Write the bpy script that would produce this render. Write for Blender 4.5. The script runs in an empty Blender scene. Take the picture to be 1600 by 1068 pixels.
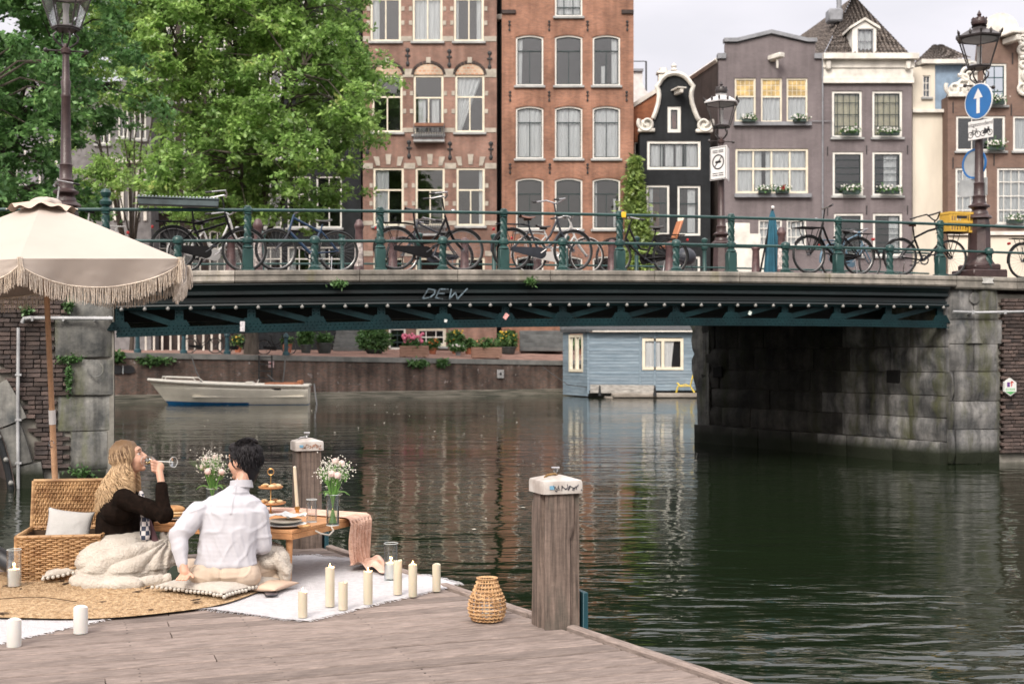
import bpy, bmesh, math, random
import numpy as np
from mathutils import Vector, Matrix, noise
from mathutils.geometry import tessellate_polygon
R = math.radians
random.seed(7)
rnd = random.Random(11)
scene = bpy.context.scene
COL = scene.collection

# ------------------------------------------------------------------ camera
cam_d = bpy.data.cameras.new('camera')
cam = bpy.data.objects.new('camera', cam_d); COL.objects.link(cam)
cam.location = (0, 0, 2.0); cam.rotation_euler = (R(90), 0, 0)
cam_d.sensor_width = 36; cam_d.lens = 45          # 2000 px focal length at 1600 px
cam_d.shift_y = 24 / 1600
cam_d.clip_start = .1; cam_d.clip_end = 3000
cam_d.dof.use_dof = True; cam_d.dof.focus_distance = 8.6; cam_d.dof.aperture_fstop = 4.5
scene.camera = cam

# ------------------------------------------------------------------ sky and sun (soft overcast)
SUN_EL, SUN_AZ = 42, 200
world = bpy.data.worlds.new('World'); scene.world = world; world.use_nodes = True
wn = world.node_tree.nodes; wl = world.node_tree.links; wn.clear()
w_out = wn.new('ShaderNodeOutputWorld')
sky = wn.new('ShaderNodeTexSky'); sky.sky_type = 'NISHITA'; sky.sun_disc = False
sky.sun_elevation = R(SUN_EL); sky.sun_rotation = R(SUN_AZ); sky.dust_density = 7; sky.air_density = .6; sky.ozone_density = 0
bg1 = wn.new('ShaderNodeBackground'); bg1.inputs[1].default_value = .05
wl.new(sky.outputs[0], bg1.inputs[0])
tc = wn.new('ShaderNodeTexCoord'); mp = wn.new('ShaderNodeMapping'); mp.inputs['Scale'].default_value = (1, 1, 3.2)
nz = wn.new('ShaderNodeTexNoise'); nz.inputs['Scale'].default_value = 3.2; nz.inputs['Detail'].default_value = 5; nz.inputs['Roughness'].default_value = .5
cr = wn.new('ShaderNodeValToRGB')
cr.color_ramp.elements[0].position = .38; cr.color_ramp.elements[0].color = (.68, .635, .62, 1)
cr.color_ramp.elements[1].position = .62; cr.color_ramp.elements[1].color = (.84, .775, .765, 1)
wl.new(tc.outputs['Generated'], mp.inputs[0]); wl.new(mp.outputs[0], nz.inputs['Vector']); wl.new(nz.outputs[0], cr.inputs[0])
bg2 = wn.new('ShaderNodeBackground')
# a cloud deck is brighter overhead than at the horizon
spw = wn.new('ShaderNodeSeparateXYZ'); wl.new(tc.outputs['Generated'], spw.inputs[0])
zg = wn.new('ShaderNodeMapRange'); zg.inputs[1].default_value = .12; zg.inputs[2].default_value = 1; zg.inputs[3].default_value = .47; zg.inputs[4].default_value = 1.6; wl.new(spw.outputs[2], zg.inputs[0])
wl.new(cr.outputs[0], bg2.inputs[0]); wl.new(zg.outputs[0], bg2.inputs[1])
mixw = wn.new('ShaderNodeAddShader')
wl.new(bg1.outputs[0], mixw.inputs[0]); wl.new(bg2.outputs[0], mixw.inputs[1]); wl.new(mixw.outputs[0], w_out.inputs[0])
sun_d = bpy.data.lights.new('sun', 'SUN'); sun_d.energy = 1.5; sun_d.angle = R(18); sun_d.color = (1, .95, .88)
sun = bpy.data.objects.new('sun', sun_d); COL.objects.link(sun)
_sd = Vector((math.sin(R(SUN_AZ)) * math.cos(R(SUN_EL)), math.cos(R(SUN_AZ)) * math.cos(R(SUN_EL)), math.sin(R(SUN_EL))))
sun.rotation_euler = _sd.to_track_quat('Z', 'Y').to_euler(); sun.location = (0, -20, 40)
scene.view_settings.view_transform = 'Standard'; scene.view_settings.look = 'None'
scene.view_settings.exposure = 0.8; scene.view_settings.gamma = 1
scene.view_settings.use_curve_mapping = False
scene.cycles.max_bounces = 7; scene.cycles.diffuse_bounces = 3; scene.cycles.glossy_bounces = 4
scene.cycles.transmission_bounces = 6; scene.cycles.transparent_max_bounces = 12
scene.cycles.use_denoising = True
scene.cycles.sample_clamp_indirect = 6

# ------------------------------------------------------------------ helpers
EYE, HOR, F = 2.0, 558.0, 2000.0
def P(px, py, d): return Vector(((px - 800) / F * d, d, EYE + (HOR - py) / F * d))
def X(px, d): return (px - 800) / F * d
def Z(py, d): return EYE + (HOR - py) / F * d
DZ = .55                                          # top of the dock
def D(px, py): d = (EYE - DZ) * F / (py - HOR); return Vector((X(px, d), d, DZ))

class MB:
    """collects shapes, then links them as one mesh object"""
    def __init__(s): s.v = []; s.f = []; s.mi = []; s.m = 0
    def add(s, vs, fs, M=None):
        b = len(s.v)
        for p in vs:
            s.v.append(tuple(M @ Vector(p)) if M is not None else tuple(p))
        for f in fs: s.f.append(tuple(i + b for i in f)); s.mi.append(s.m)
        return s
    def box(s, c, d, rot=None, bev=0, M=None):
        x, y, z = d[0] / 2, d[1] / 2, d[2] / 2
        T = Matrix.Translation(c)
        if rot: T = T @ Matrix.Rotation(rot[2], 4, 'Z') @ Matrix.Rotation(rot[1], 4, 'Y') @ Matrix.Rotation(rot[0], 4, 'X')
        if M is not None: T = M @ T
        if bev:
            b = min(bev, x * .9, y * .9, z * .9); vs = []
            for sx in (-1, 1):
                for sy in (-1, 1):
                    for sz in (-1, 1):
                        vs += [(sx*(x-b), sy*(y-b), sz*z), (sx*(x-b), sy*y, sz*(z-b)), (sx*x, sy*(y-b), sz*(z-b))]
            def I(a, bb, cc, k): return ((a > 0) * 4 + (bb > 0) * 2 + (cc > 0)) * 3 + k
            fs = []
            for q in (-1, 1):
                fs += [(I(-1,-1,q,0), I(1,-1,q,0), I(1,1,q,0), I(-1,1,q,0))[::q], (I(-1,q,-1,1), I(1,q,-1,1), I(1,q,1,1), I(-1,q,1,1))[::-q], (I(q,-1,-1,2), I(q,1,-1,2), I(q,1,1,2), I(q,-1,1,2))[::q]]
                for r_ in (-1, 1):
                    fs += [(I(-1,q,r_,0), I(1,q,r_,0), I(1,q,r_,1), I(-1,q,r_,1))[::q*r_], (I(q,-1,r_,2), I(q,1,r_,2), I(q,1,r_,0), I(q,-1,r_,0))[::q*r_], (I(q,r_,-1,1), I(q,r_,1,1), I(q,r_,1,2), I(q,r_,-1,2))[::q*r_]]
            for sx in (-1, 1):
                for sy in (-1, 1):
                    for sz in (-1, 1): fs.append((I(sx,sy,sz,0), I(sx,sy,sz,1), I(sx,sy,sz,2))[::-sx*sy*sz])
            return s.add(vs, fs, T)
        vs = [(a, b, c_) for a in (-x, x) for b in (-y, y) for c_ in (-z, z)]
        fs = [(0,1,3,2), (4,6,7,5), (0,4,5,1), (2,3,7,6), (0,2,6,4), (1,5,7,3)]
        return s.add(vs, fs, T)
    def tube(s, pts, r, n=8, closed=False, cap=True, M=None, flat=1.0):
        pts = [Vector(p) for p in pts]; k = len(pts)
        if not hasattr(r, '__len__'): r = [r] * k
        vs = []; up = None
        for i, p in enumerate(pts):
            a = pts[(i - 1) % k] if (closed or i) else p; b = pts[(i + 1) % k] if (closed or i < k - 1) else p
            t = (b - a)
            t = t.normalized() if t.length > 1e-9 else Vector((0, 0, 1))
            if up is None:
                up = Vector((0, 0, 1)) if abs(t.z) < .9 else Vector((1, 0, 0))
            up = (up - t * up.dot(t))
            up = up.normalized() if up.length > 1e-6 else t.orthogonal().normalized()
            w = t.cross(up)
            for j in range(n):
                a_ = 2 * math.pi * j / n
                vs.append(p + (w * math.cos(a_) + up * math.sin(a_) * flat) * r[i])
        fs = []
        for i in range(k if closed else k - 1):
            for j in range(n):
                i2 = (i + 1) % k; j2 = (j + 1) % n
                fs.append((i*n+j, i*n+j2, i2*n+j2, i2*n+j))
        if cap and not closed:
            fs.append(tuple(range(n))[::-1]); fs.append(tuple((k-1)*n + j for j in range(n)))
        return s.add(vs, fs, M)
    def lathe(s, prof, n=16, c=(0, 0, 0), M=None, cap=True, a0=0, a1=2*math.pi):
        vs = []; fs = []; full = abs(a1 - a0 - 2*math.pi) < 1e-6; nn = n if full else n + 1
        for r, z in prof:
            for j in range(nn):
                a = a0 + (a1 - a0) * j / n
                vs.append((c[0] + r * math.cos(a), c[1] + r * math.sin(a), c[2] + z))
        for i in range(len(prof) - 1):
            for j in range(n):
                j2 = (j + 1) % nn
                fs.append((i*nn+j, i*nn+j2, (i+1)*nn+j2, (i+1)*nn+j))
        if cap and full:
            if prof[0][0] > 1e-6: fs.append(tuple(range(n))[::-1])
            if prof[-1][0] > 1e-6: fs.append(tuple((len(prof)-1)*nn + j for j in range(n)))
        return s.add(vs, fs, M)
    def sphere(s, c, r, n=8, M=None):
        if not hasattr(r, '__len__'): r = (r, r, r)
        k = max(3, n // 2); vs = [(c[0], c[1], c[2] - r[2])]; fs = []
        for i in range(1, k):
            ph = -math.pi/2 + math.pi*i/k
            for j in range(n):
                a = 2*math.pi*j/n
                vs.append((c[0] + r[0]*math.cos(ph)*math.cos(a), c[1] + r[1]*math.cos(ph)*math.sin(a), c[2] + r[2]*math.sin(ph)))
        vs.append((c[0], c[1], c[2] + r[2])); L = len(vs) - 1
        for j in range(n):
            j2 = (j+1) % n
            fs.append((0, 1+j2, 1+j)); fs.append((L, L-n+j, L-n+j2))
            for i in range(k-2): fs.append((1+i*n+j, 1+i*n+j2, 1+(i+1)*n+j2, 1+(i+1)*n+j))
        return s.add(vs, fs, M)
    def prism(s, poly, y0, y1, M=None, plane='xz'):
        """closed 2-D outline (counter clockwise seen from -y) pushed from y0 to y1"""
        k = len(poly)
        def q(p, y): return (p[0], y, p[1]) if plane == 'xz' else ((p[0], p[1], y) if plane == 'xy' else (y, p[0], p[1]))
        vs = [q(p, y0) for p in poly] + [q(p, y1) for p in poly]
        tr = tessellate_polygon([[Vector((p[0], p[1], 0)) for p in poly]])
        fs = [tuple(t) for t in tr] + [tuple(i + k for i in t[::-1]) for t in tr]
        fs += [(i, (i+1) % k, (i+1) % k + k, i + k) for i in range(k)]
        return s.add(vs, fs, M)
    def quad(s, a, b, c, d, M=None): return s.add([a, b, c, d], [(0, 1, 2, 3)], M)
    def grid(s, fn, nu, nv, M=None, closeu=False):
        vs = [fn(i / nu, j / nv) for j in range(nv + 1) for i in range(nu + (0 if closeu else 1))]
        w = nu if closeu else nu + 1
        fs = [(j*w+i, j*w+(i+1) % w, (j+1)*w+(i+1) % w, (j+1)*w+i) for j in range(nv) for i in range(nu)]
        return s.add(vs, fs, M)
    def mesh(s, name, mats, smooth=None, fix=True):
        me = bpy.data.meshes.new(name)
        me.from_pydata(s.v, [], s.f)
        for m in (mats if isinstance(mats, (list, tuple)) else [mats]): me.materials.append(m)
        if any(s.mi): me.polygons.foreach_set('material_index', s.mi)
        if fix:
            bm = bmesh.new(); bm.from_mesh(me); bmesh.ops.recalc_face_normals(bm, faces=bm.faces); bm.to_mesh(me); bm.free()
        if smooth:
            me.polygons.foreach_set('use_smooth', [True] * len(me.polygons))
            if smooth < 180: me.set_sharp_from_angle(angle=R(smooth))
        me.update()
        return me
    def build(s, name, mats, parent=None, smooth=40, loc=None, rot=None, fix=True, kind=None):
        return link(name, s.mesh(name, mats, smooth, fix), parent, loc, rot, kind)

def link(name, me, parent=None, loc=None, rot=None, kind=None):
    o = bpy.data.objects.new(name, me); COL.objects.link(o)
    if parent is not None: o.parent = parent
    if loc is not None: o.location = loc
    if rot is not None: o.rotation_euler = rot if hasattr(rot, '__len__') else (0, 0, rot)
    if kind: o['kind'] = kind
    return o
def tag(o, label=None, cat=None, group=None, kind=None):
    if label: o['label'] = label
    if cat: o['category'] = cat
    if group: o['group'] = group
    if kind: o['kind'] = kind
    return o
def thing(name, label, cat, loc=(0, 0, 0), rot=0, group=None):
    o = bpy.data.objects.new(name, None); COL.objects.link(o); o.empty_display_size = .2
    o.location = loc; o.rotation_euler = rot if hasattr(rot, '__len__') else (0, 0, rot)
    return tag(o, label, cat, group)
KIDS = {}
def kids(o): return [c for c in bpy.data.objects if c.parent is o]
def dup(o, loc=None, rot=None, label=None, scale=None):
    def cp(x, par):
        c = x.copy(); COL.objects.link(c); c.parent = par
        for k in x.children: cp(k, c)
        return c
    r = cp(o, None)
    if loc is not None: r.location = loc
    if rot is not None: r.rotation_euler = rot if hasattr(rot, '__len__') else (0, 0, rot)
    if label: r['label'] = label
    if scale: r.scale = (scale,) * 3
    return r
def fbm(p, s=1.0, o=3):
    v = 0; a = 1
    q = Vector(p) * s
    for _ in range(o): v += a * noise.noise(q); q = q * 2.03 + Vector((3.1, 1.7, 5.2)); a *= .5
    return v

# ------------------------------------------------------------------ materials
def _new(name):
    m = bpy.data.materials.new(name); m.use_nodes = True
    nt = m.node_tree; b = nt.nodes['Principled BSDF']
    return m, nt, b
def mat(name, col, rough=.6, var=.12, scale=3.0, metal=0, bump=0, bscale=None, spec=None, col2=None, stretch=(1, 1, 1), detail=5, world=False, rand=0.0,
        emit=None, es=0, trans=0, sss=0, coat=0, alpha=None, sheen=0, pos=(.35, .65)):
    m, nt, b = _new(name); N = nt.nodes; L = nt.links
    if world: src = N.new('ShaderNodeNewGeometry').outputs['Position']
    else: src = N.new('ShaderNodeTexCoord').outputs['Object']
    mp = N.new('ShaderNodeMapping'); mp.inputs['Scale'].default_value = stretch; L.new(src, mp.inputs[0])
    if rand:
        oi = N.new('ShaderNodeObjectInfo'); va = N.new('ShaderNodeVectorMath'); va.operation = 'MULTIPLY_ADD'
        cx = N.new('ShaderNodeCombineXYZ')
        for i in range(3): L.new(oi.outputs['Random'], cx.inputs[i])
        va.inputs[1].default_value = (37, 53, 71); L.new(cx.outputs[0], va.inputs[0]); L.new(mp.outputs[0], va.inputs[2]); vec = va.outputs[0]
    else: vec = mp.outputs[0]
    nz = N.new('ShaderNodeTexNoise'); nz.inputs['Scale'].default_value = scale; nz.inputs['Detail'].default_value = detail; nz.inputs['Roughness'].default_value = .6
    L.new(vec, nz.inputs['Vector'])
    c2 = col2 or tuple(min(1, c * (1 + var * 2)) for c in col)
    c1 = col if col2 else tuple(c * (1 - var * 2) for c in col)
    rp = N.new('ShaderNodeValToRGB'); rp.color_ramp.elements[0].position = pos[0]; rp.color_ramp.elements[1].position = pos[1]
    rp.color_ramp.elements[0].color = (*c1, 1); rp.color_ramp.elements[1].color = (*c2, 1)
    L.new(nz.outputs[0], rp.inputs[0]); out = rp.outputs[0]
    if rand:
        mr = N.new('ShaderNodeMapRange'); mr.inputs[3].default_value = 1 - rand; mr.inputs[4].default_value = 1 + rand
        L.new(oi.outputs['Random'], mr.inputs[0])
        hs = N.new('ShaderNodeHueSaturation'); L.new(mr.outputs[0], hs.inputs['Value']); L.new(out, hs.inputs['Color']); out = hs.outputs[0]
    L.new(out, b.inputs['Base Color'])
    b.inputs['Roughness'].default_value = rough; b.inputs['Metallic'].default_value = metal
    if spec is not None: b.inputs['Specular IOR Level'].default_value = spec
    if trans: b.inputs['Transmission Weight'].default_value = trans
    if sss: b.inputs['Subsurface Weight'].default_value = sss; b.inputs['Subsurface Radius'].default_value = (.02, .008, .004); b.inputs['Subsurface Scale'].default_value = .6
    if coat: b.inputs['Coat Weight'].default_value = coat
    if sheen: b.inputs['Sheen Weight'].default_value = sheen
    if emit: b.inputs['Emission Color'].default_value = (*emit, 1); b.inputs['Emission Strength'].default_value = es
    if bump:
        n2 = N.new('ShaderNodeTexNoise'); n2.inputs['Scale'].default_value = bscale or scale * 4; n2.inputs['Detail'].default_value = 6; L.new(vec, n2.inputs['Vector'])
        bp = N.new('ShaderNodeBump'); bp.inputs['Strength'].default_value = min(1, bump); bp.inputs['Distance'].default_value = .02 * max(1, bump)
        L.new(n2.outputs[0], bp.inputs['Height']); L.new(bp.outputs[0], b.inputs['Normal'])
    return m

def brickmat(name, c1, c2, mortar, bw=.22, bh=.065, ms=.008, rough=.85, var=.25, patch=None, scale_noise=.8, bump=.4, plane='xz', dirt=(.5, .5, .5), streak=.35):
    """bricks by Object coordinates; noise varies the tone in patches and streaks"""
    m, nt, b = _new(name); N = nt.nodes; L = nt.links
    tc = N.new('ShaderNodeTexCoord'); sp = N.new('ShaderNodeSeparateXYZ'); L.new(tc.outputs['Object'], sp.inputs[0])
    ad = N.new('ShaderNodeMath'); ad.operation = 'ADD'; L.new(sp.outputs[0], ad.inputs[0]); L.new(sp.outputs[1], ad.inputs[1])
    cx = N.new('ShaderNodeCombineXYZ'); L.new(ad.outputs[0], cx.inputs[0]); L.new(sp.outputs[2], cx.inputs[1])
    bt = N.new('ShaderNodeTexBrick'); L.new(cx.outputs[0], bt.inputs['Vector'])
    bt.inputs['Color1'].default_value = (*c1, 1); bt.inputs['Color2'].default_value = (*c2, 1); bt.inputs['Mortar'].default_value = (*mortar, 1)
    bt.inputs['Scale'].default_value = 1; bt.inputs['Mortar Size'].default_value = ms; bt.inputs['Brick Width'].default_value = bw; bt.inputs['Row Height'].default_value = bh
    nz = N.new('ShaderNodeTexNoise'); nz.inputs['Scale'].default_value = scale_noise; nz.inputs['Detail'].default_value = 6; nz.inputs['Roughness'].default_value = .65
    L.new(tc.outputs['Object'], nz.inputs['Vector'])
    mp = N.new('ShaderNodeMapping'); mp.inputs['Scale'].default_value = (2.2, 2.2, .16); L.new(tc.outputs['Object'], mp.inputs[0])
    n2 = N.new('ShaderNodeTexNoise'); n2.inputs['Scale'].default_value = 1.2; n2.inputs['Detail'].default_value = 5; L.new(mp.outputs[0], n2.inputs['Vector'])
    r1 = N.new('ShaderNodeMapRange'); r1.inputs[1].default_value = .35; r1.inputs[2].default_value = .65; r1.inputs[3].default_value = 1 - var; r1.inputs[4].default_value = 1 + var
    L.new(nz.outputs[0], r1.inputs[0])
    r2 = N.new('ShaderNodeMapRange'); r2.inputs[1].default_value = .4; r2.inputs[2].default_value = .7; r2.inputs[3].default_value = 1; r2.inputs[4].default_value = 1 - streak
    L.new(n2.outputs[0], r2.inputs[0])
    mu = N.new('ShaderNodeMath'); mu.operation = 'MULTIPLY'; L.new(r1.outputs[0], mu.inputs[0]); L.new(r2.outputs[0], mu.inputs[1])
    hs = N.new('ShaderNodeHueSaturation'); L.new(mu.outputs[0], hs.inputs['Value']); L.new(bt.outputs[0], hs.inputs['Color'])
    out = hs.outputs[0]
    if patch:
        n3 = N.new('ShaderNodeTexNoise'); n3.inputs['Scale'].default_value = patch[1]; n3.inputs['Detail'].default_value = 7; n3.inputs['Roughness'].default_value = .7
        mp3 = N.new('ShaderNodeMapping'); mp3.inputs['Location'].default_value = (7, 3, 9); L.new(tc.outputs['Object'], mp3.inputs[0]); L.new(mp3.outputs[0], n3.inputs['Vector'])
        r3 = N.new('ShaderNodeMapRange'); r3.inputs[1].default_value = patch[2]; r3.inputs[2].default_value = patch[2] + .08; L.new(n3.outputs[0], r3.inputs[0])
        mx = N.new('ShaderNodeMix'); mx.data_type = 'RGBA'; L.new(r3.outputs[0], mx.inputs[0]); L.new(out, mx.inputs[6]); mx.inputs[7].default_value = (*patch[0], 1); out = mx.outputs[2]
    L.new(out, b.inputs['Base Color']); b.inputs['Roughness'].default_value = rough
    b.inputs['Specular IOR Level'].default_value = .25
    bp = N.new('ShaderNodeBump'); bp.inputs['Strength'].default_value = bump; bp.inputs['Distance'].default_value = .01
    iv = N.new('ShaderNodeMath'); iv.operation = 'SUBTRACT'; iv.inputs[0].default_value = 1; L.new(bt.outputs['Fac'], iv.inputs[1])
    L.new(iv.outputs[0], bp.inputs['Height']); L.new(bp.outputs[0], b.inputs['Normal'])
    return m

def glassmat(name, tint=(.93, .95, .95), refl=.12, rough=.02, top=1):
    """window pane: see-through with a mirror sheen that grows towards grazing"""
    m = bpy.data.materials.new(name); m.use_nodes = True; N = m.node_tree.nodes; L = m.node_tree.links; N.clear()
    o = N.new('ShaderNodeOutputMaterial'); t = N.new('ShaderNodeBsdfTransparent'); t.inputs[0].default_value = (*tint, 1)
    g = N.new('ShaderNodeBsdfGlossy'); g.inputs['Roughness'].default_value = rough; g.inputs[0].default_value = (.9, .93, .96, 1)
    lw = N.new('ShaderNodeLayerWeight'); lw.inputs[0].default_value = .25
    mr = N.new('ShaderNodeMapRange'); mr.inputs[3].default_value = refl; mr.inputs[4].default_value = top; L.new(lw.outputs['Fresnel'], mr.inputs[0])
    tcn = N.new('ShaderNodeNewGeometry'); nz = N.new('ShaderNodeTexNoise'); nz.inputs['Scale'].default_value = 1.3; L.new(tcn.outputs['Position'], nz.inputs['Vector'])
    bp = N.new('ShaderNodeBump'); bp.inputs['Strength'].default_value = .05; bp.inputs['Distance'].default_value = .05; L.new(nz.outputs[0], bp.inputs['Height']); L.new(bp.outputs[0], g.inputs['Normal'])
    mx = N.new('ShaderNodeMixShader'); L.new(mr.outputs[0], mx.inputs[0]); L.new(t.outputs[0], mx.inputs[1]); L.new(g.outputs[0], mx.inputs[2]); L.new(mx.outputs[0], o.inputs[0])
    return m

M_glass = glassmat('window_glass', tint=(.85, .87, .88), refl=.05)
M_glassclear = glassmat('clear_glass', tint=(.97, .98, .98), refl=.06, top=.5)
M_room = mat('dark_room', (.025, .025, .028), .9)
M_curtain = mat('net_curtain', (.78, .77, .76), .9, var=.08, scale=3, stretch=(9, 9, .3), bump=.3)
M_curtain_warm = mat('cream_blind', (.62, .55, .36), .9, var=.06, scale=2)
M_white = mat('white_paint', (.66, .65, .61), .5, var=.05, scale=2, bump=.05)
M_cream = mat('cream_paint', (.66, .61, .49), .5, var=.05, scale=2)
M_sill = mat('grey_sill', (.3, .31, .31), .7, var=.1)
M_dgreen = mat('dark_green_sash', (.012, .028, .030), .4, var=.1)
M_iron = mat('iron_anchor', (.012, .013, .015), .6, var=.1)
# ================================================================== water, land, quay
def plate(mb, outer, holes, y0, y1, M=None):
    """flat outline with holes in the xz plane, pushed from y0 to y1"""
    bm = bmesh.new(); ed = []
    for loop in [outer] + list(holes):
        vs = [bm.verts.new((p[0], y0, p[1])) for p in loop]
        ed += [bm.edges.new((vs[i], vs[(i + 1) % len(vs)])) for i in range(len(vs))]
    bmesh.ops.triangle_fill(bm, use_beauty=True, use_dissolve=False, edges=ed)
    r = bmesh.ops.extrude_face_region(bm, geom=list(bm.faces))
    bmesh.ops.translate(bm, verts=[e for e in r['geom'] if isinstance(e, bmesh.types.BMVert)], vec=(0, y1 - y0, 0))
    bm.verts.index_update()
    mb.add([tuple(v.co) for v in bm.verts], [tuple(v.index for v in f.verts) for f in bm.faces], M)
    bm.free(); return mb

def water_material():
    m, nt, b = _new('canal_water'); N = nt.nodes; L = nt.links
    b.inputs['Base Color'].default_value = (.008, .0135, .006, 1); b.inputs['Specular IOR Level'].default_value = .42
    b.inputs['Roughness'].default_value = .035; b.inputs['IOR'].default_value = 1.33
    g = N.new('ShaderNodeNewGeometry')
    def noise_(sc, st, det, dist=0):
        mp = N.new('ShaderNodeMapping'); mp.inputs['Scale'].default_value = st; mp.inputs['Rotation'].default_value = (0, 0, R(8)); L.new(g.outputs['Position'], mp.inputs[0])
        n = N.new('ShaderNodeTexNoise'); n.inputs['Scale'].default_value = sc; n.inputs['Detail'].default_value = det; n.inputs['Distortion'].default_value = dist; n.inputs['Roughness'].default_value = .45
        L.new(mp.outputs[0], n.inputs['Vector']); return n
    n1 = noise_(1.0, (.6, 1.4, 1), 2, .6); n2 = noise_(3.2, (.6, 1.5, 1), 2, .4); n3 = noise_(9, (.7, 1.4, 1), 2)
    big = noise_(.13, (.6, 1.3, 1), 3)
    def mul(a, k):
        x = N.new('ShaderNodeMath'); x.operation = 'MULTIPLY'; L.new(a, x.inputs[0])
        if isinstance(k, float): x.inputs[1].default_value = k
        else: L.new(k, x.inputs[1])
        return x.outputs[0]
    def add(a, c):
        x = N.new('ShaderNodeMath'); x.operation = 'ADD'; L.new(a, x.inputs[0]); L.new(c, x.inputs[1]); return x.outputs[0]
    h = add(add(mul(n1.outputs[0], 1.0), mul(n2.outputs[0], .42)), mul(n3.outputs[0], .06))
    gust = N.new('ShaderNodeMapRange'); gust.inputs[1].default_value = .35; gust.inputs[2].default_value = .65; gust.inputs[3].default_value = .3; gust.inputs[4].default_value = 1.45; L.new(big.outputs[0], gust.inputs[0])
    h = mul(h, gust.outputs[0])
    # waves lose height with distance from the open near water (the far canal lies sheltered between quay and bridge)
    sp = N.new('ShaderNodeSeparateXYZ'); L.new(g.outputs['Position'], sp.inputs[0])
    fa = N.new('ShaderNodeMapRange'); fa.inputs[1].default_value = 8; fa.inputs[2].default_value = 45; fa.inputs[3].default_value = 1.0; fa.inputs[4].default_value = .55; L.new(sp.outputs[1], fa.inputs[0])
    h = mul(h, fa.outputs[0])
    bp = N.new('ShaderNodeBump'); bp.inputs['Strength'].default_value = 1; bp.inputs['Distance'].default_value = .034
    L.new(h, bp.inputs['Height']); L.new(bp.outputs[0], b.inputs['Normal'])
    return m
M_water = water_material()
mb = MB(); mb.quad((-120, -40, 0), (120, -40, 0), (120, 120, 0), (-120, 120, 0))
water = mb.build('water', M_water, kind='structure', smooth=None)
mb = MB(); mb.quad((-1500, -800, -2.5), (1500, -800, -2.5), (1500, 2000, -2.5), (-1500, 2000, -2.5))
mb.build('canal_bed', mat('mud', (.03, .03, .02), .9), kind='structure', smooth=None)

M_pave = brickmat('brick_pavement', (.36, .21, .17), (.28, .17, .14), (.16, .12, .1), .21, .1, .012, var=.2)
M_quaybrick = brickmat('old_quay_brick', (.155, .09, .068), (.085, .062, .052), (.12, .11, .10), .22, .07, .01, var=.45, patch=((.40, .37, .36), 2.6, .62), scale_noise=.55, streak=.6)
M_stone = mat('grey_bluestone', (.085, .088, .084), .8, col2=(.24, .235, .21), scale=1.6, bump=.6, bscale=14, world=True, detail=8)
M_coping = mat('quay_coping', (.10, .105, .10), .85, col2=(.20, .20, .19), scale=1.2, bump=.4, world=True)
M_moss = mat('moss_and_slime', (.012, .02, .010), .8, col2=(.05, .06, .03), scale=4, bump=.5, world=True)

QL = [(-42, 42.9), (-17.6, 56.8), (2.74, 68.4), (6, 69.6), (70, 70.5)]
def qz(x): return float(np.interp(x, [-42, -17.6, 2.74, 70], [2.5, 2.22, 1.82, 1.82]))
# land behind the quay, far out to the horizon
mb = MB(); n = 24
xs = np.linspace(-42, 70, 57)
def qy(x): return float(np.interp(x, [q[0] for q in QL], [q[1] for q in QL]))
vs = []; 
for x in xs: vs += [(x, qy(x) + .38, qz(x)), (x, 77, 2.45), (x, 100, 2.45)]
fs = []
for i in range(len(xs) - 1):
    for j in range(2): fs.append((3*i+j, 3*i+3+j, 3*i+4+j, 3*i+1+j))
mb.add(vs, fs); mb.build('quay_pavement', M_pave, kind='structure', smooth=None)
mb = MB(); mb.quad((-1500, 100, 2.44), (1500, 100, 2.44), (1500, 2000, 2.44), (-1500, 2000, 2.44)); 
mb.build('ground', mat('city_ground', (.12, .11, .1), .9), kind='structure', smooth=None)
# quay wall: brick face, stone coping, waterline ledge
qw = thing('quay_wall', 'old brown brick quay wall with stone coping behind the moored boat', 'wall', (0, 0, 0)); qw['kind'] = 'structure'; del qw['category']
mb = MB(); vs = []; fs = []
for x in xs: vs += [(x, qy(x), -.6), (x, qy(x) + .02, qz(x) - .22)]
for i in range(len(xs) - 1): fs.append((2*i, 2*i+2, 2*i+3, 2*i+1))
mb.add(vs, fs); mb.build('brick_face', M_quaybrick, qw, smooth=None)
me_cop = None
for i in range(0, len(xs) - 1):
    x0, x1 = xs[i], xs[i+1]; mb = MB()
    a = Vector((x0, qy(x0) - .06, 0)); b_ = Vector((x1 - .012, qy(x1) - .06, 0))
    mb.add([(a.x, a.y, qz(x0)-.24), (b_.x, b_.y, qz(x1)-.24), (b_.x, b_.y, qz(x1)), (a.x, a.y, qz(x0)), (a.x, a.y+.5, qz(x0)-.24), (b_.x, b_.y+.5, qz(x1)-.24), (b_.x, b_.y+.5, qz(x1)+.004), (a.x, a.y+.5, qz(x0)+.004)],
           [(0,1,2,3), (3,2,6,7), (0,3,7,4), (1,5,6,2)])
    mb.build('coping_stone', M_coping, qw, smooth=None)
mb = MB()
for i in range(len(xs) - 1):
    x0, x1 = xs[i], xs[i+1]
    mb.add([(x0, qy(x0)-.28, -.4), (x1, qy(x1)-.28, -.4), (x1, qy(x1)-.28, .30), (x0, qy(x0)-.28, .30), (x0, qy(x0)+.05, .33), (x1, qy(x1)+.05, .33)], [(0,1,2,3), (3,2,5,4)])
mb.build('timber_ledge', mat('wet_ledge', (.03, .035, .025), .7, col2=(.24, .22, .18), scale=2, stretch=(.4, .4, 9), world=True), qw, smooth=None)

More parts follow.
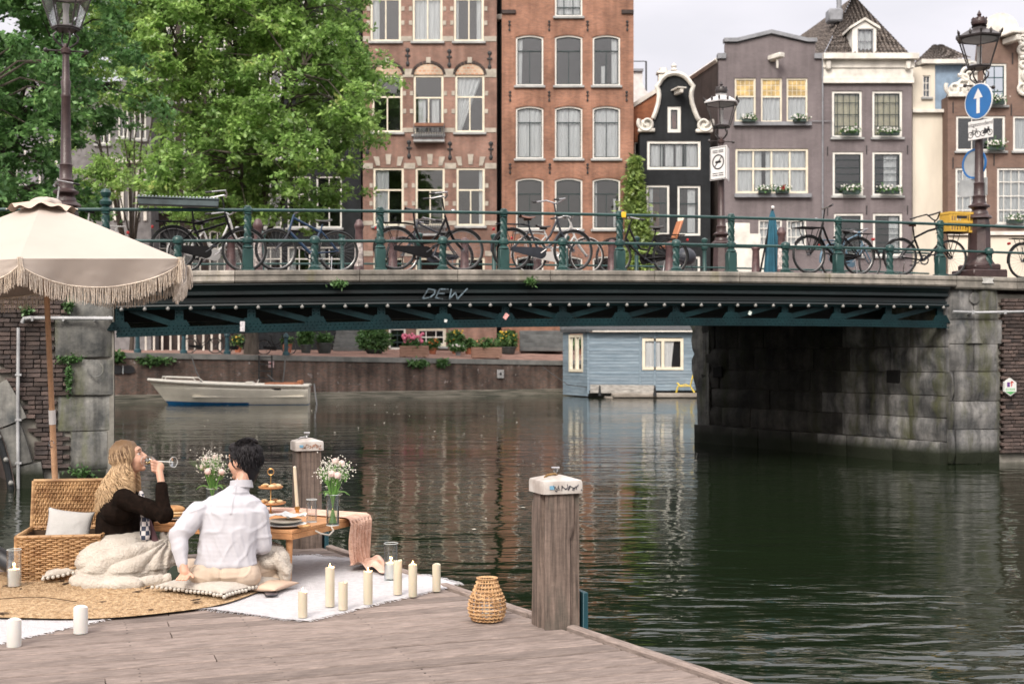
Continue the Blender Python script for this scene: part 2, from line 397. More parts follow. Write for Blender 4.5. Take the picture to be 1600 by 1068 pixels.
# ================================================================== bridge frame of reference
BA = Vector((-6.2, 20.0, 0)); BETA = math.atan2(.2684, .9633)
def tpx(px, s=0): k = (px - 800) / F; return (k*(20 + .9633*s) + 6.2 + .2684*s) / (.9633 - .2684*k)
def tY(t): return 20 + .2684 * t
def tz(t, py): return Z(py, tY(t))
def ztop(t): t = max(-6, min(22, t)); return 3.335 + .029*t - .00111*t*t
def zbot(t): t = max(-1, min(16, t)); return 2.31 + .0437*t - .00187*t*t
def bworld(t, s, z=0): c, n = math.cos(BETA), math.sin(BETA); return Vector((BA.x + t*c - s*n, BA.y + t*n + s*c, z))
BW = 7.1                                          # bridge width
SK = -.26                                         # the abutment faces run back skewed: t shifts by SK per metre of depth
def sweep(mb, prof, ts, zf, sfun=None):
    k = len(prof); vs = []; fs = []
    for t in ts:
        for (s, z) in prof: vs.append((t, s, zf(t) + z))
    for i in range(len(ts) - 1):
        for j in range(k):
            fs.append((i*k+j, (i+1)*k+j, (i+1)*k+(j+1) % k, i*k+(j+1) % k))
    fs.append(tuple(range(k))); fs.append(tuple((len(ts)-1)*k+j for j in range(k))[::-1])
    return mb.add(vs, fs)

# banks left and right (behind the wall faces), street level with the bridge deck
mb = MB()
def land(pts, z0, z1):
    mb_ = MB(); mb_.prism(pts, z0, z1, plane='xy'); return mb_
wl_ = lambda t, s: (bworld(t, s).x, bworld(t, s).y)
M_asphalt = mat('street_setts', (.16, .12, .11), .85, var=.2, scale=6, bump=.4, world=True)
land([wl_(-.05, .45), wl_(-.05 + SK*BW, BW), (-21, 54.9), (-34, 47.3), (-60, 40), wl_(-60, .45)][::-1], 2.9, 3.18).build('left_bank_street', M_asphalt, kind='structure', smooth=None)
land([wl_(15.3, .45), wl_(75, .45), wl_(75, 14), wl_(15.3 + SK*BW, BW)], 2.9, 3.40).build('right_bank_street', M_asphalt, kind='structure', smooth=None)

# ------------------------------------------------------------------ stone and brick abutments
def stone_material(name, c1, c2, green=(.10, .11, .045), gth=.60, streakdark=.55, gz=0.0):
    m, nt, b = _new(name); N = nt.nodes; L = nt.links
    g = N.new('ShaderNodeNewGeometry')
    def nz(sc, st, det, loc=(0, 0, 0)):
        mp = N.new('ShaderNodeMapping'); mp.inputs['Scale'].default_value = st; mp.inputs['Location'].default_value = loc; L.new(g.outputs['Position'], mp.inputs[0])
        n = N.new('ShaderNodeTexNoise'); n.inputs['Scale'].default_value = sc; n.inputs['Detail'].default_value = det; n.inputs['Roughness'].default_value = .65; L.new(mp.outputs[0], n.inputs['Vector']); return n.outputs[0]
    rp = N.new('ShaderNodeValToRGB'); rp.color_ramp.elements[0].position = .32; rp.color_ramp.elements[1].position = .68
    rp.color_ramp.elements[0].color = (*c1, 1); rp.color_ramp.elements[1].color = (*c2, 1)
    L.new(nz(2.2, (1, 1, 1), 9), rp.inputs[0]); out = rp.outputs[0]
    oi = N.new('ShaderNodeObjectInfo'); mr = N.new('ShaderNodeMapRange'); mr.inputs[3].default_value = .72; mr.inputs[4].default_value = 1.25; L.new(oi.outputs['Random'], mr.inputs[0])
    st = N.new('ShaderNodeMapRange'); st.inputs[1].default_value = .42; st.inputs[2].default_value = .66; st.inputs[3].default_value = 1; st.inputs[4].default_value = 1 - streakdark; L.new(nz(1.0, (3.5, 3.5, .25), 6), st.inputs[0])
    mu = N.new('ShaderNodeMath'); mu.operation = 'MULTIPLY'; L.new(mr.outputs[0], mu.inputs[0]); L.new(st.outputs[0], mu.inputs[1])
    hs = N.new('ShaderNodeHueSaturation'); L.new(mu.outputs[0], hs.inputs['Value']); L.new(out, hs.inputs['Color'])
    gr = N.new('ShaderNodeMapRange'); gr.inputs[1].default_value = gth - .1; gr.inputs[2].default_value = gth + .05; gr.inputs[4].default_value = .75; L.new(nz(.9, (2.4, 2.4, .5), 6, (4, 8, 1)), gr.inputs[0])
    mx = N.new('ShaderNodeMix'); mx.data_type = 'RGBA'; L.new(gr.outputs[0], mx.inputs[0]); L.new(hs.outputs[0], mx.inputs[6]); mx.inputs[7].default_value = (*green, 1)
    # wet algae below the tide line
    sp = N.new('ShaderNodeSeparateXYZ'); L.new(g.outputs['Position'], sp.inputs[0])
    wt = N.new('ShaderNodeMapRange'); wt.inputs[1].default_value = .20; wt.inputs[2].default_value = .40; wt.inputs[3].default_value = 1; wt.inputs[4].default_value = 0; L.new(sp.outputs[2], wt.inputs[0])
    m2 = N.new('ShaderNodeMix'); m2.data_type = 'RGBA'; L.new(wt.outputs[0], m2.inputs[0]); L.new(mx.outputs[2], m2.inputs[6]); m2.inputs[7].default_value = (.012, .016, .008, 1)
    L.new(m2.outputs[2], b.inputs['Base Color']); b.inputs['Roughness'].default_value = .82; b.inputs['Specular IOR Level'].default_value = .3
    bp = N.new('ShaderNodeBump'); bp.inputs['Strength'].default_value = .7; bp.inputs['Distance'].default_value = .02; L.new(nz(16, (1, 1, 1), 8), bp.inputs['Height']); L.new(bp.outputs[0], b.inputs['Normal'])
    return m
M_quoin = stone_material('weathered_quoin_stone', (.06, .066, .068), (.30, .295, .27), streakdark=.65)
M_pier = stone_material('pier_stone', (.045, .05, .054), (.29, .285, .275), green=(.07, .075, .03), gth=.60, streakdark=.72)
M_piershade = stone_material('pier_stone_shade', (.018, .019, .018), (.085, .08, .072), green=(.03, .035, .015), gth=.62)  # under-bridge shade painted into the stone colour, for the deeper side blocks
M_mortar = mat('dark_mortar', (.12, .115, .10), .95, col2=(.25, .24, .21), scale=3, bump=.4, world=True)
M_brickd = mat('dark_old_brick', (.035, .028, .027), .85, col2=(.105, .075, .065), scale=2.2, bump=.5, bscale=30, world=True, rand=.45)

def block(par, t0, t1, z0, z1, s0=-.05, s1=.35, m=None, name='stone_block', bev=.018, rough=.012, curve=0.0, seed=0):
    """one dressed stone with worn, slightly uneven face; curve rounds the open arris"""
    g = .007
    t0 += g; t1 -= g; z0 += g; z1 -= g
    mb = MB(); nu = max(3, int((t1-t0)/.16)); nv = max(3, int((z1-z0)/.14)); vs = []; fs = []
    for j in range(nv + 1):
        for i in range(nu + 1):
            u, v = i/nu, j/nv; e = (i in (0, nu)) or (j in (0, nv))
            y = s0 + (bev*1.2 if e else -rough * (1 + fbm((t0*3+u*3+seed, z0*5+v*2, 2), 1.2)*1.5))
            x = t0 + u*(t1-t0); z = z0 + v*(z1-z0)
            if e:
                w = fbm((x*5, z*5, 1+seed), 1.5) * .008; x += w; z += w
            if curve > 0: y += curve * max(0, (u - .55) / .45) ** 2.2
            if curve < 0: y += -curve * max(0, (.45 - u) / .45) ** 2.2
            vs.append((x, y, z))
    for j in range(nv):
        for i in range(nu): a = j*(nu+1)+i; fs.append((a, a+1, a+nu+2, a+nu+1))
    rim = [i for i in range(nu+1)] + [j*(nu+1)+nu for j in range(1, nv+1)] + [nv*(nu+1)+i for i in range(nu-1, -1, -1)] + [j*(nu+1) for j in range(nv-1, 0, -1)]
    b0 = len(vs)
    for k in rim: vs.append((vs[k][0], s1, vs[k][2]))
    for q in range(len(rim)): q2 = (q+1) % len(rim); fs.append((rim[q], b0+q, b0+q2, rim[q2]))
    mb.add(vs, fs)
    return mb.build(name, m or M_quoin, par, smooth=50)

brick_mesh = {}
def brick_obj(par, t, s, z, L_=.2, H=.055, m=None, var=0, rot=None):
    key = (round(L_, 2), round(H, 3), var, m.name if m else '')
    if key not in brick_mesh:
        mb = MB(); mb.box((0, 0, 0), (L_, .1, H), bev=.005)
        mb.v = [(x + rnd.uniform(-.003, .003), y + rnd.uniform(-.004, .004), z_ + rnd.uniform(-.002, .002)) for x, y, z_ in mb.v]
        brick_mesh[key] = mb.mesh('brick', m or M_brickd, None)
    o = bpy.data.objects.new('brick', brick_mesh[key]); COL.objects.link(o); o.parent = par; o.location = (t, s, z)
    if rot: o.rotation_euler = rot
    return o

# --- left abutment
la = thing('left_abutment', 'dark brick bridge abutment with stone quoins and arch edge, behind the fringed parasol', 'bridge abutment', BA, BETA)
zc = Z(820, 18.6); tc_ = tpx(-398); RI = tpx(28) - tc_; RO = RI + .30
def arc_pts(r, z0, z1=None, n=28):
    a0 = math.asin((z0 - zc) / r); pts = []
    for i in range(n + 1):
        a = a0 + (math.pi/2 - a0) * i / n
        pts.append((tc_ + r*math.cos(a), zc + r*math.sin(a)))
    return pts
outl = [(-.02, -.7)] + [(-.02, 3.2)] + [(tc_, 3.2)] + arc_pts(RI + .05, -.7)[::-1]
mb = MB(); mb.prism(outl, .03, .4); mb.build('backing_wall', M_mortar, la, smooth=None)
mb = MB(); pr = arc_pts(RI + .05, -.7); vs = [(p[0], .1, p[1]) for p in pr] + [(p[0] + SK*BW, BW, p[1]) for p in pr]; k = len(pr)
mb.add(vs, [(i, i+1, i+1+k, i+k) for i in range(k-1)]); mb.build('vault', M_brickd, la, smooth=60)
mb = MB(); mb.prism([(-.05, -.7), (-.05, 3.1), (-.05+.01, 3.1), (-.05+.01, -.7)], .4, .5)
vs = [(-.03, .3, -.7), (-.03, .3, 3.1), (-.03 + SK*BW, BW, 3.1), (-.03 + SK*BW, BW, -.7)]; mb.add(vs, [(0,1,2,3)])
mb.build('side_face', M_pier, la, smooth=None)
# quoins: (px0, px1, y0, y1, curve)
for i, (a, b_, y0, y1, cv) in enumerate([(107, 176, 452, 497, .02), (86, 176, 499, 558, .10), (110, 178, 561, 617, .10), (90, 172, 618, 673, .05), (110, 168, 673, 733, .04), (92, 166, 733, 790, .04), (110, 172, 790, 830, .02)]):
    t1 = tpx(b_); t0 = tpx(a); tm = (t0 + t1) / 2
    block(la, t0, t1, tz(tm, y1), tz(tm, y0), curve=cv, seed=i, rough=.02, s0=-.04 - (.05 if i in (1, 2) else 0))
# carved ring on the third quoin
mb = MB(); tc2 = tpx(150); zz = tz(tc2, 577)
mb.tube([(tc2 + .115*math.cos(a), -.165, zz + .115*math.sin(a)) for a in np.linspace(math.pi*.95, 2.3*math.pi, 18)], .012, 6); mb.build('carved_ring', M_quoin, la)
# voussoirs of the arch
na = 9
for i in range(na):
    a0 = -.12 + i*.165; a1 = a0 + .158; ro = RO + (.12 if i % 2 else 0); pts = []
    for a in np.linspace(a0, a1, 6): pts.append((tc_ + RI*math.cos(a), zc + RI*math.sin(a)))
    for a in np.linspace(a1, a0, 6): pts.append((tc_ + ro*math.cos(a), zc + ro*math.sin(a)))
    mb = MB(); mb.prism(pts, -.10, .1); mb.build('voussoir', M_quoin, la, smooth=30)
# bulb conduit along the arch rim
mb = MB(); mb.tube([(tc_ + (RI-.06)*math.cos(a), -.14, zc + (RI-.06)*math.sin(a)) for a in np.linspace(-.1, 1.4, 40)], .05, 8); mb.build('conduit', mat('black_conduit', (.012, .014, .016), .4), la)
M_bulb = mat('bulb_glass', (.20, .20, .19), .25, var=.05)
for a in np.arange(-.05, 1.0, .098):
    mb = MB(); mb.sphere((0, 0, 0), .042, 10); mb.build('bulb', M_bulb, la, 90, loc=(tc_ + (RI-.04)*math.cos(a), -.21, zc + (RI-.04)*math.sin(a)))
# bricks, one by one, where the photograph shows them
cnt = 0; row = 0; z = 3.16; Hh = .070
stuffb = MB()
quoin_left = [(452, 497, 107), (499, 558, 86), (561, 617, 110), (618, 673, 90), (673, 733, 110), (733, 790, 92), (790, 830, 110)]
while z > .3:
    zc_ = z - Hh/2; t = -.02 - (.1 if row % 2 else 0); py = HOR - (zc_ - EYE)*F/tY(-1)
    tl = tpx(107)
    for y0, y1, q in quoin_left:
        if y0 <= py < y1: tl = tpx(q)
    L_ = .2
    t = tl - .01 - (0.1 if row % 2 else 0)
    if row % 2: pass
    first = True
    while t > -3.4:
        L_ = .2 if not (first and row % 2) else .2
        hd = rnd.random() < .25
        Lb = .095 if hd else .2
        cx_ = t - Lb/2
        r_ = math.hypot(cx_ - tc_, zc_ - zc)
        if r_ > RO + .13 and not (z > 2.93 and row < 2 and False):
            if cx_ > tpx(-12) and cnt < 300:
                brick_obj(la, cx_, .0 + rnd.uniform(-.012, .008), zc_, Lb, .056, M_brickd, rnd.randrange(4)); cnt += 1
            else: stuffb.box((cx_, rnd.uniform(-.01, .01), zc_), (Lb, .1, .056))
        t -= Lb + .012; first = False
    z -= Hh; row += 1
stuffb.build('brickwork', M_brickd, la, smooth=None, kind='stuff')
print('left bricks', cnt)
# pale steel hand pipe on brackets
M_pipe = mat('galvanised_pipe', (.42, .43, .44), .4, var=.12, metal=.3, world=True)
mb = MB(); tp0, tp1, tv = tpx(36), tpx(177), tpx(30)
mb.tube([(tp0 + .0, -.14, tz(tp0, 504)), (tp0 + .03, -.16, tz(tp0, 498)), (tp0 + .1, -.16, tz(tp0, 497)), (tp1, -.20, tz(tp1, 498))], .030, 8)
mb.tube([(tv, -.12, tz(tv, 512)), (tv - .01, -.12, tz(tv, 640)), (tv, -.12, tz(tv, 830))], .026, 8)
for px in (52, 100, 148, 172): mb.tube([(tpx(px), .0, tz(tpx(px), 499)), (tpx(px), -.18, tz(tpx(px), 499))], .02, 6); mb.box((tpx(px), -.16, tz(tpx(px), 498)), (.03, .075, .075))
for y in (585, 655, 722): mb.box((tv, -.08, tz(tv, y)), (.09, .14, .03))
tag(mb.build('hand_pipe', M_pipe, la), None)

# --- right abutment and pier
ra = thing('right_abutment', 'massive weathered stone bridge pier with brick beside it on the right bank', 'bridge abutment', BA, BETA)
T0 = tpx(1480)
mb = MB(); mb.prism([(T0 + .03, -.8), (40, -.8), (40, 3.2), (T0 + .03, 3.2)], .06, .5); mb.build('backing_wall', M_mortar, ra, smooth=None)
rows = [(445, 499), (499, 537), (537, 580), (580, 626), (626, 670), (670, 724), (724, 775)]
for i, (y0, y1) in enumerate(rows):
    cols = [(1480, 1519), (1519, 1558 + (6 if i % 2 else -2))] if i not in (3, 4) else [(1480, 1488), (1488, 1560)]
    if i == 5: cols = [(1480, 1490), (1490, 1530), (1530, 1560)]
    if i == 6: cols = [(1470, 1515), (1515, 1570), (1570, 1640)]
    for j, (a, b_) in enumerate(cols):
        t0, t1 = tpx(a), tpx(b_); tm = (t0+t1)/2
        block(ra, t0, t1, tz(tm, y1), tz(tm, y0), m=M_pier, seed=i*3+j, rough=.03, s0=-.06 - .012*((i*2+j) % 3) - (.12 if i == 6 else 0), curve=(-.10 if j == 0 and i < 5 else 0))
# niche notch and drop-shaped groove between the top stones
mb = MB(); tn = tpx(1519); zz = tz(tn, 466)
mb.lathe([(.115, 0), (.11, .012), (.09, .018), (.0, .02)], 18, M=Matrix.Translation((tn, -.075, zz)) @ Matrix.Rotation(R(90), 4, 'X')); 
mb.build('round_boss', M_pier, ra, 60)
mb = MB(); mb.prism([(tn, tz(tn, 503)), (tn+.10, tz(tn, 528)), (tn+.17, tz(tn, 536)), (tn-.17, tz(tn, 536)), (tn-.09, tz(tn, 526))][::-1], -.10, .0); mb.build('drop_ornament', M_pier, ra)
cnt = 0; z = 3.12; row = 0; stuffb = MB()
while z > .2:
    zc_ = z - Hh/2; py = HOR - (zc_ - EYE)*F/tY(15.7); t = tpx(1562 if row % 2 else 1566) + .01
    while t < tpx(1760):
        Lb = .095 if rnd.random() < .25 else .2
        if t < tpx(1606) and cnt < 290: brick_obj(ra, t + Lb/2, rnd.uniform(-.012, .01), zc_, Lb, .056, M_brickd, rnd.randrange(4)); cnt += 1
        else: stuffb.box((t + Lb/2, 0, zc_), (Lb, .1, .056))
        t += Lb + .012
    z -= Hh; row += 1
stuffb.build('brickwork', M_brickd, ra, smooth=None, kind='stuff')
# side face under the bridge: courses of big stones running back, in a frame turned along the skewed face
skl = math.hypot(SK, 1); ska = math.atan2(SK, 1)
sf_a = math.atan2(SK, 1)
def side_pt(w, out, z):        # w metres back from the front corner, out towards the water
    d = Vector((SK, 1)).normalized(); nrm = Vector((-d.y, d.x)); q = Vector((T0, 0)) + d*w + nrm*out
    return (q.x, q.y, z)
LW = BW * skl
zrows = [-.6, .42, .86, 1.28, 1.72, 2.2, 3.1]
sd = Vector((SK, 1)).normalized(); Ms = Matrix(((sd.x, sd.y, 0, T0), (sd.y, -sd.x, 0, 0), (0, 0, 1, 0), (0, 0, 0, 1)))
# local x of Ms runs back along the face; local y runs into the stone
mbk = MB(); mbk.quad((0, .05, -.6), (LW, .05, -.6), (LW, .05, 3.1), (0, .05, 3.1), Ms); mbk.build('side_backing', M_mortar, ra, smooth=None)
for i in range(len(zrows) - 1):
    w = 0
    while w < LW - .05:
        ln = rnd.uniform(.55, 1.1) if i else rnd.uniform(.8, 1.4); ln = min(ln, LW - w)
        if LW - w - ln < .3: ln = LW - w
        o = block(ra, w, w + ln, zrows[i], zrows[i+1], s0=-.05 - rnd.uniform(0, .03) - (.16 if i == 0 else 0), s1=.1, m=M_pier if w < 2.4 else M_piershade, rough=.025, seed=i*7 + w)  # blocks deep under the bridge take the shade-darkened stone colour
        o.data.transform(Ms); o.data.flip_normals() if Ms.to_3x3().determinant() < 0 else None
        w += ln
# two drain holes
M_black = mat('hole_black', (.004, .004, .004), 1)
for (w, zh) in ((1.25, 1.62), (6.6, 1.66)):
    mb = MB(); mb.box((w, -.085, zh), (.34, .05, .26), bev=.02, M=Ms); mb.build('drain_hole', M_black, ra)
# carved far corner of the pier (scroll console)
mb = MB(); zz = 2.45
prof = [(0, -.6), (-.02, .5), (-.05, 1.2), (-.16, 1.45), (-.24, 1.7), (-.24, 1.95), (-.14, 2.08), (-.22, 2.2), (-.26, 2.42), (-.2, 2.6), (-.3, 2.75), (-.3, 3.1), (.4, 3.1), (.4, -.6)]
mb.prism([(-p[0] + LW - .02, p[1]) for p in prof], -.10, .45, M=Ms); mb.build('console_stone', M_quoin, ra, smooth=30)
# pale pipe across the right pier
mb = MB(); a, b_ = tpx(1481), tpx(1640)
mb.tube([(a, -.16, tz(a, 487)), (a + .5, -.18, tz(a + .5, 488.5)), (b_, -.18, tz(b_, 486))], .024, 8)
for px in (1510, 1560): mb.box((tpx(px), -.13, tz(tpx(px), 488)), (.05, .16, .07))
mb.build('hand_pipe', M_pipe, ra)

# ------------------------------------------------------------------ steel bridge
br = thing('canal_bridge', 'dark green riveted steel bridge with truss side and stone kerb spanning the canal', 'bridge', BA, BETA)
M_bgreen = mat('bridge_green_paint', (.0015, .012, .015), .5, spec=.22, col2=(.003, .023, .027), scale=1.5, bump=.15, bscale=20, world=True)
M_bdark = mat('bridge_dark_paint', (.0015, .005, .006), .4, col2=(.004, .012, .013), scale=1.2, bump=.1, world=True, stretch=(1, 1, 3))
M_kerb = stone_material('kerb_stone', (.13, .125, .11), (.34, .31, .27), green=(.12, .115, .05), gth=.68, streakdark=.35)
kj = [-6, -4.5, -3, -1.5, 0] + [tpx(p) for p in (366, 560, 712, 856, 1018, 1150, 1290, 1400, 1487)] + [tpx(1560) + .3, 18.3, 20, 22]
for a, b_ in zip(kj, kj[1:]):
    mb = MB(); ts = np.linspace(a + .006, b_ - .006, 6); low = -.20 if a < 15 else -.24
    sweep(mb, [(-.16, low+.03), (-.14, low), (.42, low), (.42, 0), (-.13, 0), (-.15, -.012), (-.16, -.03), (-.16, -.075), (-.145, -.09), (-.145, -.12)], ts, ztop)
    mb.build('kerb_stone', M_kerb, br, smooth=30)
# deck slab
mb = MB(); sweep(mb, [(.43, -.45), (BW - .43, -.45), (BW - .43, -.02), (BW/2, .22), (.43, -.02)], np.linspace(-2, 17.5, 30), ztop); 
mb.build('deck', M_asphalt, br, smooth=20)
TS = np.linspace(.02, T0 - .02, 40)
mb = MB()
sweep(mb, [(-.02, -.203), (-.12, -.21), (-.13, -.23), (-.10, -.26), (-.07, -.30), (-.05, -.33), (-.05, -.345), (-.085, -.35), (-.085, -.385), (-.04, -.40), (0, -.43), (0, -.475), (-.03, -.48), (-.03, -.51), (.05, -.515), (.3, -.5), (.3, -.203)], TS, ztop)
mb.build('cornice', M_bdark, br, smooth=30)
# conduit with bulbs
mb = MB(); mb.tube([(t, -.07, ztop(t) - .555) for t in TS], .03, 8); mb.build('conduit', M_bdark, br)
bulb_me = None; nb = 0
tt = np.linspace(tpx(190), tpx(1470), 43)
mbb = MB(); mbb.sphere((0, 0, -.02), .032, 10); mbb.lathe([(.018, .0), (.018, .02)], 8); bulb_me = mbb.mesh('bulb', [M_bulb], 60)
for t in tt: link('bulb', bulb_me, br, (t, -.085, ztop(t) - .575))
# truss: chords, verticals, diagonals, rivets
vp = [187, 280, 393, 494, 596, 693, 790, 880, 971, 1057, 1143, 1227, 1309, 1389, 1470]
vt = [tpx(p) for p in vp]
mb = MB()
sweep(mb, [(-.02, .018), (-.10, .018), (-.10, 0), (.12, 0), (.12, .018), (.0, .018), (0, .135), (-.02, .135)], TS, zbot); 
mb.build('bottom_chord', M_bgreen, br, smooth=None)
mb = MB(); sweep(mb, [(.0, -.515), (.0, -.60), (.05, -.60), (.05, -.515)], TS, ztop); mb.build('top_chord', M_bgreen, br, smooth=None)
riv = MB()
def rivet(t, s, z): riv.add([(t-.011, s, z-.011), (t+.011, s, z-.011), (t+.011, s, z+.011), (t-.011, s, z+.011), (t, s-.013, z)], [(0,1,4), (1,2,4), (2,3,4), (3,0,4)])
for i, t in enumerate(vt):
    w = .13; mb = MB(); z0 = zbot(t) + .13; z1 = ztop(t) - .52
    mb.box((t, .02, (z0+z1)/2), (w, .02, z1-z0)); mb.box((t, .09, (z0+z1)/2), (.02, .14, z1-z0))
    mb.prism([(t-.20, zbot(t)+.10), (t+.20, zbot(t)+.10), (t+.11, zbot(t)+.24), (t-.11, zbot(t)+.24)], -.012, .0)
    mb.build('vertical_strut', M_bgreen, br, smooth=None)
    for k in range(6):
        zz = z0 + .04 + (z1-z0-.06)*k/5
        rivet(t-.035, .008, zz); rivet(t+.035, .008, zz)
    for k in range(6): rivet(t - .15 + .06*k, -.013, zbot(t)+.15)
for t in np.arange(TS[0], TS[-1], .075): rivet(t, -.021, zbot(t)+.05); rivet(t+.035, -.021, zbot(t)+.105)
for i in range(len(vt) - 1):
    a, b_ = vt[i], vt[i+1]; down = vp[i] < 830
    if down: p0 = (a + .14, ztop(a) - .585); p1 = (b_ - .05, zbot(b_) + .16)
    else: p0 = (a + .05, zbot(a) + .16); p1 = (b_ - .14, ztop(b_) - .585)
    mb = MB(); d = Vector((p1[0]-p0[0], p1[1]-p0[1])); nrm = Vector((-d.y, d.x)).normalized()*.045
    mb.prism([(p0[0]-nrm.x, p0[1]-nrm.y), (p1[0]-nrm.x, p1[1]-nrm.y), (p1[0]+nrm.x, p1[1]+nrm.y), (p0[0]+nrm.x, p0[1]+nrm.y)], .035, .05)
    mb.build('diagonal_brace', M_bgreen, br, smooth=None)
riv.build('rivets', M_bgreen, br, smooth=None, kind='stuff')
# inner girders and far side
for s in (1.4, 2.7, 4.0, 5.3, 6.6):
    mb = MB(); sweep(mb, [(s-.08, -.77), (s+.08, -.77), (s+.08, -.74), (s+.01, -.74), (s+.01, -.46), (s-.01, -.46), (s-.01, -.74), (s-.08, -.74)], np.linspace(-.2+SK*s, T0+SK*s, 14), ztop); mb.build('inner_girder', M_bdark, br, smooth=None)
mb = MB(); sweep(mb, [(BW-.2, -.77), (BW, -.77), (BW, -.2), (BW+.15, -.2), (BW+.15, 0), (BW-.42, 0), (BW-.42, -.44), (BW-.2, -.44)], np.linspace(-3.5, T0-2.9, 24), ztop); mb.build('far_side_girder', M_bdark, br, smooth=None)
# sprayed letters on the cornice
M_spray = mat('white_spray_paint', (.085, .12, .145), .7, var=.4, scale=8, world=True)
mb = MB(); tg = tpx(655)
def stroke(mb, pts, w, s=-.091, th=.003):
    for a, b_ in zip(pts, pts[1:]):
        d = Vector((b_[0]-a[0], b_[1]-a[1])); 
        if d.length < 1e-6: continue
        n_ = Vector((-d.y, d.x)).normalized()*w; e = d.normalized()*w*.6
        mb.prism([(a[0]-n_.x-e.x, a[1]-n_.y-e.y), (b_[0]-n_.x+e.x, b_[1]-n_.y+e.y), (b_[0]+n_.x+e.x, b_[1]+n_.y+e.y), (a[0]+n_.x-e.x, a[1]+n_.y-e.y)], s-th, s)
z0 = ztop(tg); zl, zh = z0-.475, z0-.315
L1 = [[(.05,0),(.10,1)],[(.10,1),(.26,.9),(.28,.5),(.2,.1),(.05,0)], [(.36,1),(.34,.1),(.5,0)],[(.36,.55),(.5,.55)],[(.36,1),(.55,1)], [(.62,1),(.66,0),(.74,.7),(.84,0),(.98,1.1)]]
for st_ in L1: stroke(mb, [(tg + .75*p[0] + .06*p[1], zl + (zh-zl)*p[1]) for p in st_], .011)
mb.build('graffiti', M_spray, br, smooth=None)
# small stickers stuck on the truss
for (px, py, w, h, c, rt) in ((790, 494, .07, .10, (.7, .35, .33), .6), (696, 501, .05, .05, (.6, .62, .6), .2), (1171, 489, .06, .07, (.55, .62, .58), .5), (378, 510, .075, .16, (.52, .5, .52), .03)):
    t = tpx(px); mb = MB(); mb.box((0, 0, 0), (w, .008, h), (0, rt, 0)); mb.build('sticker', mat('sticker_paper', c, .6, var=.2, scale=30), br, loc=(t, -.02 if px != 378 else -.12, tz(t, py)))
# number plate on the kerb, right
mb = MB(); t = tpx(1535); mb.prism([(-.13, -.05), (-.10, 0), (-.13, .05), (.13, .05), (.10, 0), (.13, -.05)][::-1], -.01, .0); o = mb.build('kerb_plate', mat('enamel_plate', (.42, .42, .40), .5, var=.15, scale=12), br, loc=(t, -.161, tz(t, 439)))
# hexagonal plaque on the pier
hx = thing('hexagonal_plaque', 'white hexagonal badge with purple mark and green lettering on the pier', 'plaque', bworld(tpx(1571), -.13, tz(tpx(1571), 604)), BETA)
mb = MB(); mb.prism([(.15*math.sin(a)*1.0, .17*math.cos(a)) for a in np.arange(6)*math.pi/3], -.02, .03); mb.build('board', mat('white_enamel', (.62, .64, .62), .4, var=.05), hx, smooth=None)
mb = MB(); mb.prism([(-.075, .005), (-.02, .005), (-.02, .09), (-.075, .09)], -.026, -.021); mb.build('purple_mark', mat('purple_print', (.12, .04, .2), .5), hx, smooth=None)
mb = MB(); stroke(mb, [(.02, .02), (.03, .10)], .012, -.021); stroke(mb, [(.0, .075), (.03, .11), (.06, .085)], .008, -.021); mb.build('red_mark', mat('red_print', (.5, .08, .06), .5), hx, smooth=None)
mb = MB()
for i in range(7): stroke(mb, [(-.10 + i*.03, -.06), (-.09 + i*.03, -.025)], .006, -.021)
mb.prism([(-.11, -.085), (.11, -.085), (.0, -.145)], -.026, -.021); mb.build('green_lettering', mat('green_print', (.08, .30, .10), .5), hx, smooth=None)

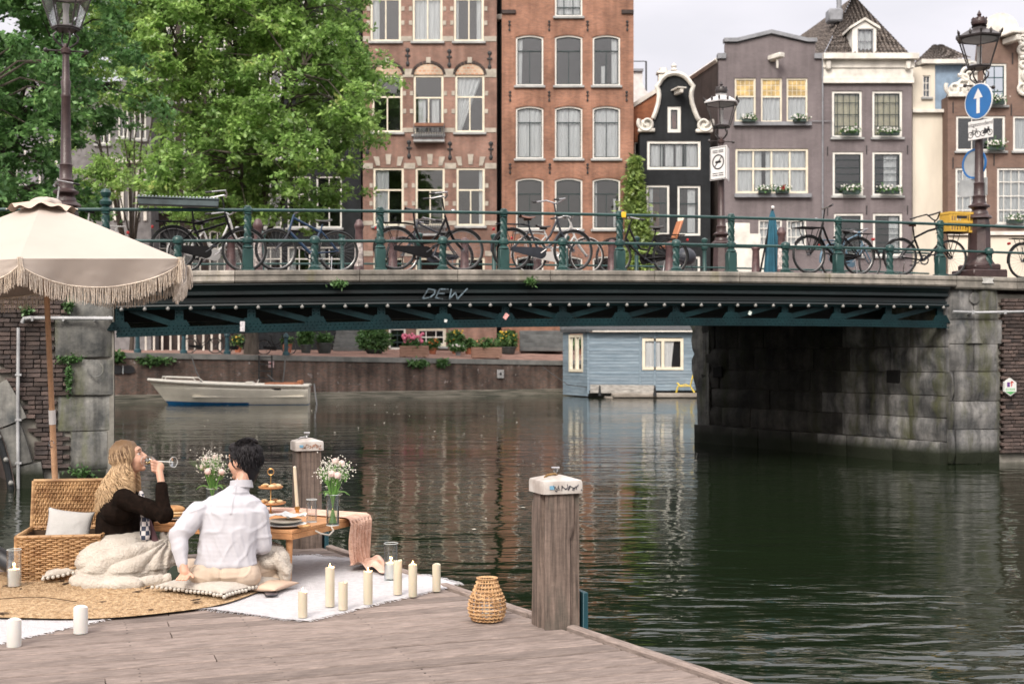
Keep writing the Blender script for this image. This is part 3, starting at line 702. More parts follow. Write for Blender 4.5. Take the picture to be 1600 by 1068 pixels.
# ------------------------------------------------------------------ railings
M_rail = mat('railing_green_paint', (.007, .036, .034), .35, col2=(.02, .065, .06), scale=3, world=True)
tall = [tpx(p) for p in (165, 388, 596, 790, 972, 1147, 1315, 1475)]
tall = [2*tall[0]-tall[1], ] + tall + [tall[-1] + 2.12, tall[-1] + 4.2]
short = [(a+b_)/2 for a, b_ in zip(tall, tall[1:])]
def post_mesh(tall_=True):
    mb = MB()
    if tall_:
        mb.box((0, 0, .02), (.2, .2, .04), bev=.008); mb.box((0, 0, .20), (.17, .15, .33), bev=.012)
        mb.lathe([(.075, .36), (.095, .38), (.075, .41), (.06, .42), (.06, .44), (.085, .455), (.09, .49), (.085, .525), (.06, .54), (.055, .56)], 12)
        n_ = 16; vs = []; fs = []; K = 34
        for k in range(K+1):
            z = .56 + .36*k/K; tw = k/K*2.6*math.pi
            for j in range(n_):
                a = 2*math.pi*j/n_; r = .052 + .013*math.cos(4*(a + tw/2))
                vs.append((r*math.cos(a), r*math.sin(a), z))
        for k in range(K):
            for j in range(n_): j2 = (j+1) % n_; fs.append((k*n_+j, k*n_+j2, (k+1)*n_+j2, (k+1)*n_+j))
        mb.add(vs, fs)
        mb.lathe([(.055, .92), (.075, .925), (.06, .94)], 12)
        mb.box((0, 0, .985), (.15, .12, .10), bev=.03); mb.lathe([(.06, 1.03), (.05, 1.05), (.02, 1.06), (0, 1.062)], 12)
    else:
        mb.box((0, 0, .015), (.24, .2, .03), bev=.006); mb.lathe([(.09, .03), (.095, .06), (.07, .08), (.06, .1)], 12)
        n_ = 16; vs = []; fs = []; K = 26
        for k in range(K+1):
            z = .10 + .34*k/K; tw = k/K*2.6*math.pi
            for j in range(n_):
                a = 2*math.pi*j/n_; r = .052 + .013*math.cos(4*(a + tw/2)); vs.append((r*math.cos(a), r*math.sin(a), z))
        for k in range(K):
            for j in range(n_): j2 = (j+1) % n_; fs.append((k*n_+j, k*n_+j2, (k+1)*n_+j2, (k+1)*n_+j))
        mb.add(vs, fs); mb.lathe([(.055, .44), (.08, .45), (.085, .49), (.085, .53), (.06, .56), (.02, .575), (0, .577)], 12)
    return mb.mesh('post', M_rail, 40)
pm_t, pm_s = post_mesh(True), post_mesh(False)
fr = thing('near_railing', 'dark green iron railing with twisted posts along the near edge of the bridge', 'railing', BA, BETA)
RS = .12
for t in tall: link('post', pm_t, fr, (t, RS, ztop(t)))
for t in short: link('short_post', pm_s, fr, (t, RS, ztop(t)))
for nm, h, r in (('top_rail', .985, .027), ('middle_rail', .49, .024)):
    mb = MB(); mb.tube([(t, RS, ztop(t) + h) for t in np.linspace(-6, 20, 60)], r, 8); mb.build(nm, M_rail, fr)
# ball finials of the newel at the abutment ends
mb = MB(); mb.lathe([(.05, 0), (.09, .03), (.10, .08), (.06, .12), (.045, .14), (.07, .17), (.085, .22), (.06, .27), (0, .29)], 14); mb.build('ball_finial', M_rail, fr, loc=(tall[1], RS, ztop(tall[1]) + 1.03))
mb = MB(); mb.box((0, -.06, 0), (.085, .02, .10), bev=.01); mb.build('yellow_tag', mat('yellow_plastic', (.65, .40, .02), .5), fr, loc=(tpx(973)+.03, RS-.03, ztop(8.4)+.98))
fr2 = thing('far_railing', 'dark green iron railing seen behind the bicycles, along the far edge of the bridge', 'railing', bworld(0, BW - .35, 0), BETA)
zf2 = lambda t: ztop(t) + .12
mb_t = MB(); mb_t.lathe([(.07, 0), (.08, .1), (.05, .14), (.045, .85), (.07, .87), (.09, .93), (.07, 1.0), (.05, 1.02), (.08, 1.06), (.08, 1.12), (0, 1.16)], 10); fm = mb_t.mesh('post', M_rail, 40)
for t in np.arange(-4, 18, 1.7): link('post', fm, fr2, (t, 0, zf2(t)))
for nm, h, r in (('top_rail', .96, .028), ('middle_rail', .46, .024)):
    mb = MB(); mb.tube([(t, 0, zf2(t) + h) for t in np.linspace(-6, 19, 40)], r, 6); mb.build(nm, M_rail, fr2)
# ================================================================== houses across the canal
HD = 76.0
class House:
    def __init__(s, name, label, px0, D_=HD, cat='house'):
        s.px0 = px0; s.D = D_; s.o = thing(name, label, cat, (X(px0, D_), D_, 0))
    def p(s, px, py): return ((px - s.px0) / F * s.D, Z(py, s.D))
    def w(s, dpx): return dpx / F * s.D
def arc_top(x0, x1, z0, z1, rise, n=8):
    pts = [(x0, z0), (x1, z0), (x1, z1 - rise)]
    if rise > 0:
        for i in range(1, n):
            u = i / n; x = x1 + (x0 - x1)*u; pts.append((x, z1 - rise + rise*(1 - (2*u-1)**2)))
    pts.append((x0, z1 - rise))
    return pts
def facade(H, outline, wins, wm, thick=.32, depth=11, side=None, name='wall'):
    outer = [H.p(*q) for q in outline]
    holes = []
    for w in wins:
        x0, z1 = H.p(w[0], w[1]); x1, z0 = H.p(w[2], w[3]); rise = w[4].get('rise', 0) if len(w) > 4 else 0
        holes.append(arc_top(x0, x1, z0, z1, rise))
    mb = MB(); plate(mb, outer, holes, 0, thick); o = mb.build(name, wm, H.o, smooth=None)
    # body behind: side and back walls under the eaves
    xs_ = [q[0] for q in outer]; x0, x1 = min(xs_) + .01, max(xs_) - .01; zt = side if side is not None else max(q[1] for q in outer) - .3
    mb = MB(); y0, y1 = thick, depth
    mb.quad((x0, y0, -1), (x0, y1, -1), (x0, y1, zt), (x0, y0, zt)); mb.quad((x1, y0, -1), (x1, y1, -1), (x1, y1, zt), (x1, y0, zt))
    mb.quad((x0, y1, -1), (x1, y1, -1), (x1, y1, zt), (x0, y1, zt)); mb.build('side_wall', wm, H.o, smooth=None, fix=False)
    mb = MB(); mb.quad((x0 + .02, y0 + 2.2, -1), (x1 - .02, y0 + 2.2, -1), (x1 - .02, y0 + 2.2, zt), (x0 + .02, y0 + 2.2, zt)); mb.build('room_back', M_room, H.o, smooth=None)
    mb = MB(); mb.quad((x0, y0, zt), (x1, y0, zt), (x1, y1, zt), (x0, y1, zt)); mb.build('flat_roof', mat_roofgrey, H.o, smooth=None)
    return o
mat_roofgrey = mat('roof_bitumen', (.08, .08, .085), .9)
def window(H, px0, py0, px1, py1, st, thick=.32):
    """frame, sashes, pane, curtains and sill set into one opening"""
    x0, z1 = H.p(px0, py0); x1, z0 = H.p(px1, py1); rise = st.get('rise', 0); fm = st.get('frame', M_white); sm = st.get('sash', fm)
    fw = st.get('fw', .10); yf = st.get('y', .06); e = .004
    mb = MB(); mb.m = 0
    o1 = arc_top(x0+e, x1-e, z0+e, z1-e, rise); o2 = arc_top(x0+fw, x1-fw, z0+fw, z1-fw, rise*.9)
    plate(mb, o1, [o2], yf, yf + .12)
    mb.m = 1; W = x1-x0; Hh_ = z1-z0; sw = st.get('sw', .05)
    for v in st.get('v', []): xx = x0 + W*v; mb.box((xx, yf+.08, (z0+z1)/2 - rise*.2), (sw, .05, Hh_ - 2*fw))
    for h in st.get('h', []): zz = z1 - Hh_*h; mb.box(((x0+x1)/2, yf+.075, zz), (W-2*fw, .06, sw*1.3))
    for (va, ha, hb) in st.get('vpart', []): xx = x0 + W*va; mb.box((xx, yf+.08, z1 - Hh_*(ha+hb)/2), (sw, .05, Hh_*(hb-ha)))
    for (ha, vcount, h0, h1) in st.get('gridpart', []):
        for q in range(1, vcount): mb.box((x0 + fw + (W-2*fw)*q/vcount, yf+.085, z1 - Hh_*(h0+h1)/2), (.025, .04, Hh_*(h1-h0)))
        for q in range(1, ha): mb.box(((x0+x1)/2, yf+.085, z1 - Hh_*(h0 + (h1-h0)*q/ha)), (W-2*fw, .04, .025))
    # dark or white sash rims
    if sm is not fm:
        o3 = arc_top(x0+fw+.05, x1-fw-.05, z0+fw+.05, z1-fw-.05, rise*.85); o2b = arc_top(x0+fw-.002, x1-fw+.002, z0+fw-.002, z1-fw+.002, rise*.9)
        plate(mb, o2b, [o3], yf + .04, yf + .10)
    f = mb.build('window', [fm, sm], H.o, smooth=None)
    mb = MB(); mb.prism(arc_top(x0+fw-.01, x1-fw+.01, z0+fw-.01, z1-fw+.01, rise*.9), yf+.10, yf+.105); mb.build('pane', st.get('glass', M_glass), f, smooth=None)
    cu = st.get('curtain')
    if cu:
        mc = st.get('cm', M_curtain); yc = yf + .19
        mb = MB()
        for (a, b_, h0, h1, sl) in cu:      # width fractions, height fractions, slant
            xa, xb = x0 + fw + (W-2*fw)*a, x0 + fw + (W-2*fw)*b_; za, zb = z1 - Hh_*h0, z1 - Hh_*h1
            n_ = max(4, int((xb-xa)/.07))
            def fn(u, v, xa=xa, xb=xb, za=za, zb=zb, sl=sl, n_=n_):
                xx = xa + (xb-xa)*u*(1 - sl*(v)) if sl >= 0 else xb - (xb-xa)*(1-u)*(1 + sl*v)
                return (xx, yc + .035*math.sin(u*n_*1.6 + fbm((xa*3, u*4, v), 1)*1.5), za + (zb-za)*v)
            mb.grid(fn, n_*3, 3)
        mb.build('curtain', mc, f, smooth=180, fix=False)
    if st.get('sill', 1):
        mb = MB(); mb.box(((x0+x1)/2, -.04, z0 - .07), (W + .22, .22, .14), bev=.02); mb.build('sill', st.get('sillm', M_sill), f, smooth=None)
    return f
def anchor(H, px, py, sc=1.0):
    x, z = H.p(px, py); mb = MB()
    mb.box((x, -.03, z), (.09*sc, .05, .85*sc), bev=.02); mb.sphere((x, -.03, z + .42*sc), (.13*sc, .04, .13*sc), 8); mb.box((x, -.05, z + .1*sc), (.3*sc, .05, .1*sc), bev=.02); mb.sphere((x, -.03, z - .36*sc), (.11*sc, .04, .16*sc), 8)
    mb.build('wall_anchor', M_iron, H.o, smooth=30)
def band(H, px0, px1, py0, py1, m, out=.03, name='stone_band'):
    x0, z1 = H.p(px0, py0); x1, z0 = H.p(px1, py1); mb = MB(); mb.box(((x0+x1)/2, -out/2 + .002, (z0+z1)/2), (x1-x0, out, z1-z0), bev=.008); return mb.build(name, m, H.o, smooth=None)
M_leafd = None
def leafmat(name, c1, c2, c3=None, trans=.35, sc=.9):
    m = bpy.data.materials.new(name); m.use_nodes = True; N = m.node_tree.nodes; L = m.node_tree.links; N.clear()
    o = N.new('ShaderNodeOutputMaterial'); d = N.new('ShaderNodeBsdfDiffuse'); t = N.new('ShaderNodeBsdfTranslucent'); g = N.new('ShaderNodeBsdfGlossy'); g.inputs['Roughness'].default_value = .45
    ge = N.new('ShaderNodeNewGeometry'); nz = N.new('ShaderNodeTexNoise'); nz.inputs['Scale'].default_value = sc; nz.inputs['Detail'].default_value = 4; nz.inputs['Roughness'].default_value = .7; L.new(ge.outputs['Position'], nz.inputs['Vector'])
    rp = N.new('ShaderNodeValToRGB'); rp.color_ramp.elements[0].position = .36; rp.color_ramp.elements[1].position = .62; rp.color_ramp.elements[0].color = (*c1, 1); rp.color_ramp.elements[1].color = (*c2, 1)
    if c3: e = rp.color_ramp.elements.new(.70); e.color = (*c3, 1)
    L.new(nz.outputs[0], rp.inputs[0])
    ri = N.new('ShaderNodeMapRange'); ri.inputs[3].default_value = .55; ri.inputs[4].default_value = 1.5; L.new(ge.outputs['Random Per Island'], ri.inputs[0])
    hs = N.new('ShaderNodeHueSaturation'); hs.inputs['Saturation'].default_value = .86; L.new(ri.outputs[0], hs.inputs['Value']); L.new(rp.outputs[0], hs.inputs['Color'])
    L.new(hs.outputs[0], d.inputs[0]); L.new(hs.outputs[0], t.inputs[0]); g.inputs[0].default_value = (.6, .65, .6, 1)
    m1 = N.new('ShaderNodeMixShader'); m1.inputs[0].default_value = trans; L.new(d.outputs[0], m1.inputs[1]); L.new(t.outputs[0], m1.inputs[2])
    m2 = N.new('ShaderNodeMixShader'); m2.inputs[0].default_value = .05; L.new(m1.outputs[0], m2.inputs[1]); L.new(g.outputs[0], m2.inputs[2]); L.new(m2.outputs[0], o.inputs[0])
    return m
def leaves_mesh(pts, size, m, name='leaves', seed=1, tilt=.9, nrm=None, elong=1.5):
    """many small pointed leaves (4 vertices each) at the given points, as one mesh"""
    rs = np.random.RandomState(seed); pts = np.asarray(pts, float); n = len(pts)
    if not hasattr(size, '__len__'): size = size * rs.uniform(.6, 1.3, n)
    a = rs.uniform(0, 2*np.pi, n); el = rs.normal(0, .55, n) - .25
    d = np.stack([np.cos(a)*np.cos(el), np.sin(a)*np.cos(el), np.sin(el)], 1)
    r = rs.normal(0, 1, (n, 3)); r[:, 2] += .0; s = np.cross(d, np.array([0, 0, 1.0]) + r*tilt); s /= np.linalg.norm(s, axis=1)[:, None] + 1e-9
    L_ = size[:, None]
    v = np.stack([pts, pts + d*L_*.5*elong*.9 + s*L_*.38, pts + d*L_*elong, pts + d*L_*.5*elong*.9 - s*L_*.38], 1)
    nn = np.cross(d, s)*L_*.12; v[:, 1] += nn; v[:, 3] += nn
    me = bpy.data.meshes.new(name); me.vertices.add(4*n); me.vertices.foreach_set('co', v.reshape(-1))
    me.loops.add(4*n); me.loops.foreach_set('vertex_index', np.arange(4*n)); me.polygons.add(n)
    me.polygons.foreach_set('loop_start', np.arange(n)*4); me.polygons.foreach_set('loop_total', np.full(n, 4)); me.materials.append(m)
    me.update(); me.validate(); return me
M_leafbox = leafmat('window_box_leaves', (.04, .12, .03), (.10, .24, .05), sc=6)
M_petw = mat('white_petals', (.75, .74, .70), .7, var=.05); M_petr = mat('red_petals', (.45, .03, .04), .7, var=.2); M_petp = mat('pink_petals', (.62, .16, .25), .7, var=.2, scale=12)
M_boxg = mat('window_box', (.02, .04, .035), .5)
def flowerbox(px0, px1, py0, py1, D_, label, red=False, nm='flower_box', off=-.25):
    """a planted box on a sill: box, leaves, petals"""
    x0, x1 = X(px0, D_), X(px1, D_); z1, z0 = Z(py0, D_), Z(py1, D_); y = D_ + off; W = x1-x0; H_ = z1-z0
    t = thing(nm, label, 'flower box', ((x0+x1)/2, y, z0))
    mb = MB(); mb.box((0, 0, H_*.17), (W*.8, .18, H_*.34), bev=.02); mb.build('trough', M_boxg, t)
    rs = np.random.RandomState(int(px0*7+py0)); n = int(160*W)
    pp = np.stack([rs.normal(0, W*.24, n), rs.normal(-.02, .09, n), H_*.5 + np.abs(rs.normal(0, H_*.22, n)) - rs.rand(n)*H_*.3], 1); pp[:, 0] = np.clip(pp[:, 0], -W/2, W/2)
    link('leaves', leaves_mesh(pp, .12, M_leafbox, seed=int(px0)), t, kind='stuff')
    mb = MB()
    for k in range(int(24*W)):
        q = (rs.normal(0, W*.24), -.1 - rs.rand()*.1, H_*(.35 + .5*rs.rand())); r_ = rs.uniform(.03, .06)
        mb.m = 1 if (red and abs(q[0]) < W*.12) else 0
        mb.sphere(q, (r_, r_*.6, r_), 5)
    mb.build('blossoms', [M_petw, M_petr], t, kind='stuff')

M_brB = brickmat('brown_pink_brick', (.27, .145, .11), (.20, .115, .09), (.26, .20, .17), var=.32, streak=.3, scale_noise=.5)
M_brC = brickmat('orange_brick', (.34, .165, .105), (.235, .115, .078), (.27, .18, .14), var=.28, streak=.3, scale_noise=.5)
M_brD = brickmat('orange_old_brick', (.36, .13, .06), (.28, .10, .05), (.25, .15, .1), var=.2)
M_band = mat('pale_sandstone', (.36, .33, .28), .8, var=.12, scale=2, world=True)
M_blackwall = brickmat('black_painted_brick', (.022, .025, .028), (.018, .02, .023), (.012, .014, .016), var=.25, streak=.3)
M_purple = brickmat('mauve_painted_brick', (.205, .178, .184), (.18, .156, .162), (.135, .118, .122), var=.16, streak=.22, scale_noise=.4)
M_brI = brickmat('brown_house_brick', (.21, .135, .105), (.17, .11, .09), (.17, .13, .11), var=.15, streak=.2)
M_creamwall = mat('cream_render', (.62, .57, .48), .8, var=.07, scale=.5, world=True, stretch=(1, 1, .3))
M_darkbrick = brickmat('dark_brown_brick', (.075, .055, .05), (.055, .042, .04), (.05, .045, .04), var=.25)
M_trim = mat('white_trim', (.62, .60, .55), .6, var=.10, scale=1.5, world=True)
M_trimgrey = mat('grey_trim', (.20, .21, .23), .6, var=.1, world=True)

# ---- dark narrow houses behind the trees
A1 = House('dark_canal_house', 'near-black brick house with white window frames behind the big elm', 396, 76.4)
winsA = []
for (y0, y1) in ((-60, 5), (20, 72), (92, 150), (177, 248), (275, 356), (385, 440)):
    for (a, b_) in ((404, 440), (449, 485), (494, 534)): winsA.append((a, y0, b_, y1, dict(v=[.5], h=[.35], frame=M_white, curtain=[(0, .3, .02, .98, 0)] if (a+y0) % 3 == 0 else None)))
facade(A1, [(396, 560), (396, -120), (564, -120), (564, 560)], winsA, M_blackwall)
for w in winsA: window(A1, *w)
A2 = House('grey_canal_house', 'dark grey-brown house with tall pale window frames behind the tree crowns', 236, 76.2)
winsA = []
for (y0, y1) in ((20, 78), (100, 160), (185, 240), (262, 330), (360, 430)):
    for (a, b_) in ((246, 274), (286, 314), (326, 352), (362, 388)): winsA.append((a, y0, b_, y1, dict(v=[.5], h=[.4], frame=M_white)))
facade(A2, [(236, 560), (236, -30), (394.5, -30), (394.5, 560)], winsA, M_darkbrick)
for w in winsA: window(A2, *w)
A3 = House('gabled_grey_house', 'low grey house with white pediment and shopfront columns glimpsed through the leaves', 110, 74.5)
winsA = [(184, 170, 200, 215, dict(v=[.5])), (208, 172, 228, 218, dict(v=[.5], h=[.5])), (150, 180, 172, 225, dict(v=[.5]))]
facade(A3, [(110, 560), (110, 150), (170, 150), (196, 118), (222, 118), (236, 150), (236, 560)], winsA, mat('grey_plaster', (.16, .155, .16), .8, var=.12, world=True))
for w in winsA: window(A3, *w)
band(A3, 165, 236, 146, 154, M_trim, .25, 'cornice'); 
for k, px in enumerate(range(165, 236, 12)): band(A3, px, px+5, 262, 345, M_trim, .12, 'shopfront_column')
band(A3, 160, 236, 248, 256, M_trim, .5, 'awning_board')
A4 = House('tall_pale_house', 'pale plastered house far left mostly covered by the dark green tree', -60, 77)
winsA = [(x_, y_, x_+30, y_+60, dict(v=[.5], h=[.35])) for x_ in (-40, 10, 60) for y_ in (130, 230, 330)]
facade(A4, [(-60, 560), (-60, 90), (108, 90), (108, 560)], winsA, mat('grey_violet_plaster', (.20, .19, .22), .8, var=.1, world=True))
for w in winsA: window(A4, *w)

# ---- B: brick with stone bands
B = House('stone_banded_brick_house', 'tall pinkish brick house with pale stone bands, arched upper windows and small balconies', 567)
st0 = dict(frame=M_cream, rise=0, h=[.38], vpart=[(.5, .38, .97)], fw=.13, sw=.07)
cB = {0: [(578.5, 626.5), (644.5, 691.5), (709, 756)], 1: [(581, 629), (646, 693), (711, 757)], 2: [(583, 631), (649, 695), (713, 757.5)]}
winsB = []
cur0 = [[(0, .25, .02, .98, 0)], [(0, 1, .02, .98, 0)], [(.8, 1, .02, .98, 0), (0, .1, .02, .98, 0)]]
for k, (a, b_) in enumerate(cB[0]): winsB.append((a, -42, b_, 65, dict(st0, curtain=cur0[k])))
for k, (a, b_) in enumerate(cB[1]): winsB.append((a, 117, b_, 207 if k != 1 else 210, dict(st0, curtain=[None, [(.1, .38, .4, .98, 0), (.62, .9, .4, .98, 0)], [(0, .98, .02, .98, .85)]][k])))
for k, (a, b_) in enumerate(cB[2]): winsB.append((a, 262, b_, 353, dict(st0, curtain=[[(0, .5, .02, .98, 0)], None, [(.85, 1, .02, .98, 0)]][k])))
for k, (a, b_) in enumerate(cB[2]): winsB.append((a, 402, b_, 470, dict(st0)))
winsB.append((650, 512, 697, 541, dict(frame=M_cream, v=[.33, .66], h=[.5], fw=.14, sash=M_white)))
winsB.append((607, 512, 634, 546, dict(frame=M_white, v=[.5], h=[.33, .66], fw=.12, sash=M_dgreen, sill=0)))
facade(B, [(567, 560), (567, -125), (776, -125), (776, 560)], winsB, M_brB)
for w in winsB: window(B, *w)
for (y0, y1) in ((57, 65), (108, 121), (200, 207), (255, 264), (345, 352), (392, 400)):
    edges = [567] + [v for ab in (cB[0] if y0 < 100 else cB[1] if y0 < 250 else cB[2]) for v in ab] + [776]
    for a, b_ in zip(edges[::2], edges[1::2]): band(B, a + .2, b_ - .2, y0, y1, M_band, .035)
for cs, ys in ((cB[0], (-20, 14, 36)), (cB[1], (146, 174)), (cB[2], (290, 318))):
    for a, b_ in cs:
        for y in ys:
            for q in (a - 5.5, b_ + .3): band(B, q, q + 5.2, y - 3.5, y + 3.5, M_band, .035, 'quoin_block')
# arched heads with patterned tympanum over the middle row
M_tymp = brickmat('patterned_tympanum', (.48, .26, .17), (.55, .42, .30), (.5, .42, .33), .25, .18, .03, var=.1)
for a, b_ in cB[1]:
    x0, z0 = B.p(a + 1, 117); x1, _ = B.p(b_ - 1, 117); zt = B.p(0, 100)[1]; mb = MB(); n_ = 14
    mb.prism([(x0, z0), (x1, z0)] + [((x0+x1)/2 + (x1-x0)/2*math.cos(q), z0 + (zt-z0)*math.sin(q)) for q in np.linspace(.05, math.pi-.05, n_)], -.015, .0); mb.build('tympanum', M_tymp, B.o, smooth=None)
    mb = MB()
    for k in range(13):
        q0, q1 = math.pi*k/13 + .02, math.pi*(k+1)/13 - .02; r0, r1 = 1.02, 1.2; cx_ = (x0+x1)/2; hw = (x1-x0)/2
        mb.prism([(cx_ + hw*r0*math.cos(q0), z0 + (zt-z0)*r0*math.sin(q0)), (cx_ + hw*r1*math.cos(q0), z0 + (zt-z0)*(r1+.1)*math.sin(q0)), (cx_ + hw*r1*math.cos(q1), z0 + (zt-z0)*(r1+.1)*math.sin(q1)), (cx_ + hw*r0*math.cos(q1), z0 + (zt-z0)*r0*math.sin(q1))], -.06, .0)
    mb.build('arch_ring', M_darkbrick, B.o, smooth=None)
    band(B, (a+b_)/2 - 3.5, (a+b_)/2 + 3.5, 90, 99, M_band, .09, 'keystone')
for a, b_ in cB[2]:
    c_ = (a+b_)/2
    for k, dx in enumerate((-1, 0, 1)):
        p0 = B.p(c_ + dx*16 - 3, 257 + (2 if dx else 0)); p1 = B.p(c_ + dx*16 + 3, 257 + (2 if dx else 0)); q = B.p(c_ + dx*19 - 4.5, 241 + abs(dx)*4); q2 = B.p(c_ + dx*19 + 4.5, 241 + abs(dx)*4)
        mb = MB(); mb.prism([p0, p1, q2, q], -.05, .0); mb.build('keystone', M_band, B.o, smooth=None)
for px, py in ((637, 90), (702, 92), (765, 95), (573, 84), (574, 228), (639, 234), (703, 236), (767, 236)): anchor(B, px, py, 1.05)
M_cast = mat('cast_iron_balcony', (.10, .10, .105), .5, var=.15)
def balcony(H, px0, px1, py0, py1, m, top=None):
    x0, z1 = H.p(px0, py0); x1, z0 = H.p(px1, py1); W = x1-x0; mb = MB(); y = -.38
    mb.box(((x0+x1)/2, y, z1), (W, .07, .07)); mb.box(((x0+x1)/2, y, z0 + .1), (W, .05, .05)); mb.box(((x0+x1)/2, y, z1 - .2), (W, .03, .03))
    n_ = 12
    for i in range(n_ + 1):
        x = x0 + W*i/n_; mb.box((x, y, (z0+z1)/2 + .05), (.03, .03, z1-z0-.1))
        if i < n_:
            xc = x + W/n_/2
            for zz in (z0 + .28, z0 + .50): mb.tube([(xc + .05*math.cos(a), y, zz + .08*math.sin(a)) for a in np.linspace(0, 2*math.pi, 8, endpoint=False)], .014, 4, closed=True)
    for x in (x0, x1):
        mb.box((x, y/2, z1), (.05, -y, .06)); mb.box((x, y, (z0+z1)/2), (.06, .06, z1-z0)); 
    mb.build('balcony', m, H.o, smooth=None); mb = MB(); mb.box(((x0+x1)/2, y/2 - .02, z0), (W + .1, .5, .12), bev=.02); mb.build('balcony_slab', M_sill, H.o, smooth=None)
balcony(B, 648, 694, 196, 222, M_cast); balcony(B, 651, 695, 344, 368, M_cast)
band(B, 648, 694, 194, 199, mat('brown_planter', (.2, .09, .05), .7), .42, 'planter')
# dark gap with drainpipe
G_ = House('narrow_gap_wall', 'black shadowed strip with drainpipe between the two tall brick houses', 776.5, 77.5, 'wall')
mb = MB(); x1, z1 = G_.p(788, -70); mb.box((x1/2, 1, z1/2), (x1, 2, z1)); mb.build('wall', M_blackwall, G_.o)
mb = MB(); mb.tube([(x1*.55, -.3, 0), (x1*.5, -.3, z1)], .07, 8); mb.build('drainpipe', M_iron, G_.o)
mb = MB(); a, b_ = G_.p(0, 30)[1], 0; mb.box((x1/2, -.3, a), (x1*1.1, .5, .35), bev=.05); mb.build('gutter_head', M_trim, G_.o)

# ---- C: orange brick
Cc = House('orange_brick_house', 'tall orange-brown brick house with nine green-sashed arched windows', 784)
stC = dict(frame=M_white, sash=M_dgreen, rise=.14, h=[.31], vpart=[(.5, .31, .97)], fw=.09, sw=.05)
winsC = []; cC = [(806, 849), (867, 910), (926, 969)]
curC = [[[(0, .22, .03, .98, .2)], None, [(.72, 1, .03, .98, 0), (.3, .45, .6, .98, 0)]], [[(0, .49, .03, .98, 0), (.51, 1, .03, .98, 0)]]*3, [None, None, [(.0, .12, .03, .98, 0), (.8, .9, .4, .98, 0)]]]
for r_, (y0, y1) in enumerate(((55, 134), (166, 248), (278, 358))):
    for k, (a, b_) in enumerate(cC): winsC.append((a, y0, b_, y1, dict(stC, curtain=curC[r_][k])))
winsC.append((867, -40, 910, 26, dict(frame=M_white, sash=M_dgreen, v=[.33, .66], h=[.5, .78], fw=.1, curtain=[(0, 1, .05, .98, 0)])))
for k, (a, b_) in enumerate(cC): winsC.append((a, 400, b_, 470, dict(stC)))
facade(Cc, [(784, 560), (784, -40), (800, -40), (800, -120), (974, -120), (974, -40), (990, -40), (990, 560)], winsC, M_brC, side=Z(-35, HD))
for w in winsC: window(Cc, *w)
for r_, (y0, y1) in enumerate(((55, 134), (166, 248), (278, 358))):       # flat brick arches over the windows
    for a, b_ in cC:
        mb = MB(); n_ = 15
        for k in range(n_):
            u0, u1 = k/n_ + .006, (k+1)/n_ - .006
            def q(u, up): xx = a - 2 + (b_-a+4)*u; return Cc.p(a + (b_-a)*.5 + (xx-(a+b_)/2)*(1 + .10*up), y0 + 5 - 5.5*(1-(2*u-1)**2) - 1 - 9*up)
            mb.prism([q(u0, 0), q(u1, 0), q(u1, 1), q(u0, 1)], -.02, .0)
        mb.build('brick_arch', M_brC, Cc.o, smooth=None)
for y, ps in ((41, (796, 858, 918, 980)), (151, (797, 858, 918, 979)), (264, (797, 859, 918, 979))):
    for px in ps: anchor(Cc, px, y, .62)
for a, b_ in ((784, 806), (971, 990)): band(Cc, a, b_, 16, 22, M_darkbrick, .12, 'shoulder_band')

# ---- D: small orange wall, and pale gable far behind
Dh = House('orange_low_house', 'low orange brick house wall with white coping squeezed beside the black gable', 990.5, 77.5)
winsD = [(991.5, 222, 999, 250, dict(v=[], fw=.06))]
facade(Dh, [(990.5, 560), (990.5, 168), (1030, 143), (1030, 560)], winsD, M_brD, side=Z(175, 77.5)); window(Dh, *winsD[0])
mb = MB(); p0, p1 = Dh.p(990, 168), Dh.p(1031, 142); mb.prism([p0, p1, (p1[0], p1[1]+.28), (p0[0], p0[1]+.28)], -.12, .3); mb.build('coping', M_trim, Dh.o)
Wg = House('white_gable_house', 'white plastered house with blue-grey edged gable peeking far behind between roofs', 970, 95)
facade(Wg, [(970, 560), (970, 110), (1004, 112), (1004, 130), (1008, 140), (1018, 150), (1018, 560)], [], mat('pale_plaster', (.60, .59, .58), .8, var=.05), side=Z(150, 95))
band(Wg, 970, 1005, 108, 112, M_trimgrey, .2, 'coping'); 
mb = MB(); p0, p1 = Wg.p(1010, 95), Wg.p(1010, 150); mb.box((p0[0], .2, (p0[1]+p1[1])/2), (.12, .1, p0[1]-p1[1])); mb.box((p0[0]-1.2, .2, p0[1]), (2.4, .05, .06)); mb.build('roof_railing', M_iron, Wg.o)

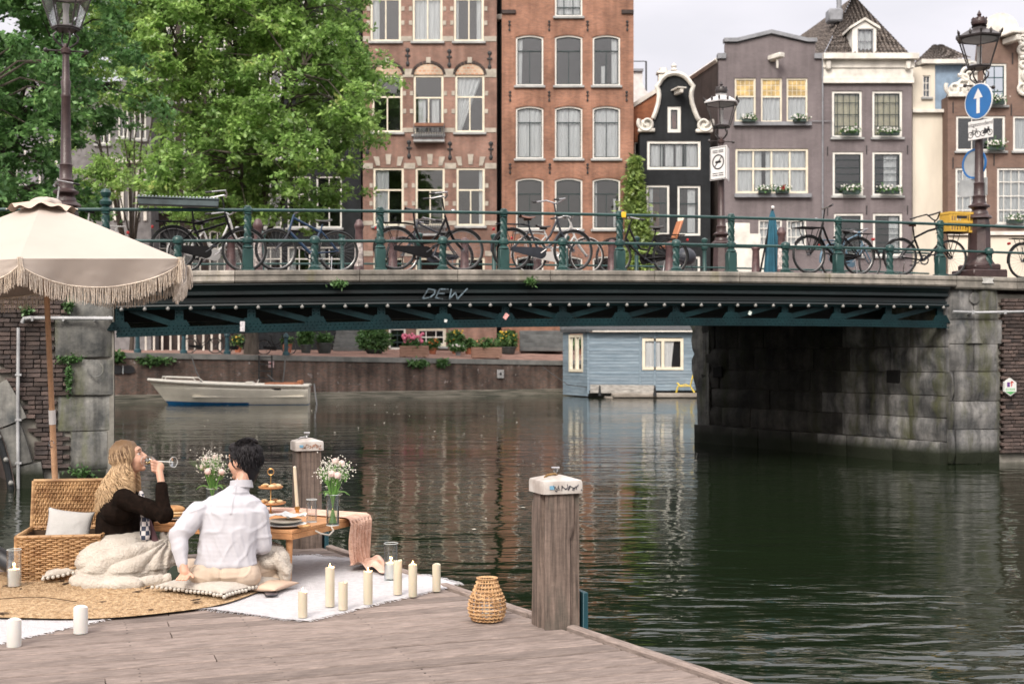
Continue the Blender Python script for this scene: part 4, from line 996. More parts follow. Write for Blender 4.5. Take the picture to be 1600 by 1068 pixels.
# ---- E: black bell gable
E = House('black_bell_gable_house', 'small black house with white-edged bell gable and scrolls', 1000)
bell = [(1020, 186), (1024, 176), (1028, 162), (1029.5, 150), (1028, 141), (1026, 136), (1030, 131), (1034, 124), (1041, 118), (1049, 115.5), (1055, 115), (1061, 116), (1068, 119), (1075, 125), (1079, 131), (1083, 135), (1080.5, 142), (1079.5, 150), (1081, 162), (1085, 174), (1089, 184), (1092, 188)]
sm_b = bell
outE = [(1000, 560), (1000, 202), (1012, 198)] + [(p[0]+.6 if p[0] < 1055 else p[0]-.6, p[1]+.4) for p in sm_b] + [(1100, 198), (1110, 202), (1110, 560)]
stE = dict(frame=M_white, sash=M_dgreen, fw=.13, sill=0)
winsE = [(1043, 166, 1064, 207, dict(stE, fw=.2)), (1011, 220, 1095, 265, dict(stE, v=[.255, .3, .68, .725], fw=.16, curtain=[(0, .28, .03, .97, 0), (.33, .5, .03, .97, 0), (.55, .68, .03, .97, 0), (.74, 1, .03, .97, 0)])),
         (1010, 289, 1046, 367, dict(stE, h=[.36], curtain=[(0, .25, .03, .97, 0)])), (1058.5, 290, 1094.5, 368, dict(stE, h=[.36], curtain=[(.45, .85, .03, .97, 0)])),
         (1012, 400, 1046, 470, dict(stE, h=[.5])), (1060, 400, 1094, 470, dict(stE, h=[.5]))]
facade(E, outE, winsE, M_blackwall, side=Z(205, HD))
for w in winsE: window(E, *w)
mb = MB(); mb.tube([(*[E.p(*p)[0]], -.08, E.p(*p)[1]) for p in bell], .15, 6, flat=1.0); mb.build('gable_moulding', M_trim, E.o, 60)
for cx, cy, sgn in ((1010, 195, 1), (1100, 196, -1)):
    x, z = E.p(cx, cy); mb = MB(); pts = []; 
    for k in range(26): a = k/25*2.6*math.pi; r = .52*(1 - k/25*.8); pts.append((x + sgn*r*math.cos(a + 2.6), -.12, z + .05 + r*math.sin(a + 2.6)))
    mb.tube(pts, [.13 - .06*k/25 for k in range(26)], 6); mb.box((x, .02, z - .34), (1.0, .42, .22), bev=.04); mb.box((x, .1, z), (.7, .3, .6), bev=.1); mb.build('scroll', M_trim, E.o, 60)
mb = MB(); x, z = E.p(1040, 126); mb.box((x, 1.2, z), (.62, .62, 1.3), bev=.04); mb.box((x, 1.2, z + .7), (.8, .8, .12)); mb.lathe([(.25, .75), (.22, 1.0), (.0, 1.05)], 8, c=(x, 1.2, z)); mb.build('chimney', M_trim, E.o)
mb = MB(); x, z = E.p(1059, 146); mb.box((x, -.45, z), (.22, .9, .26), bev=.03, rot=(0, 0, .3)); mb.box((x, -.45, z + .17), (.55, 1.0, .07), rot=(0, 0, .3)); mb.build('hoist_beam', M_trim, E.o)
mb = MB(); x, z = E.p(1053, 110); mb.lathe([(.2, 0), (.12, .15), (.18, .25), (.05, .42), (0, .45)], 8, c=(x, 0, z)); mb.build('finial', M_trim, E.o)
x0, z0 = E.p(1000, 205); x1, _ = E.p(1110, 205); xm = (x0+x1)/2; zr = E.p(0, 118)[1]
mb = MB(); mb.add([(x0, .35, z0), (xm, .35, zr-1), (x1, .35, z0), (x0, 11, z0), (xm, 11, zr-1), (x1, 11, z0)], [(0,1,4,3), (1,2,5,4), (3,4,5), (0,2,1)]); mb.build('roof', mat('orange_tiles', (.24, .09, .05), .8, var=.25, scale=6), E.o, smooth=None)

# ---- F: mauve house with low pointed gable
Fh = House('mauve_gabled_house', 'mauve painted brick house with shallow pointed gable and yellow-grid upper windows', 1123)
stF = dict(frame=M_cream, fw=.1, sw=.06)
M_sq = mat('amber_leaded_squares', (.46, .33, .13), .4, var=.2, scale=2)
winsF = [(1148, 122, 1181, 190, dict(stF, h=[.42], curtain=[(0, 1, .43, .98, 0)], sill=0)), (1189, 122, 1222, 191, dict(stF, h=[.42], curtain=[(0, 1, .43, .98, 0)], sill=0)), (1229, 122, 1262, 190, dict(stF, h=[.42], curtain=[(0, 1, .43, .98, 0)], sill=0)),
         (1149, 232, 1263, 302, dict(stF, v=[.25, .5, .75], h=[.45], fw=.13, sw=.1, curtain=[(0, .24, .03, .98, 0), (.26, .36, .03, .98, 0), (.42, .75, .03, .98, 0), (.77, 1, .03, .98, 0)], sill=0)),
         (1185, 343, 1222, 384, dict(frame=M_white, v=[.25, .5, .75], h=[.33, .66], sw=.04, curtain=[(0, 1, .03, .98, 0)])), (1229, 343, 1260, 384, dict(frame=M_white, v=[.25, .5, .75], h=[.33, .66], sw=.04, curtain=[(0, 1, .03, .98, 0)]))]
outF = [(1123, 560), (1123, 93), (1133, 93), (1133, 68), (1150, 68), (1205, 55), (1262, 68), (1274, 68), (1274, 90), (1284.5, 92), (1284.5, 560)]
facade(Fh, outF, winsF, M_purple, side=Z(95, HD))
for w in winsF: window(Fh, *w)
for w in winsF[:3]:
    mb = MB()
    for i in range(4):
        for j in range(3):
            a = w[0] + 3 + (w[2]-w[0]-6)*(i+.08)/4; b_ = w[0] + 3 + (w[2]-w[0]-6)*(i+.92)/4; y0 = 124.5 + 25*(j+.08)/3; y1 = 124.5 + 25*(j+.92)/3
            p0, p1 = Fh.p(a, y0), Fh.p(b_, y1); mb.box(((p0[0]+p1[0])/2, .12, (p0[1]+p1[1])/2), (p1[0]-p0[0], .03, p0[1]-p1[1]))
    mb.build('leaded_light', M_sq, Fh.o, smooth=None)
    p0, p1 = Fh.p(w[0]+2, 124), Fh.p(w[2]-2, 150); mb = MB(); mb.box(((p0[0]+p1[0])/2, .14, (p0[1]+p1[1])/2), (p1[0]-p0[0], .02, p0[1]-p1[1])); mb.build('leaded_backing', M_cream, Fh.o, smooth=None)
for q in ((1146, 1267, 191, 197), (1147, 1267, 303, 309)): band(Fh, *q, M_trimgrey, .25, 'long_sill')
cop = [(1131, 66), (1151, 66), (1205, 53), (1261, 66), (1276, 66)]
mb = MB()
for a, b_ in zip(cop, cop[1:]): p0, p1 = Fh.p(*a), Fh.p(*b_); mb.prism([p0, p1, (p1[0], p1[1]+.22), (p0[0], p0[1]+.22)], -.18, .4)
for a, b_ in ((1121, 1134), (1272, 1286)): p0, p1 = Fh.p(a, 92), Fh.p(b_, 84); mb.box(((p0[0]+p1[0])/2, .1, (p0[1]+p1[1])/2), (p1[0]-p0[0], .5, p1[1]-p0[1]))
mb.build('coping', M_trimgrey, Fh.o, smooth=None)
mb = MB(); x, z = Fh.p(1210, 93); mb.box((x, -.5, z+.05), (.4, 1.1, .28), bev=.04, rot=(0, 0, .5)); mb.box((x-.1, -.15, z), (.3, .3, .3)); mb.box((x+.05, -.6, z-.35), (.12, .12, .6)); mb.build('hoist_beam', M_trim, Fh.o)
mb = MB(); x, z = Fh.p(1286, 250); mb.tube([(x-.05, -.12, 3), (x-.05, -.12, Fh.p(0, 90)[1])], .05, 6); p0 = Fh.p(1268, 190); p1 = Fh.p(1298, 190); mb.tube([(p0[0], -.1, p0[1]), (p1[0], -.1, p1[1]), (p1[0], -.1, p1[1]-.9), (p1[0]+.8, -.1, p1[1]-1.0)], .03, 5); mb.build('drainpipe', M_trimgrey, Fh.o)
# brown side wall of F going back-left (seen over the black house)
mb = MB(); y1_ = 8; xb = X(1073, HD + 8) - X(1123, HD); zb = Z(128, HD + 8)
z0f = Fh.p(0, 94)[1]; mb.add([(-.02, .3, 0), (-.02, .3, z0f), (xb, 8, zb), (xb, 8, 0)], [(0,1,2,3)]); mb.build('party_wall', M_darkbrick, Fh.o, smooth=None)
mb = MB(); mb.tube([(-.02, .3, z0f+.1), (xb, 8, zb+.1)], .16, 4); mb.build('verge_board', M_trim, Fh.o)
mb = MB(); mb.add([(0, .3, z0f), (Fh.w(162), .3, z0f), (Fh.w(162), 11, z0f), (xb, 8, zb), (Fh.w(80), 1.2, Fh.p(0, 58)[1]), (Fh.w(80), 11, Fh.p(0, 58)[1])], [(0,1,4), (0,4,5,3), (1,2,5,4)]); mb.build('roof', mat_roofgrey, Fh.o, smooth=None)
x, z = X(1076, 90) , Z(120, 90)
# ---- G: mauve house with white cornice and hipped roof
Gh = House('hipped_roof_house', 'mauve brick house with white cornice, pantiled hipped roof and dormer', 1285.2)
stG = dict(frame=M_white, sash=M_dgreen, v=[.2, .4, .6, .8], h=[.25, .5, .75], fw=.14, sw=.025, curtain=[(0, 1, .03, .98, 0)], cm=M_curtain_warm)
stG2 = dict(stG, cm=M_curtain, curtain=None, v=[], h=[.18, .36, .5, .68, .84], gridpart=[]); 
winsG = [(1300, 142, 1347, 215, stG), (1363, 142, 1410, 215, stG), (1301, 237, 1349, 306, dict(stG2, curtain=None)), (1363, 237, 1410, 306, dict(stG2, curtain=[(.4, .9, .03, .98, 0)])), (1303, 333, 1349, 400, dict(stG2)), (1364, 333, 1410, 400, dict(stG2, curtain=[(.6, 1, .03, .98, 0)]))]
facade(Gh, [(1285.2, 560), (1285.2, 131), (1425, 131), (1425, 560)], winsG, M_purple, side=Z(95, HD))
for w in winsG: window(Gh, *w)
for q in ((1284, 1432, 86, 95, .55), (1285, 1428, 95, 107, .18), (1286, 1426, 107, 122, .10), (1285, 1427, 122, 131, .2)): band(Gh, q[0], q[1], q[2], q[3] - .2, M_trim, q[4], 'cornice')
mb = MB()
for px in (1293, 1417):
    x, z = Gh.p(px, 103); mb.box((x, -.2, z), (.3, .35, .55), bev=.06)
mb.build('cornice_bracket', M_trim, Gh.o)
def tilemat(name, c1, c2):
    m, nt, b = _new(name); N = nt.nodes; L = nt.links; g = N.new('ShaderNodeTexCoord')
    mp = N.new('ShaderNodeMapping'); L.new(g.outputs['Object'], mp.inputs[0])
    w1 = N.new('ShaderNodeTexWave'); w1.bands_direction = 'X'; w1.inputs['Scale'].default_value = 1.3; L.new(mp.outputs[0], w1.inputs[0])
    w2 = N.new('ShaderNodeTexWave'); w2.bands_direction = 'Z'; w2.wave_profile = 'SAW'; w2.inputs['Scale'].default_value = 1.3; L.new(mp.outputs[0], w2.inputs[0])
    n_ = N.new('ShaderNodeTexNoise'); n_.inputs['Scale'].default_value = 5; n_.inputs['Detail'].default_value = 6; L.new(g.outputs['Object'], n_.inputs['Vector'])
    rp = N.new('ShaderNodeValToRGB'); rp.color_ramp.elements[0].position = .35; rp.color_ramp.elements[1].position = .68; rp.color_ramp.elements[0].color = (*c1, 1); rp.color_ramp.elements[1].color = (*c2, 1); L.new(n_.outputs[0], rp.inputs[0])
    L.new(rp.outputs[0], b.inputs['Base Color']); b.inputs['Roughness'].default_value = .85
    ad = N.new('ShaderNodeMath'); L.new(w1.outputs[1], ad.inputs[0]); L.new(w2.outputs[1], ad.inputs[1])
    bp = N.new('ShaderNodeBump'); bp.inputs['Distance'].default_value = .12; bp.inputs['Strength'].default_value = 1; L.new(ad.outputs[0], bp.inputs['Height']); L.new(bp.outputs[0], b.inputs['Normal']); return m
M_tile = tilemat('grey_pantiles', (.075, .065, .06), (.20, .17, .15))
def tiled_face(par, a, b_, c_, d_, nu, nv, name='roof_slope'):
    """pantiles as real rolls: a-b is the eave, d-c the ridge; each course laps the one below"""
    a, b_, c_, d_ = map(Vector, (a, b_, c_, d_)); nrm = (b_-a).cross(d_-a).normalized(); mb = MB()
    if nrm.z < 0: nrm = -nrm
    vs = []; fs = []; nr = nu*4
    for j in range(nv):
        for jj in (0, 1):
            v = (j + jj)/nv; l, r_ = a.lerp(d_, v), b_.lerp(c_, v)
            for i in range(nr + 1):
                u = i/nr; h = .05 + .05*math.sin(i/4*2*math.pi) + (.05 if jj == 0 else 0) + rnd.uniform(0, .01)
                vs.append(l.lerp(r_, u) + nrm*h)
        b0 = j*2*(nr+1)
        for i in range(nr): fs.append((b0+i, b0+i+1, b0+nr+2+i, b0+nr+1+i))
        if j:
            b1 = b0 - (nr+1)
            for i in range(nr): fs.append((b1+i, b1+i+1, b0+i+1, b0+i))
    mb.add(vs, fs); return mb.build(name, M_tile, par, smooth=None, fix=False)
xl, zl = Gh.p(1285, 90); xr, _ = Gh.p(1423, 90); xa = X(1333, 81) - X(1285.2, HD); za = Z(0, 81)
yb = 10
tiled_face(Gh.o, (xl, -.1, zl), (xr, -.1, zl), (xa + .2, 5, za), (xa - .1, 5, za), 20, 22)
xlb = X(1218, 88) - X(1285.2, HD); zlb = Z(48, 88)
tiled_face(Gh.o, (xlb - 2, 12, zl + 1.8), (xl, -.1, zl), (xa - .1, 5, za), (xa - .8, 12, za), 26, 22)
tiled_face(Gh.o, (xr, -.1, zl), (xr, 12, zl), (xa + .2, 12, za), (xa + .2, 5, za), 20, 22)
mb = MB(); p0 = Gh.p(1325, 88); p1 = Gh.p(1373, 88); zt = Gh.p(0, 44)[1]; zap = Gh.p(0, 31)[1]; xm = (p0[0]+p1[0])/2
plate(mb, [(p0[0]+.3, p0[1]), (p1[0]-.1, p0[1]), (p1[0]-.1, zt), (xm + .1, zap), (p0[0]+.3, zt)], [[Gh.p(1341, 87), Gh.p(1366, 87), Gh.p(1366, 44), Gh.p(1341, 44)]], .15, .35)
mb.quad((p0[0]+.3, .35, p0[1]), (p0[0]+.3, 3.5, p0[1]+2), (p0[0]+.3, 3.5, zt), (p0[0]+.3, .35, zt)); mb.quad((p1[0]-.1, .35, p0[1]), (p1[0]-.1, 3.5, p0[1]+2), (p1[0]-.1, 3.5, zt), (p1[0]-.1, .35, zt))
mb.build('dormer', M_white, Gh.o, smooth=None)
mb = MB(); mb.prism([(p0[0]+.1, zt-.05), (xm + .1, zap), (p1[0]+.1, zt-.05), (p1[0]+.1, zt+.1), (xm+.1, zap+.15), (p0[0]+.1, zt+.1)], .0, 3.6); mb.build('dormer_roof', M_trim, Gh.o, smooth=None)
window(Gh, 1341, 44, 1366, 87, dict(frame=M_trimgrey, v=[.5], h=[.45], fw=.07, y=.2, sill=0, curtain=[(0, 1, .05, .98, 0)], sw=.03), thick=.5)
mb = MB(); x = X(1311, 79) - X(1285.2, HD); z = Z(18, 79); mb.tube([(x, 3, z-.3), (x, 3, z+1.6)], .16, 8); mb.box((x-.3, 3, z-.3), (.9, .9, .8), bev=.1); mb.build('flue_pipe', M_trimgrey, Gh.o)
for px, py in ((1293, 236), (1354, 234), (1418, 234), (1293, 330), (1354, 328), (1418, 328)): band(Gh, px-.7, px+.7, py-7, py+7, M_iron, .05, 'wall_anchor')

# ---- H: cream side wall and blue dormer
Hh1 = House('cream_rendered_house', 'cream rendered side house with small white upper storey and blue dormer', 1426, 77)
winsH = [(1442, 118, 1454, 152, dict(v=[.5], h=[.33, .66], fw=.06, sw=.03))]
facade(Hh1, [(1426, 560), (1426, 106), (1461, 100), (1461, 176), (1480, 168), (1480, 560)], winsH, M_creamwall, side=Z(176, 77)); window(Hh1, *winsH[0])
band(Hh1, 1424, 1480, 172, 177, M_trim, .3, 'gutter')
mb = MB(); p0, p1 = Hh1.p(1461.2, 174), Hh1.p(1506, 100); mb.box(((p0[0]+p1[0])/2, 2.2, (p0[1]+p1[1])/2), (p1[0]-p0[0], 4, p1[1]-p0[1])); mb.build('dormer', mat('blue_grey_boards', (.20, .28, .38), .6, var=.08), Hh1.o)
mb = MB(); mb.box(((p0[0]+p1[0])/2 - .3, 2, p1[1] + .1), (p1[0]-p0[0]+1.2, 4.6, .25)); mb.build('dormer_cornice', M_trim, Hh1.o)
pa, pb, pc = Hh1.p(1424, 105), Hh1.p(1520, 95), Hh1.p(1515, 66)
tiled_face(Hh1.o, (pa[0], .3, pa[1]), (pb[0], .3, pb[1]+.2), (pc[0], 5, pc[1]+1), (pc[0]-.5, 5, pc[1]+1), 14, 8)
# ---- I: brown brick neck gable
I_ = House('neck_gable_house', 'brown brick house with white carved neck gable behind the right lamp post', 1481)
stI = dict(frame=M_white, sash=M_white, fw=.13, sw=.04)
M_shut = mat('dark_green_shutter', (.012, .05, .055), .5)
winsI = [(1537, 99, 1573, 165, dict(stI, sash=M_shut, v=[.5], h=[.33, .66], curtain=None)), (1494, 181, 1571, 236, dict(stI, v=[.33, .66], curtain=None)), (1583, 181, 1640, 236, dict(stI, v=[.5], curtain=[(0, 1, .03, .98, 0)])),
         (1493, 262, 1542, 350, dict(stI, v=[.25, .5, .75], h=[.25, .5, .75], curtain=[(0, 1, .03, .98, 0)])), (1558, 262, 1640, 350, dict(stI, v=[.14, .28, .43, .57, .71, .86], h=[.25, .5, .75], curtain=[(0, 1, .03, .98, 0)]))]
facade(I_, [(1481, 560), (1481, 148), (1526, 148), (1526, 96), (1530, 50), (1592, 50), (1592, 148), (1650, 148), (1650, 560)], winsI, M_brI, side=Z(150, HD))
for w in winsI: window(I_, *w)
x, z = I_.p(1558, 50); mb = MB(); x0, x1 = I_.p(1528, 0)[0], I_.p(1596, 0)[0]; zt = I_.p(0, 26)[1]
mb.prism([(x0-.2, z-.3), (x1+.2, z-.3), (x1+.2, z+.15)] + [((x0+x1)/2 + (x1-x0)/2*.8*math.cos(q), z+.15 + (zt-z)*math.sin(q)) for q in np.linspace(.02, math.pi-.02, 14)] + [(x0-.2, z+.15)], -.22, .35); mb.build('pediment', M_trim, I_.o, smooth=None)
def curls(H, pts, r0, m=M_trim):
    mb = MB()
    for (px, py, r, s, a0) in pts:
        x, z = H.p(px, py); q = [(x + s*r*(1-k/22*.8)*math.cos(k/22*2.4*math.pi + a0), -.12, z + r*(1-k/22*.8)*math.sin(k/22*2.4*math.pi + a0)) for k in range(23)]
        mb.tube(q, [.12 - .05*k/22 for k in range(23)], 6)
    return mb
m1 = curls(I_, [(1489, 138, .5, 1, 2.6), (1503, 130, .5, -1, 1), (1512, 118, .45, 1, 2), (1519, 108, .4, -1, .5), (1500, 143, .3, 1, 0), (1515, 138, .42, 1, 3), (1522, 128, .3, -1, 3)], .3)
p_ = [I_.p(1482, 148), I_.p(1527, 148), I_.p(1527, 104), I_.p(1519, 106), I_.p(1510, 116), I_.p(1500, 126), I_.p(1488, 131), I_.p(1482, 138)]; m1.prism(p_, -.05, .3)
m1.build('carved_claw_piece', M_trim, I_.o, 50); m1 = curls(I_, [(1598, 138, .5, -1, 2.6), (1606, 120, .4, 1, 2), (1598, 100, .4, -1, 1), (1597, 80, .35, 1, 1), (1596, 64, .3, -1, 2), (1606, 140, .4, 1, 0)], .3)
p_ = [I_.p(1591, 148), I_.p(1625, 148), I_.p(1622, 132), I_.p(1608, 118), I_.p(1602, 90), I_.p(1598, 56), I_.p(1591, 52)]; m1.prism(p_, -.05, .3)
m1.build('carved_claw_piece', M_trim, I_.o, 50)
band(I_, 1480, 1528, 147, 152, M_trim, .25, 'stone_band'); band(I_, 1481, 1650, 362, 368, M_trim, .3, 'shop_cornice')
mb = MB(); x, z = I_.p(1575, 66); mb.box((x, -.6, z), (.35, 1.3, .35), bev=.04, rot=(0, 0, .3)); mb.box((x, -.7, z+.3), (.9, 1.2, .1), rot=(0, 0, .3)); mb.build('hoist_beam', M_trim, I_.o)
for px, py in ((1489, 168), (1580, 172), (1489, 255), (1553, 250), (1582, 92)): band(I_, px-.8, px+.8, py-9, py+9, M_iron, .05, 'wall_anchor')
tiled_face(I_.o, (I_.p(1500, 0)[0], 2, Z(150, 76)), (I_.p(1528, 0)[0], .4, Z(150, 76)), (I_.p(1528, 0)[0], .6, Z(98, 76)), (I_.p(1526, 0)[0], 4, Z(98, 76)), 4, 10)
mb = MB(); p0, p1 = I_.p(1481, 370), I_.p(1650, 560); mb.box(((p0[0]+p1[0])/2, -.05, (p0[1]+p1[1])/2), (p1[0]-p0[0], .12, p0[1]-p1[1])); mb.build('shopfront', M_creamwall, I_.o)

FB = [(1156, 1181, 178, 192, 'white flowers box under the left yellow-grid window'), (1236, 1261, 178, 192, 'white flowers box under the right yellow-grid window'), (1310, 1343, 198, 213, 'flower box on the upper left window of the hipped house'), (1369, 1405, 198, 213, 'flower box on the upper right window of the hipped house'),
      (1312, 1344, 286, 305, 'leafy flower box on the lower left window of the hipped house'), (1371, 1407, 288, 304, 'flower box on the lower right window of the hipped house'), (1540, 1570, 147, 165, 'flower box on the green-shuttered gable window'), (1538, 1570, 218, 236, 'flower box on the open middle window behind the cycle sign'), (1567, 1600, 333, 350, 'flower box on the lowest right window by the shop')]
for a, b_, y0, y1, lb in FB: flowerbox(a, b_, y0, y1, HD - .1, lb)
flowerbox(1181, 1206, 288, 303, HD - .15, 'white flower box, left one on the wide mauve house window'); flowerbox(1208, 1234, 288, 303, HD - .15, 'red and white flower box, right one on the wide mauve house window', red=True)
# ---- houses on the near bank, behind the camera: the canal's other side, unseen, added to darken reflections in the lower panes
for k in range(7):
    w, h = 8.2, 17 + (k*37 % 5); o = thing('unseen_near_bank_house', 'unseen brick canal house with stepped gable added on the near bank behind the viewer', 'house', (-30 + k*8.3, -48, -.5), math.pi, 'unseen near bank houses')
    mb = MB(); mb.prism([(0, 0), (w, 0), (w, h), (w-1.2, h), (w-1.2, h+1.3), (w-2.6, h+1.3), (w-2.6, h+2.6), (2.6, h+2.6), (2.6, h+1.3), (1.2, h+1.3), (1.2, h), (0, h)], 0, 9); mb.build('wall', [M_brB, M_darkbrick, M_brC][k % 3], o, None)
    mb = MB()
    for i in range(3):
        for j in range(4): mb.box((1.6 + i*2.5, -.03, 3 + j*2.8), (1.1, .1, 1.9))
    mb.build('windows_panes', M_room, o, None, kind='stuff')
# ================================================================== trees
M_bark = mat('elm_bark', (.035, .028, .022), .9, col2=(.10, .085, .07), scale=6, stretch=(1, 1, .25), bump=.6, world=True)
M_leaf1 = leafmat('elm_leaves', (.15, .31, .05), (.33, .54, .09), (.56, .62, .15), trans=.5, sc=.75)
M_leaf2 = leafmat('linden_leaves', (.07, .20, .05), (.17, .38, .08), (.32, .50, .12), trans=.45, sc=.8)
def inpoly(x, y, P_):
    c = False; j = len(P_) - 1
    for i in range(len(P_)):
        if (P_[i][1] > y) != (P_[j][1] > y) and x < (P_[j][0]-P_[i][0])*(y-P_[i][1])/(P_[j][1]-P_[i][1]) + P_[i][0]: c = not c
        j = i
    return c
def tree(label, base, fork_h, r0, poly, dmid, dr, ncl, nleaf, lsize, lm, seed, crad=.95, gaps=()):
    """trunk and limbs reaching clusters of leaf sprays; poly outlines the crown as it stands at distance dmid"""
    rs = random.Random(seed); t = thing('elm_tree', label, 'tree', base, 0, 'trees along the canal'); b = Vector(base)
    xs_ = [p[0] for p in poly]; ys_ = [p[1] for p in poly]; cl = []
    tries = 0
    while len(cl) < ncl and tries < 40000:
        tries += 1
        x, y = rs.uniform(min(xs_), max(xs_)), rs.uniform(min(ys_), max(ys_))
        if not inpoly(x, y, poly): continue
        if any(math.hypot((x-g[0])/g[2], (y-g[1])/g[3]) < 1 and rs.random() < g[4] for g in gaps): continue
        d = dmid + rs.uniform(-1, 1)*dr
        # positions are fixed in the place: width and height measured at the crown's middle distance
        p = Vector((X(x, dmid), d, Z(y, dmid)))
        if fbm(p, .35, 2) < -.28: continue
        cl.append((p, rs.uniform(.7, 1.25)*crad))
    top = max(c[0].z for c in cl)
    mb = MB(); F0 = Vector((0, 0, fork_h)); leanx = 0
    tr = [Vector((0, 0, 0)) + Vector((0, 0, -.3)), Vector((.05, 0, .6)), Vector((-.05, .05, fork_h*.5)), F0]
    mb.tube(tr, [r0*1.35, r0*1.05, r0*.95, r0*.85], 12)
    # main limbs towards attractors
    limbs = []; K = 11
    att = []
    for k in range(K):
        c = min(rs.sample(cl, 12), key=lambda c: -min([ (c[0]-a).length for a in att ] or [9])); att.append(c[0])
    for a in att:
        e = a - b; m1 = F0.lerp(e, .35) + Vector((rs.uniform(-.5, .5), rs.uniform(-.5, .5), .9 + .1*e.length)); m2 = F0.lerp(e, .7) + Vector((rs.uniform(-.4, .4), rs.uniform(-.4, .4), .7))
        pts = [F0 + Vector((0, 0, -.3)), m1, m2, e]; q = []
        for i in range(17):
            u = i/16; v = 1-u; q.append(pts[0]*v**3 + pts[1]*3*v*v*u + pts[2]*3*v*u*u + pts[3]*u**3)
        q = [p + Vector((fbm(p, .7, 2), fbm(p + Vector((9, 0, 0)), .7, 2), fbm(p + Vector((0, 9, 0)), .7, 2)))*.22*min(1, i/5) for i, p in enumerate(q)]
        mb.tube(q, [r0*.55*(1 - i/16*.9) for i in range(17)], 7); limbs.append(q)
    lp = [(p, i, li) for li, q in enumerate(limbs) for i, p in enumerate(q) if i > 3]
    for c, r in cl:
        e = c - b; best = min(lp, key=lambda z: (z[0]-e).length + .15*z[1]); s = best[0]
        mm = s.lerp(e, .5) + Vector((rs.uniform(-.2, .2), rs.uniform(-.2, .2), .15*(e-s).length))
        mb.tube([s, s.lerp(mm, .6), mm, e], [.05, .04, .028, .012], 5)
    mb.build('trunk', M_bark, t, 60)
    pts = []
    npr = np.random.RandomState(seed)
    per = nleaf // len(cl)
    for c, r in cl:
        # each cluster is a handful of drooping sprays
        e = c - b; ns = 7
        for s_ in range(ns):
            a = npr.uniform(0, 2*np.pi); o = np.array([math.cos(a), math.sin(a), 0])*r*npr.uniform(.1, .75) + np.array([0, 0, npr.normal(0, r*.33)])
            n_ = per // ns; u = np.abs(npr.normal(0, .5, (n_, 1)))
            dirv = np.array([math.cos(a), math.sin(a), -.35]); q = np.array(e)[None] + o[None] + dirv[None]*u*r*.5 + npr.normal(0, 1, (n_, 3))*np.array([.17, .17, .09])*r
            pts.append(q)
    pts = np.concatenate(pts)
    o = link('crown', leaves_mesh(pts, lsize, lm, 'crown', seed, tilt=.7), t)
    return t
# big bright elm
ex, ed = X(392, 61), 61
tree('large bright green elm filling the upper left behind the bridge', (ex, ed, 2.25), 3.4, .30,
     [(150, -150), (540, -150), (556, -20), (552, 60), (574, 95), (606, 103), (596, 120), (566, 150), (578, 205), (566, 230), (540, 225), (535, 262), (552, 300), (535, 330), (300, 335), (230, 300), (205, 240), (235, 160), (190, 110), (205, 70), (150, 40), (120, -60)],
     56, 4.2, 400, 118000, .17, M_leaf1, 5, gaps=((225, 240, 55, 60, .8), (215, 130, 35, 40, .8), (470, 200, 40, 50, .35), (510, 330, 40, 25, .7)))
# darker tree on the left bank, nearer
tree('darker green leafy tree at the left edge above the parasol', (X(-45, 41), 41, 3.18), 3.2, .26,
     [(-160, -150), (70, -150), (150, -60), (165, 10), (185, 60), (200, 110), (190, 175), (150, 215), (120, 250), (95, 335), (-160, 345)],
     40, 3.4, 250, 80000, .14, M_leaf2, 9, crad=.75, gaps=((165, 30, 40, 50, .5), (150, 215, 40, 40, .5)))
tree('slim light green elm between the two larger trees', (X(205, 68), 68, 2.4), 4.2, .11,
     [(90, -150), (300, -150), (250, 40), (190, 60), (160, 120), (215, 175), (205, 300), (150, 330), (110, 330), (110, 180), (90, 60)],
     66, 3.0, 110, 22000, .17, M_leaf1, 15, crad=1.0, gaps=((180, 200, 60, 60, .6),))
# climbing vine on the corner of the orange house
M_vine = leafmat('vine_leaves', (.14, .26, .04), (.32, .44, .08), (.42, .36, .12), trans=.4, sc=1.5)
vt_ = thing('climbing_vine', 'green creeper climbing the corner between the orange house and the black gable house', 'vine', (X(992, 75.2), 75.2, 2.4))
rs = np.random.RandomState(3); pp = []
for _ in range(4200):
    y = rs.uniform(245, 420); xw = 6 + 14*min(1, (y-245)/70); x = 992 + rs.normal(0, .45)*xw + (6 if y > 330 else 0)
    pp.append((X(x, 75.2) - X(992, 75.2), rs.normal(0, .3), Z(y, 75.2) - 2.4))
link('foliage', leaves_mesh(pp, .24, M_vine, 'foliage', 3), vt_, kind='stuff')
mb = MB(); mb.tube([(0, .2, 0), (.3, .2, 4), (-.2, .2, 8), (.1, .2, Z(260, 75.2)-2.4)], [.12, .1, .07, .03], 6); mb.build('stem', M_bark, vt_)

